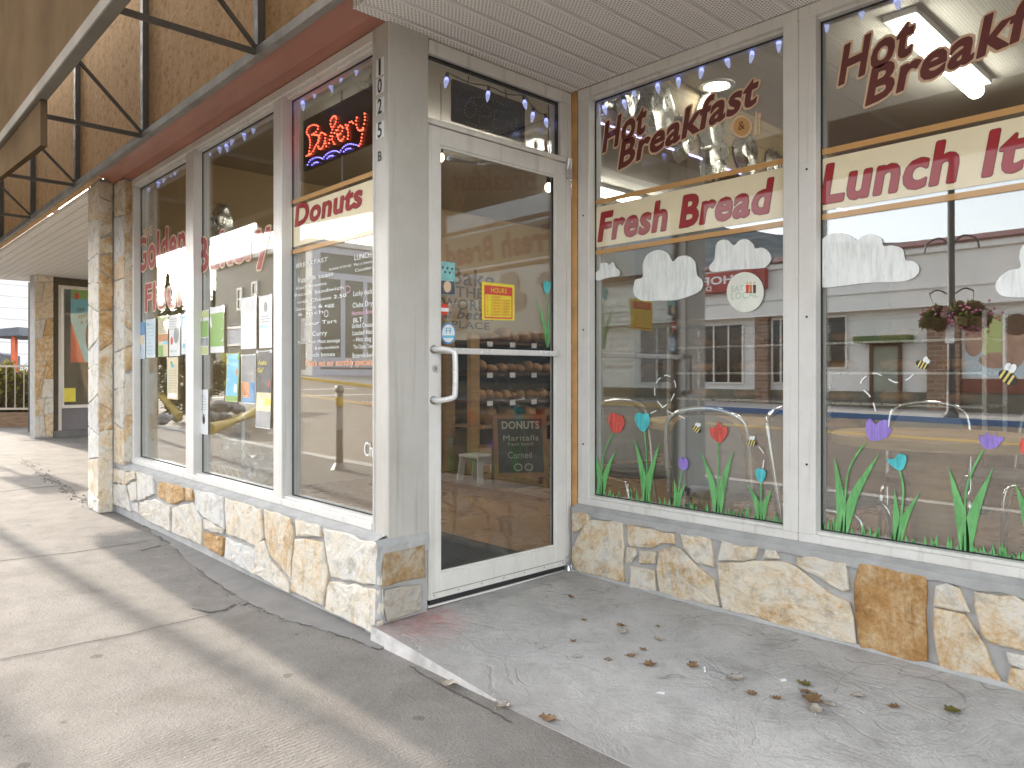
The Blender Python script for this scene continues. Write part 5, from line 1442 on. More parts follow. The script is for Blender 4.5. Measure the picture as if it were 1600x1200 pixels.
# fluorescent fittings on the ceiling; all but the first added as room fill light
def fitting(label, x, y0, y1, z=2.86):
    t = thing('ceiling_light', label, 'light', (x, (y0 + y1) / 2, z), 'fluorescent fittings on the shop ceiling')
    bm = BM(); box(bm, x - .08, x + .08, y0 - .03, y1 + .03, z + .035, z + .0695, .004); obj('housing', bm, mWHITEPL, t)
    bm = BM(); tube(bm, [(x, y0, z), (x, y1, z)], .045, 12); obj('tube', bm, mTUBE, t, True)
    return t
fitting('long lit fluorescent tube behind the Breakfast lettering of the right hand window', -1.36, 3.95, 5.19)
fitting('added fluorescent tube lighting the bread shelves deep inside', -4.6, 5.2, 6.4)
fitting('added fluorescent tube lighting the counter at the back of the shop', -1.0, 6.4, 7.6)
fitting('added fluorescent tube lighting the room behind the street windows', -4.4, 2.7, 3.9)
def spot(label, p):
    t = thing('hanging_bulb', label, 'light bulb', p, 'small warm bulbs inside the door')
    bm = BM(); blob(bm, p, .022, .022, .028, 2); obj('glass_bulb', bm, mWARM, t)
    bm = BM(); tube(bm, [Vector(p) + Vector((0, 0, .025)), Vector(p) + Vector((0, 0, .07))], .014, 8); tube(bm, [Vector(p) + Vector((0, 0, .07)), (p[0], p[1], 2.93)], .003, 6); obj('flex', bm, mRUBBER, t)
spot('small warm bulb glowing at the top left corner of the door glass', atD(689, 246, 4.6))
spot('small warm bulb glowing at the top right corner of the door glass', atD(857, 293, 4.3))
for px, py, lab in ((1120, 132, 'recessed ceiling light seen above the Breakfast lettering beside the door'), ):
    p = onZ(px, py, 2.925); t = thing('recessed_light', lab, 'light', p)
    bm = BM(); lathe(bm, [(.11, 0), (.11, -.012), (.08, -.014), (.075, -.004)], p, 24); obj('trim_ring', bm, mWHITEPL, t)
    bm = BM(); lathe(bm, [(.07, -.006), (.07, -.010)], p, 20); obj('lens', bm, mTUBE, t)

# bread shelves against the tan wall
SX0, SX1, SY0, SY1 = -6.36, -5.88, 5.00, 6.72
sh = thing('bread_shelf', 'tall wooden bread shelf with dark back standing against the tan wall', 'shelf', (-6.1, 5.9, .075))
bm = BM()
for y in (SY0, SY1):
    box(bm, SX0, SX0 + .07, y - .06, y + .06, .076, 1.56, .004); box(bm, SX1 - .07, SX1, y - .06, y + .06, .076, 1.56, .004)
obj('upright', bm, mWOOD, sh)
bm = BM(); box(bm, SX0 - .005, SX0 + .01, SY0 + .06, SY1 - .06, .5, 1.5); obj('back_panel', bm, mBOARD, sh)
SHZ = (1.47, 1.14, 0.84, 0.58)
for z in SHZ:
    bm = BM(); box(bm, SX0 + .011, SX1 + (.05 if z < .6 else 0), SY0 + .0605, SY1 - .0605, z - .03, z, .003); obj('shelf_board', bm, mWOOD if z < .6 else mDARKWOOD, sh)
for z in SHZ[:3]:
    for k in range(5):
        y = SY0 + .2 + k * .33
        bm = BM(); box(bm, SX1 + .0005, SX1 + .003, y - .04, y + .04, z - .055, z - .002); obj('price_tag', bm, mPAPER, sh)
bm = BM(); box(bm, SX1 - .03, SX1 - .01, SY0 + .061, SY1 - .061, .38, .54, .002); obj('lower_chalk_panel', bm, mBOARD, sh)
bm = BM(); box(bm, SX1 - .06, SX1 - .032, SY0 + .061, SY1 - .061, .08, .379); obj('kick_panel', bm, mWALLTAN, sh)
loaf = None
def bread(name, label, x, y, z, sx, sy, sz, seed):
    bm = BM(); blob(bm, (0, 0, sz * .8), sx, sy, sz, 2, .18, 2.2, seed=seed)
    for v in bm.verts: v.co.z = max(0.001, v.co.z)
    o = obj(name, bm, mBREAD, None, True); o.location = (x, y, z)
    return tag(o, label, 'bread', 'loaves on the bread shelf')
lab = {0: 'bagged loaf in the heap on the top board of the bread shelf', 1: 'round bun on the second board of the bread shelf', 2: 'small pastry lined up on the third board of the bread shelf', 3: 'flat loaf on the pale lowest board of the bread shelf'}
for lv, z in enumerate(SHZ):
    n = (9, 10, 12, 5)[lv]
    for i in range(n):
        y = SY0 + .13 + (SY1 - SY0 - .26) * (i + .5) / n
        s = (.085, .075, .062, .12)[lv] * rnd.uniform(.85, 1.15)
        bread('bread_loaf', lab[lv], SX1 - .14 - rnd.uniform(0, .06), y + rnd.uniform(-.01, .01), z + .001, s * 1.5, s * .85, s * rnd.uniform(.75, 1.1), i + lv * 13)

# chalk sandwich board
ab = thing('sandwich_board', 'brown framed chalkboard easel standing on the shop floor behind the door', 'sandwich board', cam_on_floor(812, 6.9))
base = cam_on_floor(812, 6.9)
rt = Vector((CA, SA, 0)); back = Vector((-SA, CA, 0))
e = (rt * 1.0 + back * 0.15).normalized(); nb = Vector((-e.y, e.x, 0))
def leafpts(u, v, off, lean): return base + e * u + Vector((0, 0, v)) + nb * (off + lean * (0.66 - v))
def leaf(sgn):
    bm = BM(); ln = -.22 * sgn
    def P(u, v, o=0): return leafpts(u, v, o, ln)
    for (u0, v0, u1, v1) in ((-.25, 0, -.21, .67), (.21, 0, .25, .67), (-.21, .63, .21, .67), (-.21, .10, .21, .14)):
        poly(bm, [P(u0, v0), P(u1, v0), P(u1, v1), P(u0, v1)], nb * .022)
    f = obj('board_frame', bm, M('mid_brown_frame', (.26, .13, .06), .5, 0, .2, 5) if 'mid_brown_frame' not in bpy.data.materials else bpy.data.materials['mid_brown_frame'], ab)
    bm = BM(); poly(bm, [P(-.21, .14, .006), P(.21, .14, .006), P(.21, .63, .006), P(-.21, .63, .006)], nb * .008); obj('chalk_panel', bm, mBOARD, ab)
    if sgn > 0:
        bm = BM()
        for s, u0, u1, v, h, b in (('DONUTS', -.17, .18, .54, .065, .03), ('Maritalls', -.16, .17, .43, .05, .0), ('fresh batch', -.12, .12, .385, .03, 0), ('Corned', -.12, .1, .27, .06, 0)):
            letters(bm, s, P(u0, v, .003), P(u1, v, .003), P(u0, v + h, .003), 0, b)
        for k in range(2):
            ribbon(bm, [P(-.03 + .1 * k + .035 * math.cos(t), .19 + .03 * math.sin(t), .003) for t in [i * .45 for i in range(15)]], .005, -nb, nb * .001)
        obj('chalk_writing', bm, M('soft_chalk', (.42, .40, .33), .9), ab)
leaf(1); leaf(-1)
# white step stool
def frustum_legs(bm, c, w0, w1, h, t):
    pass
st = thing('step_stool', 'white plastic step stool beside the chalkboard easel', 'stool', cam_on_floor(746, 7.25))
c = cam_on_floor(746, 7.25)
bm = BM(); box(bm, -.15, .15, -.12, .12, .235, .262, .012, 0, 2)
for v in bm.verts: v.co += c
obj('seat', bm, mWHITEPL, st)
for sx in (-1, 1):
    bm = BM()
    P = [(sx * .145, 0), (sx * .175, .236), ]
    for sy in (-1, 1):
        vs = [Vector((sx * .14, sy * .11, .236)), Vector((sx * .165, sy * .13, 0)), Vector((sx * .165, sy * .06, 0)), Vector((sx * .14, sy * .05, .17)), Vector((sx * .14, 0, .19)), Vector((sx * .14, 0, .236))]
        poly(bm, [v + c for v in vs], Vector((-sx * .018, 0, 0)))
    obj('leg', bm, mWHITEPL, st)
# ridged entrance mat
bm = BM(); box(bm, -4.35, -2.76, 1.99, 3.0, .076, .082)
for i in range(64):
    for j in range(8):
        x0, y0 = -4.33 + i * .0245, 2.01 + j * .123; s = 1 if (j % 2) else -1
        poly(bm, [(x0, y0, .0825), (x0 + .012, y0, .0825), (x0 + .012 + .02 * s, y0 + .115, .0825), (x0 + .02 * s, y0 + .115, .0825)], (0, 0, .006))
tag(obj('door_mat', bm, M('black_mat', (.035, .035, .036), .8, 0, .3, 20)), 'black ribbed entrance mat on the floor just inside the door', 'mat')

# tin cake pans hung along the plank bulkhead
def pan(x, y, z, kind, s, label):
    t = thing('cake_pan', label, 'cake pan', (x, y, z), 'shaped tin cake pans hung on the plank bulkhead')
    n = 34; out = []
    for k in range(n):
        a = 2 * math.pi * k / n
        if kind == 0: r = 1 + .16 * math.cos(3 * a) + .08 * math.cos(5 * a + 1)
        elif kind == 1: r = .85 + .35 * abs(math.sin(a)) + .14 * math.cos(4 * a)
        elif kind == 2: r = .8 + .3 * math.cos(2 * a) ** 2 + .12 * math.sin(3 * a)
        else: r = 1 + .22 * math.sin(2 * a + .6) + .1 * math.sin(5 * a)
        out.append((r * math.cos(a) * s * (.62 if kind != 1 else .75), r * math.sin(a) * s))
    bm = BM(); rings = []
    for sc, d in ((1.0, 0), (1.06, .0), (1.06, .006), (1.0, .008), (.93, .055), (.72, .068), (.4, .058), (.15, .07)):
        rings.append([bm.verts.new((d + .004, u * sc, v * sc)) for u, v in out])
    for i in range(len(rings) - 1):
        for k in range(n):
            bm.faces.new((rings[i][k], rings[i][(k + 1) % n], rings[i + 1][(k + 1) % n], rings[i + 1][k]))
    bm.faces.new(rings[-1])
    bmesh.ops.recalc_face_normals(bm, faces=bm.faces[:])
    for v in bm.verts:
        v.co.x += .012 * noise.noise(v.co * 14 + Vector((kind * 3, 0, 0))) if v.co.x > .03 else 0
        v.co += Vector((x, y, z))
    o = obj('pan_body', bm, mTIN, t, True)
    bm = BM(); tube(bm, [(x + .004, y, z + s * .9), (x + .004, y, z + s * 1.25)], .003, 6); obj('hook', bm, mRUBBER, t)
PX = -2.615
for i, (y, z, k, s, lab_) in enumerate(((3.10, 2.63, 3, .12, 'wide tin cake pan with curled edges nearest the door frame'), (3.30, 2.70, 2, .16, 'boxy tin cake pan second from the door frame'), (3.60, 2.68, 1, .19, 'tall tin cake pan with flared body above the letter B'),
        (3.86, 2.56, 0, .13, 'small three lobed tin cake pan behind the Breakfast lettering'), (4.18, 2.75, 1, .17, 'slender tin cake pan like a leaf high on the planks'), (4.22, 2.50, 3, .18, 'wavy tin cake pan below the leaf shaped one'), (4.62, 2.62, 2, .17, 'boot shaped tin cake pan left of the painted plate'),
        (5.05, 2.52, 0, .20, 'large lobed tin cake pan under the painted plate'), (5.55, 2.52, 1, .19, 'last tin cake pan on the planks by the window edge'))):
    pan(PX, y, z, k, s, lab_)
for i, (px, py, D, k, s, lab_) in enumerate(((345, 350, 5.6, 1, .11, 'hanging tin pan seen through the middle street window'), (262, 330, 6.8, 0, .2, 'hanging tin pan seen through the farthest street window'))):
    p = atD(px, py, D); pan(p.x, p.y, p.z, k, s, lab_)
# thin blue light rope under the planks
bm = BM(); tube(bm, [(-2.60, 3.06 + .25 * k, 2.485 + .008 * math.sin(k * 2.1)) for k in range(14)], .006, 6)
tag(obj('rope_light', bm, emit('blue_rope_light', (.45, .4, 1.0), 1.2)), 'thin blue rope light running under the plank bulkhead', 'rope light')

# tables and chairs by the recessed window
def table(cx, cy, r, label):
    t = thing('cafe_table', label, 'table', (cx, cy, .076), 'round tan tables inside the recessed windows')
    bm = BM(); lathe(bm, [(r - .01, .79), (r, .795), (r, .835), (r - .008, .842)], (cx, cy, 0), 48); obj('table_top', bm, mWOOD, t)
    bm = BM(); lathe(bm, [(.20, .077), (.20, .10), (.13, .14), (.10, .3), (.10, .6), (.15, .76), (.15, .789)], (cx, cy, 0), 24); obj('pedestal', bm, mWOOD, t, True)
    return t
def chair(loc, rz, label):
    t = thing('cafe_chair', label, 'chair', (0, 0, 0), 'chrome tube chairs at the round tables')
    def hoop(w, z0, z1, y0, y1): 
        pts = [(-w, y0, z0), (-w * 1.0, y0 + (y1 - y0) * .5, (z0 + z1) / 2), (-w * .98, y1 * .95, z1 - .12), (-w * .72, y1, z1 - .03), (0, y1, z1), (w * .72, y1, z1 - .03), (w * .98, y1 * .95, z1 - .12), (w, y0 + (y1 - y0) * .5, (z0 + z1) / 2), (w, y0, z0)]
        return smooth_curve(pts, 5)
    bm = BM(); tube(bm, hoop(.21, .03, .88, .12, .24), .0125, 10); obj('back_frame', bm, mCHROME, t, True)
    bm = BM()
    hp_ = [p for p in hoop(.185, .50, .85, .185, .232)]
    poly(bm, hp_, (0, .012, 0)); obj('backrest', bm, M('grey_vinyl', (.17, .16, .155), .5, 0, .1, 4), t)
    bm = BM(); lathe(bm, [(.19, .43), (.205, .44), (.205, .465), (.19, .48), (.10, .487)], (0, 0, 0), 28); obj('seat', bm, M('dark_vinyl_seat', (.06, .045, .04), .45, 0, .1, 5), t, True)
    for sx in (-1, 1):
        bm = BM(); tube(bm, smooth_curve([(sx * .19, .16, .42), (sx * .2, -.1, .42), (sx * .205, -.19, .39), (sx * .215, -.215, .2), (sx * .22, -.23, .02)], 5), .0125, 10); obj('leg', bm, mCHROME, t, True)
    t.location = (loc[0], loc[1], .076); t.rotation_euler = (0, 0, rz)
    return t
t1 = atD(1460, 700, 3.45); t2 = atD(1120, 700, 4.55)
table(t1.x, t1.y, .44, 'round tan wooden table close behind the right hand recessed window')
table(t2.x, t2.y, .44, 'round tan wooden table deeper inside behind the painted red tulip')
def at_chair(px, D, rz, label):
    p = atD(px, 700, D); return chair((p.x, p.y), rz, label)
at_chair(1000, 4.5, R(70), 'chrome chair seen side on behind the left red tulip')
at_chair(1130, 3.75, R(190), 'grey backed chrome chair with its back to the glass behind the large red tulip')
at_chair(1300, 3.55, R(95), 'chrome chair side on beside the window mullion')
at_chair(1447, 4.15, R(15), 'chrome hooped chair beyond the round table facing the glass')
at_chair(1580, 4.3, R(-40), 'chrome chair at the far right behind the purple tulip')
p = atD(1086, 760, 4.0)
bm = BM(); lathe(bm, [(.13, .077), (.15, .10), (.155, .30), (.145, .36), (.10, .40), (.03, .415)], (p.x, p.y, 0), 28)
tag(obj('waste_bin', bm, mRUBBER, None, True), 'black round topped bin on the floor behind the painted grass', 'bin')
# counter and lit display behind the left recessed window
ct = thing('display_case', 'long dark display counter with lit shelves at the back of the shop', 'display case', (-2.9, 6.3, .076))
cx0_, cx1_ = -4.4, -1.6
bm = BM(); box(bm, cx0_, cx1_, 6.3, 6.9, .076, .62, .01); obj('cabinet', bm, mDARKWOOD, ct)
for z in (.86, 1.12, 1.38):
    bm = BM(); box(bm, cx0_ + .02, cx1_ - .02, 6.42, 6.9, z, z + .02, .002); obj('glass_shelf', bm, mALU, ct)
for x in (cx0_, (cx0_ + cx1_) / 2, cx1_):
    bm = BM(); box(bm, x - .015, x + .015, 6.31, 6.34, .62, 1.6); box(bm, x - .015, x + .015, 6.87, 6.9, .62, 1.6); obj('upright', bm, mALU, ct)
bm = BM(); box(bm, cx0_, cx1_, 6.30, 6.9, 1.60, 1.66, .004); obj('top_board', bm, mDARKWOOD, ct)
for i, z in enumerate((.62, .88, 1.14, 1.40)):
    for k in range(6):
        bread('pastry_tray_loaf', ('pastry on the bottom deck of the display counter', 'pastry on the lowest metal shelf of the display counter', 'pastry on the middle metal shelf of the display counter', 'pastry on the top metal shelf of the display counter')[i], cx0_ + .25 + k * .46, 6.62, z + .001, .16, .10, .06, i * 7 + k)['group'] = 'pastries in the display counter'
# small menu stand on the counter top and a blackboard on the back wall
bm = BM(); box(bm, -4.6, -3.0, 8.36, 8.398, 1.5, 2.5, .004)
mb = obj('menu_board', bm, [mBOARD, mCHALK]); tag(mb, 'large blackboard menu high on the brown back wall', 'menu board')
# plastic bags on a wire rack in the middle street window
wr = thing('wire_rack', 'low white wire rack on the floor of the middle street window', 'rack', (-4.6, 2.05, .42))
def gA(px, py, y): return onY(px, py, y)
bm = BM()
ra, rb = gA(318, 728, 1.98), gA(385, 742, 1.98)
zr = .50
for y in (1.98, 2.10, 2.22, 2.34): tube(bm, [(ra.x, y, zr), (rb.x, y, zr)], .004, 6)
tube(bm, [(ra.x, 1.98, zr - .05), (rb.x, 1.98, zr - .05)], .004, 6)
obj('wire_shelf', bm, mWHITEPL, wr)
bm = BM()
n = 14
zig = [(ra.x + (rb.x - ra.x) * i / n, 1.98, zr if i % 2 else zr - .05) for i in range(n + 1)]
tube(bm, zig, .003, 5)
for i in range(n + 1): tube(bm, [(ra.x + (rb.x - ra.x) * i / n, 1.98, zr), (ra.x + (rb.x - ra.x) * i / n, 2.34, zr)], .0025, 5)
obj('wire_lattice', bm, mWHITEPL, wr)
bm = BM()
for x in (ra.x, rb.x):
    for y in (1.98, 2.34): tube(bm, [(x, y, .42), (x, y, zr)], .005, 6)
obj('wire_foot', bm, mWHITEPL, wr)
mBAG = glass_mat('clear_plastic', 0.10, (.86, .88, .90))
for px, py, s, D, lab_ in ((372, 715, .13, 2.12, 'clear plastic bag slumped on the wire rack behind the middle window'), (402, 722, .11, 2.05, 'clear plastic bag leaning toward the middle mullion'), (415, 738, .12, 2.0, 'clear bag of buns on the window floor by the mullion')):
    p = onY(px, py, D); t = thing('plastic_bag', lab_, 'bag', (p.x, p.y, .43), 'bagged goods in the middle street window')
    zb_ = zr + .005 if px < 390 else .425
    bm = BM(); blob(bm, (p.x, p.y, zb_ + s * .82), s, s * .8, s * .8, 3, .38, 2.6, seed=px * .01); tube(bm, [(p.x, p.y, zb_ + s * 1.45), (p.x + .02, p.y, zb_ + s * 1.8), (p.x + .05, p.y - .01, zb_ + s * 2.1)], [.015, .02, .045], 8)
    obj('film', bm, mBAG, t)
    bm = BM(); blob(bm, (p.x, p.y, zb_ + s * .6), s * .7, s * .6, s * .45, 2, .3, 2.5, seed=px); obj('buns', bm, M('pale_bun', (.55, .45, .32), .6), t)
bm = BM(); pp = onY(380, 700, 2.0); tube(bm, [(pp.x, 2.0, .42), (pp.x, 2.0, 1.12)], .012, 8); box(bm, pp.x - .09, pp.x + .09, 1.93, 2.07, .42, .432, .003)
tag(obj('display_pole', bm, mALU), 'thin grey display pole standing inside the middle street window', 'pole')

# ------------------------------------------------------------------ litter on the apron and walk
mLEAF = M('dry_leaf', (.40, .25, .13), .8, 0, .35, 25, .2, 80)
mLEAFP = M('pale_leaf', (.66, .60, .52), .8, 0, .2, 25, .2, 80)
mLEAFG = M('olive_leaf', (.26, .23, .06), .8, 0, .3, 25)
def leafobj(px, py, size, mat, label, curl=.6, z=None):
    p = onZ(px, py, .05); zz = apz(p.x, (p.y - 1.69) / 1.24) if p.y > 1.69 and p.x > -2.62 else 0.0
    p = onZ(px, py, zz)
    bm = BM(); n = 9; L = size
    rows = []
    for i in range(n + 1):
        u = i / n; wv = L * .36 * math.sin(math.pi * (u ** .8)) * (1 + .35 * math.sin(u * 17 + px))
        cz = L * curl * (u - .4) ** 2
        rows.append([bm.verts.new(((u - .5) * L * (1 - .15 * curl), v * wv, cz + abs(v) * wv * curl * (.9 + .4 * math.sin(px + i)) + L * .05 * noise.noise(Vector((u * 5, v * 3, px))))) for v in (-1, -.5, 0, .5, 1)])
    for i in range(n):
        for k in range(4):
            bm.faces.new((rows[i][k], rows[i + 1][k], rows[i + 1][k + 1], rows[i][k + 1]))
    bmesh.ops.solidify(bm, geom=bm.faces[:], thickness=.0012)
    tube(bm, [(-L * .45, 0, L * .12), (-L * .72, L * .04, .004)], .0012, 5)
    mz = min(v.co.z for v in bm.verts)
    a = random.Random(px * 7 + py).uniform(0, 6.28)
    M4 = Matrix.Translation((p.x, p.y, p.z + .0015)) @ Matrix.Rotation(a, 4, 'Z') @ Matrix.Translation((0, 0, -mz))
    bm.transform(M4)
    o = obj('dry_leaf', bm, mat, None, True)
    return tag(o, label, 'leaf', 'dry leaves scattered at the entrance')
LS = [(892, 934, .030, 0, 'rusty leaf close to the bottom right of the door'), (912, 970, .022, 0, 'small dark leaf in the open middle of the apron near the door'), (895, 1003, .026, 0, 'flat tan leaf left of the pair of curled leaves'),
 (969, 979, .034, 0, 'brown leaf touching a pale curled leaf'), (974, 989, .042, 1, 'pale curled leaf touching a brown leaf below the first stones'), (1027, 979, .018, 2, 'tiny olive leaf alone near the stone base'), (1029, 1000, .036, 1, 'pale flat leaf below the tiny olive leaf'),
 (1004, 1016, .026, 0, 'reddish leaf at the top of a trio of leaves'), (993, 1022, .028, 1, 'pale leaf in the middle of a trio of leaves'), (986, 1027, .030, 0, 'brown leaf at the bottom of a trio of leaves'), (1016, 1041, .045, 0, 'orange brown folded leaf below the trio'),
 (950, 1033, .03, 0, 'faint tan leaf flat on the apron left of the folded leaf'), (903, 1028, .032, 1, 'thin pale sliver of leaf at the left of the scatter'), (1082, 1042, .042, 0, 'upright brown leaf beside the white cigarette end'), (1150, 1062, .055, 1, 'large pale torn leaf in the middle of the apron'),
 (1175, 1086, .034, 0, 'tan curled leaf under the large pale torn leaf'), (1214, 1093, .030, 0, 'single tan leaf right of the tan curled one'), (1255, 1070, .042, 2, 'olive leaf at the top of the big cluster'), (1258, 1083, .034, 0, 'tan leaf second in the big cluster'), (1268, 1084, .028, 1, 'pale leaf at the right of the big cluster'),
 (1271, 1096, .062, 0, 'large rusty leaf in the middle of the big cluster'), (1274, 1110, .056, 1, 'large pale leaf at the bottom of the big cluster'), (1297, 1103, .036, 1, 'small pale leaf right of the big cluster bottom'), (1342, 1089, .036, 1, 'grey leaf with a dark stem alone right of the cluster'), (1397, 1106, .032, 0, 'round brown leaf near the bottom right of the apron'), (1487, 1113, .05, 2, 'green brown leaf at the far right of the apron'),
 (700, 1071, .060, 1, 'pale leaf lying on the sidewalk beside the apron curb'), (786, 1104, .055, 1, 'pale crumpled leaf where the apron curb dies out'), (855, 1127, .05, 0, 'dark flat leaf at the very bottom of the apron'),
 (4, 818, .07, 0, 'brown leaf alone on the sunlit walk at the left edge'), (240, 806, .05, 0, 'rust leaf drifted against the foot of the street wall'), (226, 799, .05, 1, 'pale leaf at the foot of the stone pier'), (255, 818, .045, 0, 'tan leaf in the crack by the street wall'), (212, 815, .05, 0, 'brown leaf on the walk before the first base stones'), (185, 815, .045, 0, 'dark leaf on the walk below the stone pier')]
for px, py, s, k, lab_ in LS: leafobj(px, py, s * (1.25 if px > 300 else 1.0), (mLEAF, mLEAFP, mLEAFG)[k], lab_, .45 if k else .6)
def bit(name, label, cat, px, py, l, w_, h, ang, mat):
    p = onZ(px, py, .06); zz = apz(p.x, (p.y - 1.69) / 1.24); p = onZ(px, py, zz)
    bm = BM(); 
    if name == 'cigarette_end': tube(bm, [p + Vector((-l / 2 * math.cos(ang), -l / 2 * math.sin(ang), h + .001)), p + Vector((l / 2 * math.cos(ang), l / 2 * math.sin(ang), h + .001))], h, 10)
    else: obox(bm, p + Vector((0, 0, h / 2 + .001)), Vector((math.cos(ang), math.sin(ang), .1)) * l / 2, Vector((-math.sin(ang), math.cos(ang), 0)) * w_ / 2, (0, 0, h / 2), 0, h * .3)
    tag(obj(name, bm, mat), label, cat)
bit('cigarette_end', 'white cigarette end beside the upright brown leaf', 'cigarette end', 1101, 1048, .032, .008, .004, 2.2, mPAPER)
bit('paper_scrap', 'white paper scrap near the bottom of the apron', 'paper scrap', 1031, 1084, .034, .016, .004, .4, mPAPER)
bit('paper_scrap', 'tiny white scrap left of the big leaf cluster', 'paper scrap', 1224, 1064, .020, .014, .005, 1.0, mPAPER)
# ------------------------------------------------------------------ foliage
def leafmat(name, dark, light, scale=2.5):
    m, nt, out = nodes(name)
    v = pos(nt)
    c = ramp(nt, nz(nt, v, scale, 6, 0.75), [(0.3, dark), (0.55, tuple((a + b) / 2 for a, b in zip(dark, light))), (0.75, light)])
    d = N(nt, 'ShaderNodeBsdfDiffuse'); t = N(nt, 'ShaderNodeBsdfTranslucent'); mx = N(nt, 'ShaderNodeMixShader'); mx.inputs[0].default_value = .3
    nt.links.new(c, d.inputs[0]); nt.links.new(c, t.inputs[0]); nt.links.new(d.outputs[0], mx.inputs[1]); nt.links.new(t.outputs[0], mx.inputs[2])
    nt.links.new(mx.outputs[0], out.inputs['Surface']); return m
mBUSH = leafmat('evergreen_leaf', (.015, .03, .012), (.10, .13, .05))
mHEDGE = leafmat('hedge_leaf', (.05, .05, .012), (.34, .30, .08), 3)
mFLOWER = leafmat('basket_leaf', (.03, .05, .015), (.22, .20, .09), 5)
mBARK = M('bark', (.11, .075, .05), .9, 0, .3, 8, .4, 40)
def leaves(bm, c, rad, n, size, seed, shell=.45, clump=9):
    rr = random.Random(seed); c = Vector(c)
    cl = []
    for _ in range(clump):
        d = Vector((rr.gauss(0, 1), rr.gauss(0, 1), rr.gauss(0, 1))).normalized() * rr.uniform(.35, .85)
        cl.append((d, rr.uniform(.28, .5)))
    for _ in range(n):
        d0, r0 = rr.choice(cl)
        d = Vector((rr.gauss(0, 1), rr.gauss(0, 1), rr.gauss(0, 1))).normalized() * (r0 * rr.uniform(shell, 1.0)) + d0
        p = c + Vector((d.x * rad[0], d.y * rad[1], d.z * rad[2]))
        u = Vector((rr.gauss(0, 1), rr.gauss(0, 1), rr.gauss(0, 1))).normalized(); v = u.orthogonal().normalized()
        s = size * rr.uniform(.6, 1.4)
        vs = [bm.verts.new(p + q) for q in (u * s, v * s * .45, -u * s, -v * s * .45)]
        bm.faces.new(vs)

# ------------------------------------------------------------------ neighbour with its angled entrance window
def w2(px, D): 
    p = atD(px, 600, D); return Vector((p.x, p.y, 0))
N0, N1 = w2(50, 11.6), w2(240, 13.1)
ne = (N1 - N0).normalized(); nn = Vector((ne.y, -ne.x, 0))       # nn faces the street
def NP(px, z=0.0, out=0.0):
    # point on the angled wall seen at px
    d = ray(px, 600); dx, dy = d.x, d.y
    # solve t*(dx,dy) = N0 + s*ne
    det = dx * (-ne.y) - dy * (-ne.x)
    t = (N0.x * (-ne.y) - N0.y * (-ne.x)) / det
    p = Vector((dx * t, dy * t, 0)); p.z = z
    return p + nn * out
def nbox(bm, pxa, pxb, z0, z1, o0, o1, mi=0):
    a, b = NP(pxa), NP(pxb); n = nn
    P = [a + n * o0, b + n * o0, b + n * o1, a + n * o1]
    poly(bm, [Vector((p.x, p.y, z0)) for p in P], (0, 0, z1 - z0), mi)
gz = hz(N0.x)
nb_ = thing('neighbour_storefront', 'neighbouring storefront with a flagstone pier and one narrow dark framed window', 'shop', Vector((N0.x, N0.y, gz)))
def nz_(py, px=100): return CZ + (HPX - py) / FPX * NP(px).dot(FW)
bm = BM(); nbox(bm, 92, 300, gz, 2.7, -1.3, -1.1); obj('wall', bm, M('dim_room_shade', (.03, .03, .027), .8), nb_)  # the room's dimness is put into this near-black wall colour
bm = BM(); lay = stonelayer(bm)
nbox(bm, 50.5, 79.5, gz - .05, 2.70, -.1, .085)
a, b = NP(50), NP(80); W_ = (b - a).length
sp = stack(0, W_, gz + .02, 2.68, lambda u, z: NP(50) + ne * u + nn * .10 + Vector((0, 0, z)), two=True, rust=(.2, .75), hmin=.2, hmax=.4)
add_stones(bm, [p for p, t in sp], [t for p, t in sp], nn, .015, lay, .003)
obj('stone_pier', bm, [mMORTAR, mSTONE], nb_)
bm = BM(); nbox(bm, 79.6, 90, gz, 2.7, -.1, .03); obj('dark_post', bm, mBATTEN, nb_)
bm = BM(); nbox(bm, 80, 240, 2.56, 2.69, -.1, .035); obj('header', bm, mBATTEN, nb_)
bm = BM(); zs0, zs1, zt_ = nz_(677), nz_(636), 2.56
nbox(bm, 90.2, 96, zs0, zt_, -.08, .01); nbox(bm, 96.1, 240, zs1 - .02, zs1 + .03, -.08, .015); nbox(bm, 96.1, 240, zs0, zs0 + .03, -.08, .01); nbox(bm, 150, 156, zs0 + .031, zs1 - .021, -.08, .01)
nbox(bm, 96.1, 240, zt_ - .05, zt_, -.08, .01); nbox(bm, 98.5, 101, zs1 + .031, zt_ - .051, -.1, -.02)
nw = obj('window', bm, mFRAME, nb_)
bm = BM(); nbox(bm, 96.1, 240, zs1 + .031, zt_ - .051, -.045, -.04); obj('pane', bm, glass_mat('neighbour_glass', .03), nw)
bm = BM(); nbox(bm, 96.1, 149.9, zs0 + .031, zs1 - .021, -.06, -.03); obj('lower_panel', bm, M('lilac_panel', (.17, .165, .19), .4, 0, .1, 3), nw)
bm = BM(); nbox(bm, 80, 240, gz, gz + .10, -.1, .10); obj('stone_sill', bm, M('dark_slate', (.16, .165, .17), .8, 0, .25, 6, .5, 50), nb_)
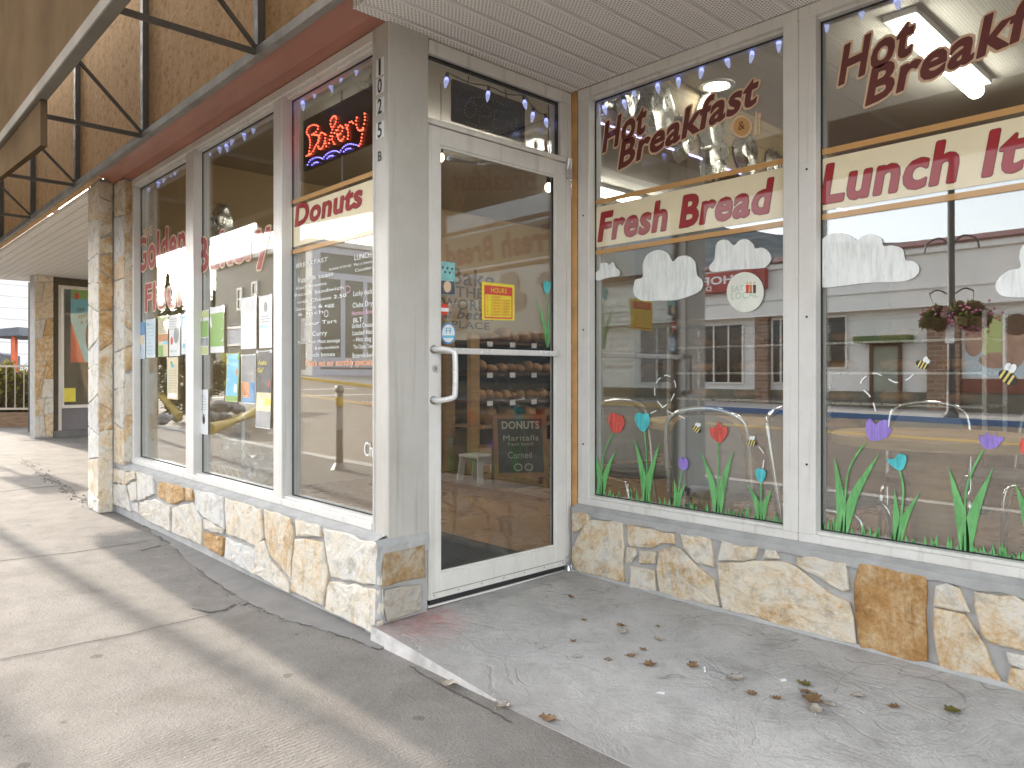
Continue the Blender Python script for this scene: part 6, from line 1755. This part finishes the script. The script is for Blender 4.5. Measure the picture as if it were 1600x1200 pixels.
# poster in that window
bm = BM()
def NQ(px, py, o): 
    p = NP(px); z = CZ + (HPX - py) / FPX * p.dot(FW); p.z = z; return p + nn * o
poly(bm, [NQ(113, 449, -.062), NQ(160, 447, -.062), NQ(160, 566, -.062), NQ(113, 566, -.062)], nn * .002, 1)
poly(bm, [NQ(113, 449, -.059), NQ(160, 447, -.059), NQ(160, 468, -.059), NQ(113, 466, -.059)], nn * .001, 0)
poly(bm, [NQ(113, 500, -.059), NQ(135, 566, -.059), NQ(113, 566, -.059)], nn * .001, 2)
poly(bm, [NQ(122 + 4 * math.cos(t * .5), 462 + 6 * math.sin(t * .5), -.057) for t in range(12)], nn * .001, 2)
for s, x, y in (('One', 122, 488), ('special', 125, 497), ('a day', 128, 506)):
    letters(bm, s, NQ(x, y, -.055), NQ(x + (12 if len(s) < 4 else 22), y - 3, -.055), NQ(x, y - 7, -.055), 3)
ribbon(bm, [NQ(144 + 6 * math.cos(t * .4), 525 + 22 * math.sin(t * .4), -.057) for t in range(17)], .02, nn, nn * .001, 3)
tag(obj('window_poster', bm, [mGREENP, mSKYP, mREDP, mBLACKP]), 'blue, green and red poster inside the neighbouring window', 'poster')
bm = BM(); nbox(bm, 108, 130, nz_(629), nz_(607), -.40, -.30); tag(obj('yellow_carton', bm, mYELP), 'yellow carton on the floor behind the neighbouring window', 'carton')

# ------------------------------------------------------------------ left background
wb = thing('white_building', 'tall white sided building far down the sidewalk', 'building', w2(0, 32))
b0, b1 = w2(-40, 31), w2(75, 33.5)
be = (b1 - b0).normalized(); bn = Vector((be.y, -be.x, 0))
bm = BM(); poly(bm, [b0, b1, b1 - bn * 9, b0 - bn * 9], (0, 0, 8.5)); obj('wall', bm, mWHITESIDE, wb)
bm = BM(); poly(bm, [b0 + bn * .3 - be * .3 + Vector((0, 0, 8.5)), b1 + bn * .3 + be * .3 + Vector((0, 0, 8.5)), b1 - bn * 9.3 + be * .3 + Vector((0, 0, 8.5)), b0 - bn * 9.3 - be * .3 + Vector((0, 0, 8.5))], (0, 0, .35)); obj('roof', bm, mTRIM, wb)
# garden wall, railing, hedge
gw = w2(-60, 13.6); g2 = w2(52, 13.6); ge = (g2 - gw).normalized(); gn = Vector((ge.y, -ge.x, 0))
gz2 = hz(g2.x)
bm = BM(); poly(bm, [gw + Vector((0, 0, gz2 - .05)), g2 + Vector((0, 0, gz2 - .05)), g2 - gn * .25 + Vector((0, 0, gz2 - .05)), gw - gn * .25 + Vector((0, 0, gz2 - .05))], (0, 0, .32))
tag(obj('planter_wall', bm, M('brown_planter_board', (.24, .15, .09), .8, 0, .25, 4, .3, 30, stretch=(1, 1, 6))), 'low brown planter wall under the railing at the left', 'wall')
rl = thing('railing', 'thin pale metal railing in front of the hedge at the left', 'railing', g2)
RB, RT = gz2 + .34, CZ + (HPX - 572) / FPX * 13.5
mRAIL = M('pale_rail', (.52, .44, .36), .5)
for z in (RB, RT):
    bm = BM(); obox(bm, (gw + g2) / 2 + Vector((0, 0, z)) - gn * .1, ge * (g2 - gw).length / 2, gn * .018, (0, 0, .018))
    obj('rail', bm, mRAIL, rl)
for px in range(-52, 52, 14):
    p = w2(px + 8, 13.5); p = gw + ge * (p - gw).dot(ge) - gn * .1
    bm = BM(); tube(bm, [p + Vector((0, 0, RB)), p + Vector((0, 0, RT))], .011, 6); obj('baluster', bm, mRAIL, rl)
hd = thing('hedge', 'clipped yellow green hedge behind the pale railing', 'hedge', w2(0, 14.6))
bm = BM()
hc = (gw + g2) / 2 - gn * .75
for k in range(9):
    p = gw.lerp(g2, (k + .5) / 9) - gn * (.65)
    leaves(bm, p + Vector((0, 0, gz2 + .62)), (.42, .42, .68), 520, .045, 40 + k)
obj('foliage', bm, mHEDGE, hd)
bm = BM()
for k in range(9):
    p = gw.lerp(g2, (k + .5) / 9) - gn * .65
    blob(bm, p + Vector((0, 0, gz2 + .55)), .26, .26, .50, 2, .2, 3, seed=k)
obj('twigs', bm, M('hedge_core', (.05, .04, .015), .9, 0, .3, 9), hd)
# shade roof on orange posts
sr = thing('shade_shelter', 'grey roofed shade shelter on orange posts beyond the hedge', 'shelter', w2(15, 22))
s0, s1 = w2(-40, 22), w2(31, 22); se = (s1 - s0).normalized(); sn = Vector((se.y, -se.x, 0))
def zD(py, D): return CZ + (HPX - py) / FPX * D
bm = BM(); A_ = s0 + Vector((0, 0, zD(526, 22))); B_ = s1 + Vector((0, 0, zD(524, 22)))
poly(bm, [A_, B_, B_ + Vector((0, 0, .25)) - se * .05, A_ + Vector((0, 0, .16))], -sn * 2.2); obj('roof', bm, M('grey_shade_cloth', (.13, .14, .16), .8), sr)
for px in (20, 25, -35):
    p = w2(px, 22.3 + (px == 25) * .8); bm = BM(); tube(bm, [p, p + Vector((0, 0, zD(524, 22)))], .05, 8); obj('post', bm, M('orange_post', (.65, .14, .05), .5), sr)
bm = BM(); p0, p1 = w2(-40, 23), w2(18, 23)
poly(bm, [p0 + Vector((0, 0, .5)), p1 + Vector((0, 0, .5)), p1 + Vector((0, 0, zD(556, 23))), p0 + Vector((0, 0, zD(545, 23)))], -sn * .4); obj('side_panel', bm, M('slate_panel', (.14, .16, .19), .7), sr)

# posts farther up the walk; their shadows lie across it
def postobj(name, label, cat, x, y, h, r, arm=False):
    t = thing(name, label, cat, (x, y, hz(x)))
    bm = BM(); tube(bm, [(x, y, hz(x)), (x, y, hz(x) + h)], [r * 1.05, r * .9], 12); obj('pole', bm, M('grey_steel_pole', (.20, .20, .20), .5, .3) if 'grey_steel_pole' not in bpy.data.materials else bpy.data.materials['grey_steel_pole'], t, True)
    bm = BM(); lathe(bm, [(r * 2.4, 0), (r * 2.4, .02), (r * 1.5, .06), (r * 1.1, .12)], (x, y, hz(x)), 14); obj('foot', bm, bpy.data.materials['grey_steel_pole'], t)
    if arm:
        bm = BM(); tube(bm, smooth_curve([(x, y, hz(x) + h), (x, y - .5, hz(x) + h + .25), (x, y - 1.3, hz(x) + h + .3)], 4), .035, 8); blob(bm, (x, y - 1.5, hz(x) + h + .27), .12, .3, .07, 2); obj('lamp_arm', bm, bpy.data.materials['grey_steel_pole'], t)
    else:
        bm = BM(); box(bm, x - .012, x + .012, y - .22, y + .22, hz(x) + h - .45, hz(x) + h + .02, .004); obj('sign_plate', bm, mPAPER, t)
    return t
postobj('street_lamp', 'grey street lamp standing up the walk beyond the left edge', 'street lamp', -18, .08, 6.0, .055, True)
postobj('sign_post', 'thin grey sign post near the canopy end up the walk', 'sign post', -17.6, .97, 3.1, .03)
postobj('utility_pole', 'taller grey pole by the kerb up the walk', 'pole', -19.5, -.74, 6.6, .06, True)

# ------------------------------------------------------------------ across the street, seen in the glass
def rC(px, py, y): q = onY(px, py, 2 * YC - y); return Vector((q.x, y, q.z))
def rAy(px, py, y): q = onY(px, py, 2 * YA - y); return Vector((q.x, y, q.z))
def rAx(px, py, x): q = onX(px, py, x); return Vector((x, 2 * YA - q.y, q.z))
def rAg(px, py, z=0.0): q = onZ(px, py, z); return Vector((q.x, 2 * YA - q.y, z))
def rAD(px, py, D): q = atD(px, py, D); return Vector((q.x, 2 * YA - q.y, q.z))
OY = -18.3
ob = thing('stucco_shop_building', 'white stucco shop building with dark red roof edge, mirrored in the right hand glass', 'building', (-8, OY, 0))
ZT = rC(1403, 392, OY).z
bm = BM(); box(bm, -24, 16, -30, OY, -.1, ZT - .9)
box(bm, -24.3, 16.3, OY + .002, OY + .35, rC(1275, 491, OY).z, ZT); box(bm, -24.3, 16.3, -30, OY + .0015, ZT - .8995, ZT - .001)
obj('wall', bm, mSTUCCOW, ob)
bm = BM(); zg = rC(1275, 466, OY).z
box(bm, -24.32, 16.32, OY + .3505, OY + .40, zg, zg + .05); box(bm, -24.35, 16.35, OY + .3505, OY + .45, ZT - .22, ZT + .02)
obj('cornice', bm, M('white_trim_paint', (.74, .73, .71), .7), ob)
bm = BM()
poly(bm, [(-24.4, OY + .5, ZT + .022), (16.4, OY + .5, ZT + .022), (16.4, OY - .6, ZT + .34), (-24.4, OY - .6, ZT + .34)], (0, 0, -.06))
obj('roof_edge', bm, M('dark_red_roof', (.13, .045, .042), .6, 0, .15, 2), ob)
bm = BM(); box(bm, -24, 16, OY + .001, OY + .06, -.1, .58); obj('base', bm, M('olive_base', (.15, .15, .12), .8, 0, .2, 2), ob)
mDW = M('dark_shop_window', (.035, .033, .03), .12, 0, .4, 2.2)
def rwin(pa, pb, ya, yb, mat=mDW, frame=mFRAME, name='window', bars=0):
    a, b = rC(pa, ya, OY), rC(pb, ya, OY); z1 = rC((pa + pb) / 2, ya, OY).z; z0 = rC((pa + pb) / 2, yb, OY).z
    bm = BM(); f = .07
    box(bm, a.x, b.x, OY + .002, OY + .07, z0, z0 + f); box(bm, a.x, b.x, OY + .002, OY + .07, z1 - f, z1)
    box(bm, a.x, a.x + f, OY + .0025, OY + .069, z0 + f, z1 - f); box(bm, b.x - f, b.x, OY + .0025, OY + .069, z0 + f, z1 - f)
    for k in range(bars):
        xx = a.x + (b.x - a.x) * (k + 1) / (bars + 1); box(bm, xx - .03, xx + .03, OY + .003, OY + .065, z0 + f, z1 - f)
    o = obj(name, bm, frame, ob)
    bm = BM(); box(bm, a.x + f, b.x - f, OY + .004, OY + .03, z0 + f, z1 - f); obj('pane', bm, mat, o)
    return a.x, b.x, z0, z1
rwin(1277, 1325, 493, 577)
rwin(1094, 1163, 506, 600, bars=2)
rwin(1206, 1236, 497, 600, bars=1)
rwin(1000, 1086, 508, 600, bars=2)
mBRICK, nt, out = nodes('brown_brick')
bt = N(nt, 'ShaderNodeTexBrick'); bt.inputs['Scale'].default_value = 1.0
for k, v in (('Color1', (.20, .10, .065)), ('Color2', (.28, .19, .13)), ('Mortar', (.32, .30, .27))): bt.inputs[k].default_value = c4(v)
bt.inputs['Brick Width'].default_value = .42; bt.inputs['Row Height'].default_value = .14; bt.inputs['Mortar Size'].default_value = .012
sx = N(nt, 'ShaderNodeSeparateXYZ'); cx_ = N(nt, 'ShaderNodeCombineXYZ'); gg = N(nt, 'ShaderNodeNewGeometry')
nt.links.new(gg.outputs['Position'], sx.inputs[0]); nt.links.new(sx.outputs[0], cx_.inputs[0]); nt.links.new(sx.outputs[2], cx_.inputs[1]); nt.links.new(cx_.outputs[0], bt.inputs['Vector'])
princ(nt, out, bt.outputs['Color'], .9)
for pa, pb in ((1184, 1204), (1452, 1502)):
    bm = BM(); box(bm, rC(pa, 500, OY).x, rC(pb, 500, OY).x, OY + .002, OY + .22, -.05, rC(1275, 491, OY).z - .001); obj('brick_pier', bm, mBRICK, ob)
# green awninged side door
bm = BM(); a, b = rC(1360, 540, OY), rC(1410, 540, OY); zt2 = rC(1385, 536, OY).z
box(bm, a.x, a.x + .1, OY + .002, OY + .1, .05, zt2); box(bm, b.x - .1, b.x, OY + .002, OY + .1, .05, zt2); box(bm, a.x + .1, b.x - .1, OY + .002, OY + .1, zt2 - .1, zt2)
dd = obj('door', bm, mDARKWOOD, ob)
bm = BM(); box(bm, a.x + .1, b.x - .1, OY + .003, OY + .05, .05, zt2 - .1); obj('door_leaf', bm, M('pale_green_door', (.30, .32, .26), .5, 0, .2, 2), dd)
bm = BM(); a, b = rC(1343, 530, OY), rC(1428, 530, OY); box(bm, a.x, b.x, OY + .002, OY + .55, rC(1385, 536, OY).z + .002, rC(1385, 525, OY).z, .02); obj('green_canopy', bm, M('green_canopy', (.10, .15, .05), .7, 0, .3, 4), ob)
# large picture window on the right
x0, x1, z0, z1 = rwin(1504, 1640, 487, 592, mPALEBLUE, bars=1)
bm = BM(); yv = OY + .034
def bl(cx, cz, rx, rz, mi, d=0): poly(bm, [(cx + rx * math.cos(t * .35), yv + d, cz + rz * math.sin(t * .35)) for t in range(18)], (0, .003, 0), mi)
W_, H_ = x1 - x0, z1 - z0
poly(bm, [(x0 + W_ * .25, yv, z0 + H_ * .3), (x0 + W_ * .5, yv, z0 + H_ * .3), (x0 + W_ * .5, yv, z1 - .08), (x0 + W_ * .25, yv, z1 - .08)], (0, .002, 0), 0)
bl(x0 + W_ * .62, z0 + H_ * .55, W_ * .15, H_ * .38, 1, .004); bl(x0 + W_ * .64, z0 + H_ * .8, W_ * .16, H_ * .16, 2, .008)
bl(x0 + W_ * .14, z0 + H_ * .62, W_ * .13, H_ * .28, 1, .004); bl(x0 + W_ * .4, z0 + H_ * .28, W_ * .2, H_ * .12, 1, .010)
obj('picture_panel', bm, [mLIMEP, M('warm_tone_print', (.48, .30, .22), .6, 0, .3, 3), mDARKWOOD], ob)
bm = BM(); box(bm, x0, x1, OY + .061, OY + .1, .59, z0 - .01); obj('red_stall_riser', bm, M('brown_red_panel', (.20, .07, .05), .6), ob)
# red shop sign
sg = thing('shop_sign', 'long red wall sign with white letters on the stucco building across the street', 'sign', rC(1150, 440, OY + .4))
a, b = rC(1060, 440, OY + .4), rC(1200, 440, OY + .4)
zs_, ze_ = rC(1198, 451, OY + .4).z, rC(1198, 419, OY + .4).z
bm = BM(); box(bm, a.x, b.x, OY + .402, OY + .62, zs_, ze_, .01); obj('sign_board', bm, M('red_sign_face', (.36, .05, .04), .4), sg)
bm = BM(); yy = OY + .625
l0, l1 = rC(1158, 440, OY + .6).x, rC(1098, 440, OY + .6).x; Hs = ze_ - zs_
letters(bm, 'SHOP', (l0, yy, zs_ + Hs * .42), (l1, yy, zs_ + Hs * .42), (l0, yy, zs_ + Hs * .80), 0, .03)
l0, l1 = rC(1112, 440, OY + .6).x, rC(1094, 440, OY + .6).x
letters(bm, 'DR', (l0, yy, zs_ + Hs * .10), (l1, yy, zs_ + Hs * .10), (l0, yy, zs_ + Hs * .34), 0, .015)
obj('sign_letters', bm, mPAPER, sg)
# lamp post with flower baskets
lx, ly = rC(1486, 650, -14.95).x, -14.95
lp = thing('lamp_post', 'black lamp post with hanging flower baskets on the far curb', 'street lamp', (lx, ly, 0))
bm = BM(); lathe(bm, [(.17, 0), (.17, .12), (.11, .2), (.10, .9), (.09, 1.0), (.08, 7.2)], (lx, ly, 0), 14); obj('pole', bm, M('black_green_iron', (.035, .04, .04), .5), lp, True)
for s_ in (-1, 1):
    bm = BM(); tube(bm, smooth_curve([(lx, ly, 4.35), (lx + s_ * .25, ly, 4.6), (lx + s_ * .55, ly, 4.5), (lx + s_ * .62, ly, 4.25)], 5), .022, 8)
    tube(bm, smooth_curve([(lx + s_ * .08, ly, 3.15), (lx + s_ * .3, ly, 3.28), (lx + s_ * .5, ly, 3.2)], 5), .02, 8); obj('scroll_arm', bm, bpy.data.materials['black_green_iron'], lp, True)
bm = BM(); lathe(bm, [(.1, 7.2), (.22, 7.35), (.2, 7.7), (.05, 7.85)], (lx, ly, 0), 14); obj('lantern', bm, mWHITEPL, lp)
bm = BM(); box(bm, lx - .10, lx + .10, ly + .08, ly + .10, 1.9, 2.5, .004); obj('small_sign', bm, mPAPER, lp)
for s_, px_, r_ in ((-1, 1466, .45), (1, 1522, .62)):
    q = rC(px_, 497, ly); hb = thing('flower_basket', 'smaller flower basket left of the far lamp post' if s_ < 0 else 'fuller flower basket right of the far lamp post', 'flower basket', q, 'flower baskets on the far lamp post')
    bm = BM(); leaves(bm, q, (r_, r_, r_ * .8), 1500, .07, 5 + s_); obj('foliage', bm, mFLOWER, hb)
    bm = BM(); lathe(bm, [(.05, q.z - .35), (.24, q.z - .25), (.3, q.z - .02), (.3, q.z)], (q.x, q.y, 0), 16); tube(bm, [(q.x, q.y, q.z), (lx + s_ * .5, q.y, 3.2)], .012, 6); obj('pot', bm, mDARKWOOD, hb)
    bm = BM(); rr = random.Random(9 + s_)
    for _ in range(60):
        d = Vector((rr.gauss(0, 1), rr.gauss(0, 1), rr.gauss(0, .7))).normalized() * r_ * rr.uniform(.75, 1.02)
        bmesh.ops.create_icosphere(bm, subdivisions=1, radius=.035, matrix=Matrix.Translation(q + Vector((d.x, d.y, d.z * .8))))
    obj('blossoms', bm, M('pink_blossom', (.45, .12, .22), .7, 0, .3, 9), hb)
# wooded hill behind the roofs
bm = BM()
ridge = [(-1900, 60), (-1400, 95), (-1000, 120), (-700, 105), (-460, 112), (-330, 110), (-260, 102), (-194, 92), (-144, 81), (-124, 76), (-91, 67), (0, 56), (120, 50), (300, 40), (700, 30)]
def rz(x):
    for (a, za), (b, zb) in zip(ridge, ridge[1:]):
        if a <= x <= b: return za + (zb - za) * (x - a) / (b - a)
    return 40
nxh, nyh = 220, 16
g = []
for i in range(nxh + 1):
    x = -1900 + 2600 * i / nxh; col = []
    for j in range(nyh + 1):
        v = j / nyh; y = -75 - 420 * v
        z = -1 + rz(x) * (v ** .8) * (1 + .10 * noise.noise(Vector((x * .012, v * 3, 0)))) + 4 * noise.noise(Vector((x * .05, y * .05, 1))) * v
        if j >= nyh - 2: z += 5.0 * max(0, noise.noise(Vector((x * .31, j, 5))))
        col.append(bm.verts.new((x, y, z)))
    g.append(col)
for i in range(nxh):
    for j in range(nyh): bm.faces.new((g[i][j], g[i + 1][j], g[i + 1][j + 1], g[i][j + 1]))
struct('hillside', bm, leafmat('hazed_forest', (.13, .155, .17), (.33, .36, .36), .06))  # distance haze is put into the leaf colour as a pale blue

# grey sided building up the street
GX, GYf = -36.6, -15.9
gb = thing('grey_building', 'two storey grey sided building mirrored in the street window nearest the post', 'building', (GX, GYf, .9))
zt3 = rAx(487, 381, GX).z; gz3 = hz(GX)
bm = BM(); box(bm, -50, GX, -30, GYf, gz3 - .2, zt3); obj('wall', bm, mGREYSIDE, gb)
mLAV = M('pale_lilac_trim', (.50, .52, .60), .6)
bm = BM(); box(bm, -50.3, GX + .3, -30.3, GYf + .3, zt3, zt3 + .28); obj('roof', bm, M('pale_roof_edge', (.6, .58, .57), .6), gb)
bm = BM()
def tx(pa, pb, ya, yb, o=.08):
    a, b = rAx(pa, ya, GX), rAx(pb, ya, GX); z1 = rAx((pa + pb) / 2, ya, GX).z; z0 = rAx((pa + pb) / 2, yb, GX).z
    box(bm, GX + .002, GX + o, min(a.y, b.y), max(a.y, b.y), z0, z1)
yw = rAx(700, 500, GX).y
tx(487, 499, 384, 590, .12)
zA = rAx(500, 427, GX).z; zB = rAx(500, 561, GX).z
box(bm, GX + .002, GX + .1, -29, rAx(499, 427, GX).y, zA - .25, zA + .1); box(bm, GX + .002, GX + .1, -29, rAx(499, 427, GX).y, zB - .45, zB + .1); box(bm, GX + .002, GX + .1, -29, rAx(499, 427, GX).y, zt3 - .4, zt3 - .02); box(bm, GX + .002, GX + .14, -29, rAx(499, 427, GX).y, gz3, rAx(500, 577, GX).z)
for pa in (531, 566, 610): 
    a = rAx(pa, 500, GX); box(bm, GX + .002, GX + .09, a.y - .28, a.y, zB + .101, zA - .251)
obj('window_trim', bm, mLAV, gb)
bm = BM(); box(bm, GX + .001, GX + .04, -28.9, rAx(499, 427, GX).y, rAx(500, 577, GX).z, zt3 - .4); obj('window_glass', bm, M('grey_green_glass', (.09, .12, .12), .15, 0, .15, .6), gb)
bm = BM()
a = rAy(480, 500, GYf); box(bm, a.x, GX + .1, GYf + .002, GYf + .09, gz3, zt3 - .01)
zc0, zc1 = rAy(466, 530, GYf).z, rAy(466, 499, GYf).z
box(bm, -50, a.x - .002, GYf + .002, GYf + .12, zc1 - .15, zc1); box(bm, -50, a.x - .002, GYf + .002, GYf + .12, zc0 - .15, zc0); box(bm, -50, a.x - .002, GYf + .002, GYf + .1, gz3, rAy(466, 578, GYf).z)
obj('trim_board', bm, mFRAME, gb)
bm = BM(); box(bm, -50, a.x - .003, GYf + .001, GYf + .06, zc0, zc1 - .15); obj('lilac_band', bm, mLAV, gb)
for pa, pb, ya, yb in ((458, 471, 450, 490), (454, 467, 533, 570), (395, 404, 440, 480), (372, 380, 450, 485)):
    a, b = rAy(pa, ya, GYf), rAy(pb, ya, GYf); z1 = rAy((pa + pb) / 2, ya, GYf).z; z0 = rAy((pa + pb) / 2, yb, GYf).z
    bm = BM(); 
    for (u0, u1, v0, v1) in ((a.x, a.x + .12, z0, z1), (b.x - .12, b.x, z0, z1), (a.x + .12, b.x - .12, z0, z0 + .15), (a.x + .12, b.x - .12, z1 - .12, z1), (a.x + .12, b.x - .12, (z0 + z1) / 2 - .04, (z0 + z1) / 2 + .04)): box(bm, u0, u1, GYf + .002, GYf + .1, v0, v1)
    f = obj('window', bm, mFRAME, gb)
    bm = BM(); box(bm, a.x + .12, b.x - .12, GYf + .003, GYf + .04, z0 + .15, z1 - .12); obj('pane', bm, mDW, f)
# steel bollard on the near walk
q = rAg(530, 739, .0)
bl_ = thing('bollard', 'grey steel parking post on the near curb, mirrored in the street window by the post', 'bollard', (q.x, q.y, 0))
bm = BM(); tube(bm, [(q.x, q.y, .05), (q.x, q.y, .93)], .042, 16); obj('pole', bm, M('dull_steel', (.33, .32, .29), .45, .4, .15, 6), bl_, True)
bm = BM(); lathe(bm, [(.13, 0), (.13, .02), (.085, .05), (.055, .11), (.05, .115)], (q.x, q.y, 0), 20); obj('foot', bm, bpy.data.materials['dull_steel'], bl_, True)
bm = BM(); lathe(bm, [(.05, .925), (.052, .95), (.045, .985), (.02, 1.0)], (q.x, q.y, 0), 16); obj('cap', bm, bpy.data.materials['dull_steel'], bl_, True)
bm = BM(); lathe(bm, [(.0435, .76), (.0437, .765), (.0437, .86), (.0435, .865)], (q.x, q.y, 0), 16); obj('yellow_band', bm, mLINEY, bl_, True)
# planted corner: shrubs, rocks, timber kerb, hazard board
for px, py, D, h, r_, lab_ in ((243, 660, 16.2, 1.9, .75, 'dense evergreen shrub at the left of the planted corner'), (288, 648, 17.4, 1.7, .7, 'evergreen shrub in the middle of the planted corner'), (325, 640, 19.5, 1.8, .8, 'evergreen shrub beside the striped hazard board'), (410, 640, 22, 1.0, .7, 'low shrub at the right of the planted corner')):
    p = rAD(px, py, D); p.z = hz(p.x)
    t = thing('evergreen_shrub', lab_, 'shrub', p, 'shrubs on the planted corner')
    bm = BM(); leaves(bm, p + Vector((0, 0, h * .55)), (r_, r_, h * .5), 2200, .06, int(px)); obj('foliage', bm, mBUSH, t)
    bm = BM(); tube(bm, [p, p + Vector((.05, 0, h * .5)), p + Vector((0, .04, h * .85))], [.06, .04, .015], 8)
    for k in range(6):
        a = k * 1.05; tube(bm, [p + Vector((0, 0, h * (.2 + .08 * k))), p + Vector((math.cos(a) * r_ * .7, math.sin(a) * r_ * .7, h * (.3 + .1 * k)))], [.02, .006], 6)
    obj('trunk', bm, mBARK, t)
mROCK = M('grey_rock', (.24, .235, .23), .9, 0, .35, 4, .5, 25)
for i, (px, py, s_) in enumerate(((225, 672, .18), (238, 675, .14), (255, 672, .2), (275, 668, .16), (330, 668, .22), (345, 655, .3), (360, 650, .26), (372, 655, .22), (350, 667, .17), (318, 672, .15))):
    p = rAg(px, py, .0); bm = BM(); blob(bm, (p.x, p.y, hz(p.x) + s_ * .4), s_, s_ * .8, s_ * .6, 2, .4, 2.2, seed=i * 3.1)
    tag(obj('rock', bm, mROCK), 'grey rock in the edging of the planted corner', 'rock', 'rocks edging the planted corner')
def beam(label, a, b, r_, mat):
    bm = BM(); tube(bm, [a, b], r_, 12); tag(obj('timber_rail', bm, mat), label, 'timber rail', 'yellow timber rails of the planted corner')
mYLOG = M('yellow_timber', (.50, .36, .10), .7, 0, .25, 4, .2, 30)
a = rAg(325, 690, 0); b = rAg(400, 664, 0); beam('low yellow timber rail along the ground of the planted corner', a + Vector((0, 0, .2)), b + Vector((0, 0, .28)), .12, mYLOG)
a = rAD(246, 612, 16); b = rAD(280, 650, 15.4); beam('slanting yellow timber brace beside the shrub', a, b, .08, mYLOG)
p = rAD(350, 640, 21); p.z = hz(p.x)
hzb = thing('hazard_board', 'yellow and black striped hazard board beside the shrubs', 'hazard board', p)
zz0, zz1 = rAD(350, 607, 21).z, rAD(350, 545, 21).z
bm = BM(); tube(bm, [p - Vector((0.04, .04, 0)), Vector((p.x - .04, p.y - .04, zz1))], .03, 8); obj('post', bm, bpy.data.materials['dull_steel'], hzb)
bm = BM(); hx = Vector((.8, .6, 0)).normalized(); n_ = 6; Wd = .22
def HB(u, v, o): return Vector((p.x, p.y, zz0 + (zz1 - zz0) * v)) + hx * (u * Wd) + Vector((-.6, .8, 0)) * 0 + Vector((.6, -.8, 0)) * -o
poly(bm, [HB(-1, 0, 0), HB(1, 0, 0), HB(1, 1, 0), HB(-1, 1, 0)], Vector((.6, -.8, 0)) * .01, 0)
for k in range(4):
    v = k * .27 - .05
    poly(bm, [HB(-1, max(0, v), .004), HB(1, min(1, v + .22), .004), HB(1, min(1, v + .34), .004), HB(-1, max(0, v + .12), .004)], Vector((.6, -.8, 0)) * .003, 1)
obj('striped_plate', bm, [mYELP, mBLACKP], hzb)
# trees standing along the skyline up the street
for i, (px, D, h) in enumerate(((308, 95, 9.5), (322, 100, 11.5), (335, 92, 9), (347, 104, 11), (360, 96, 9.0), (226, 90, 10), (245, 100, 9), (262, 92, 11), (280, 98, 9.5))):
    p = rAD(px, 600, D); p.z = hz(p.x) - .1
    t = thing('conifer_tree', 'far dark conifer on the skyline up the street', 'tree', p, 'conifers on the skyline up the street')
    bm = BM(); rr = random.Random(i)
    for k in range(1400):
        v = rr.random() ** .8; r_ = (1 - v) * h * .24 * rr.uniform(.3, 1.0) * (1 + .3 * math.sin(v * 26)); a = rr.uniform(0, 6.28)
        c_ = p + Vector((math.cos(a) * r_, math.sin(a) * r_, h * (.10 + .9 * v))); s_ = .34 * rr.uniform(.5, 1.2)
        u = Vector((math.cos(a), math.sin(a), -.5)); w_ = Vector((-math.sin(a), math.cos(a), 0))
        bm.faces.new([bm.verts.new(c_ + q_) for q_ in (u * s_, w_ * s_ * .5, -u * s_, -w_ * s_ * .5)])
    obj('crown', bm, mBUSH, t)
    bm = BM(); tube(bm, [p, p + Vector((0, 0, h * .95))], [.18, .03], 8); obj('trunk', bm, mBARK, t)
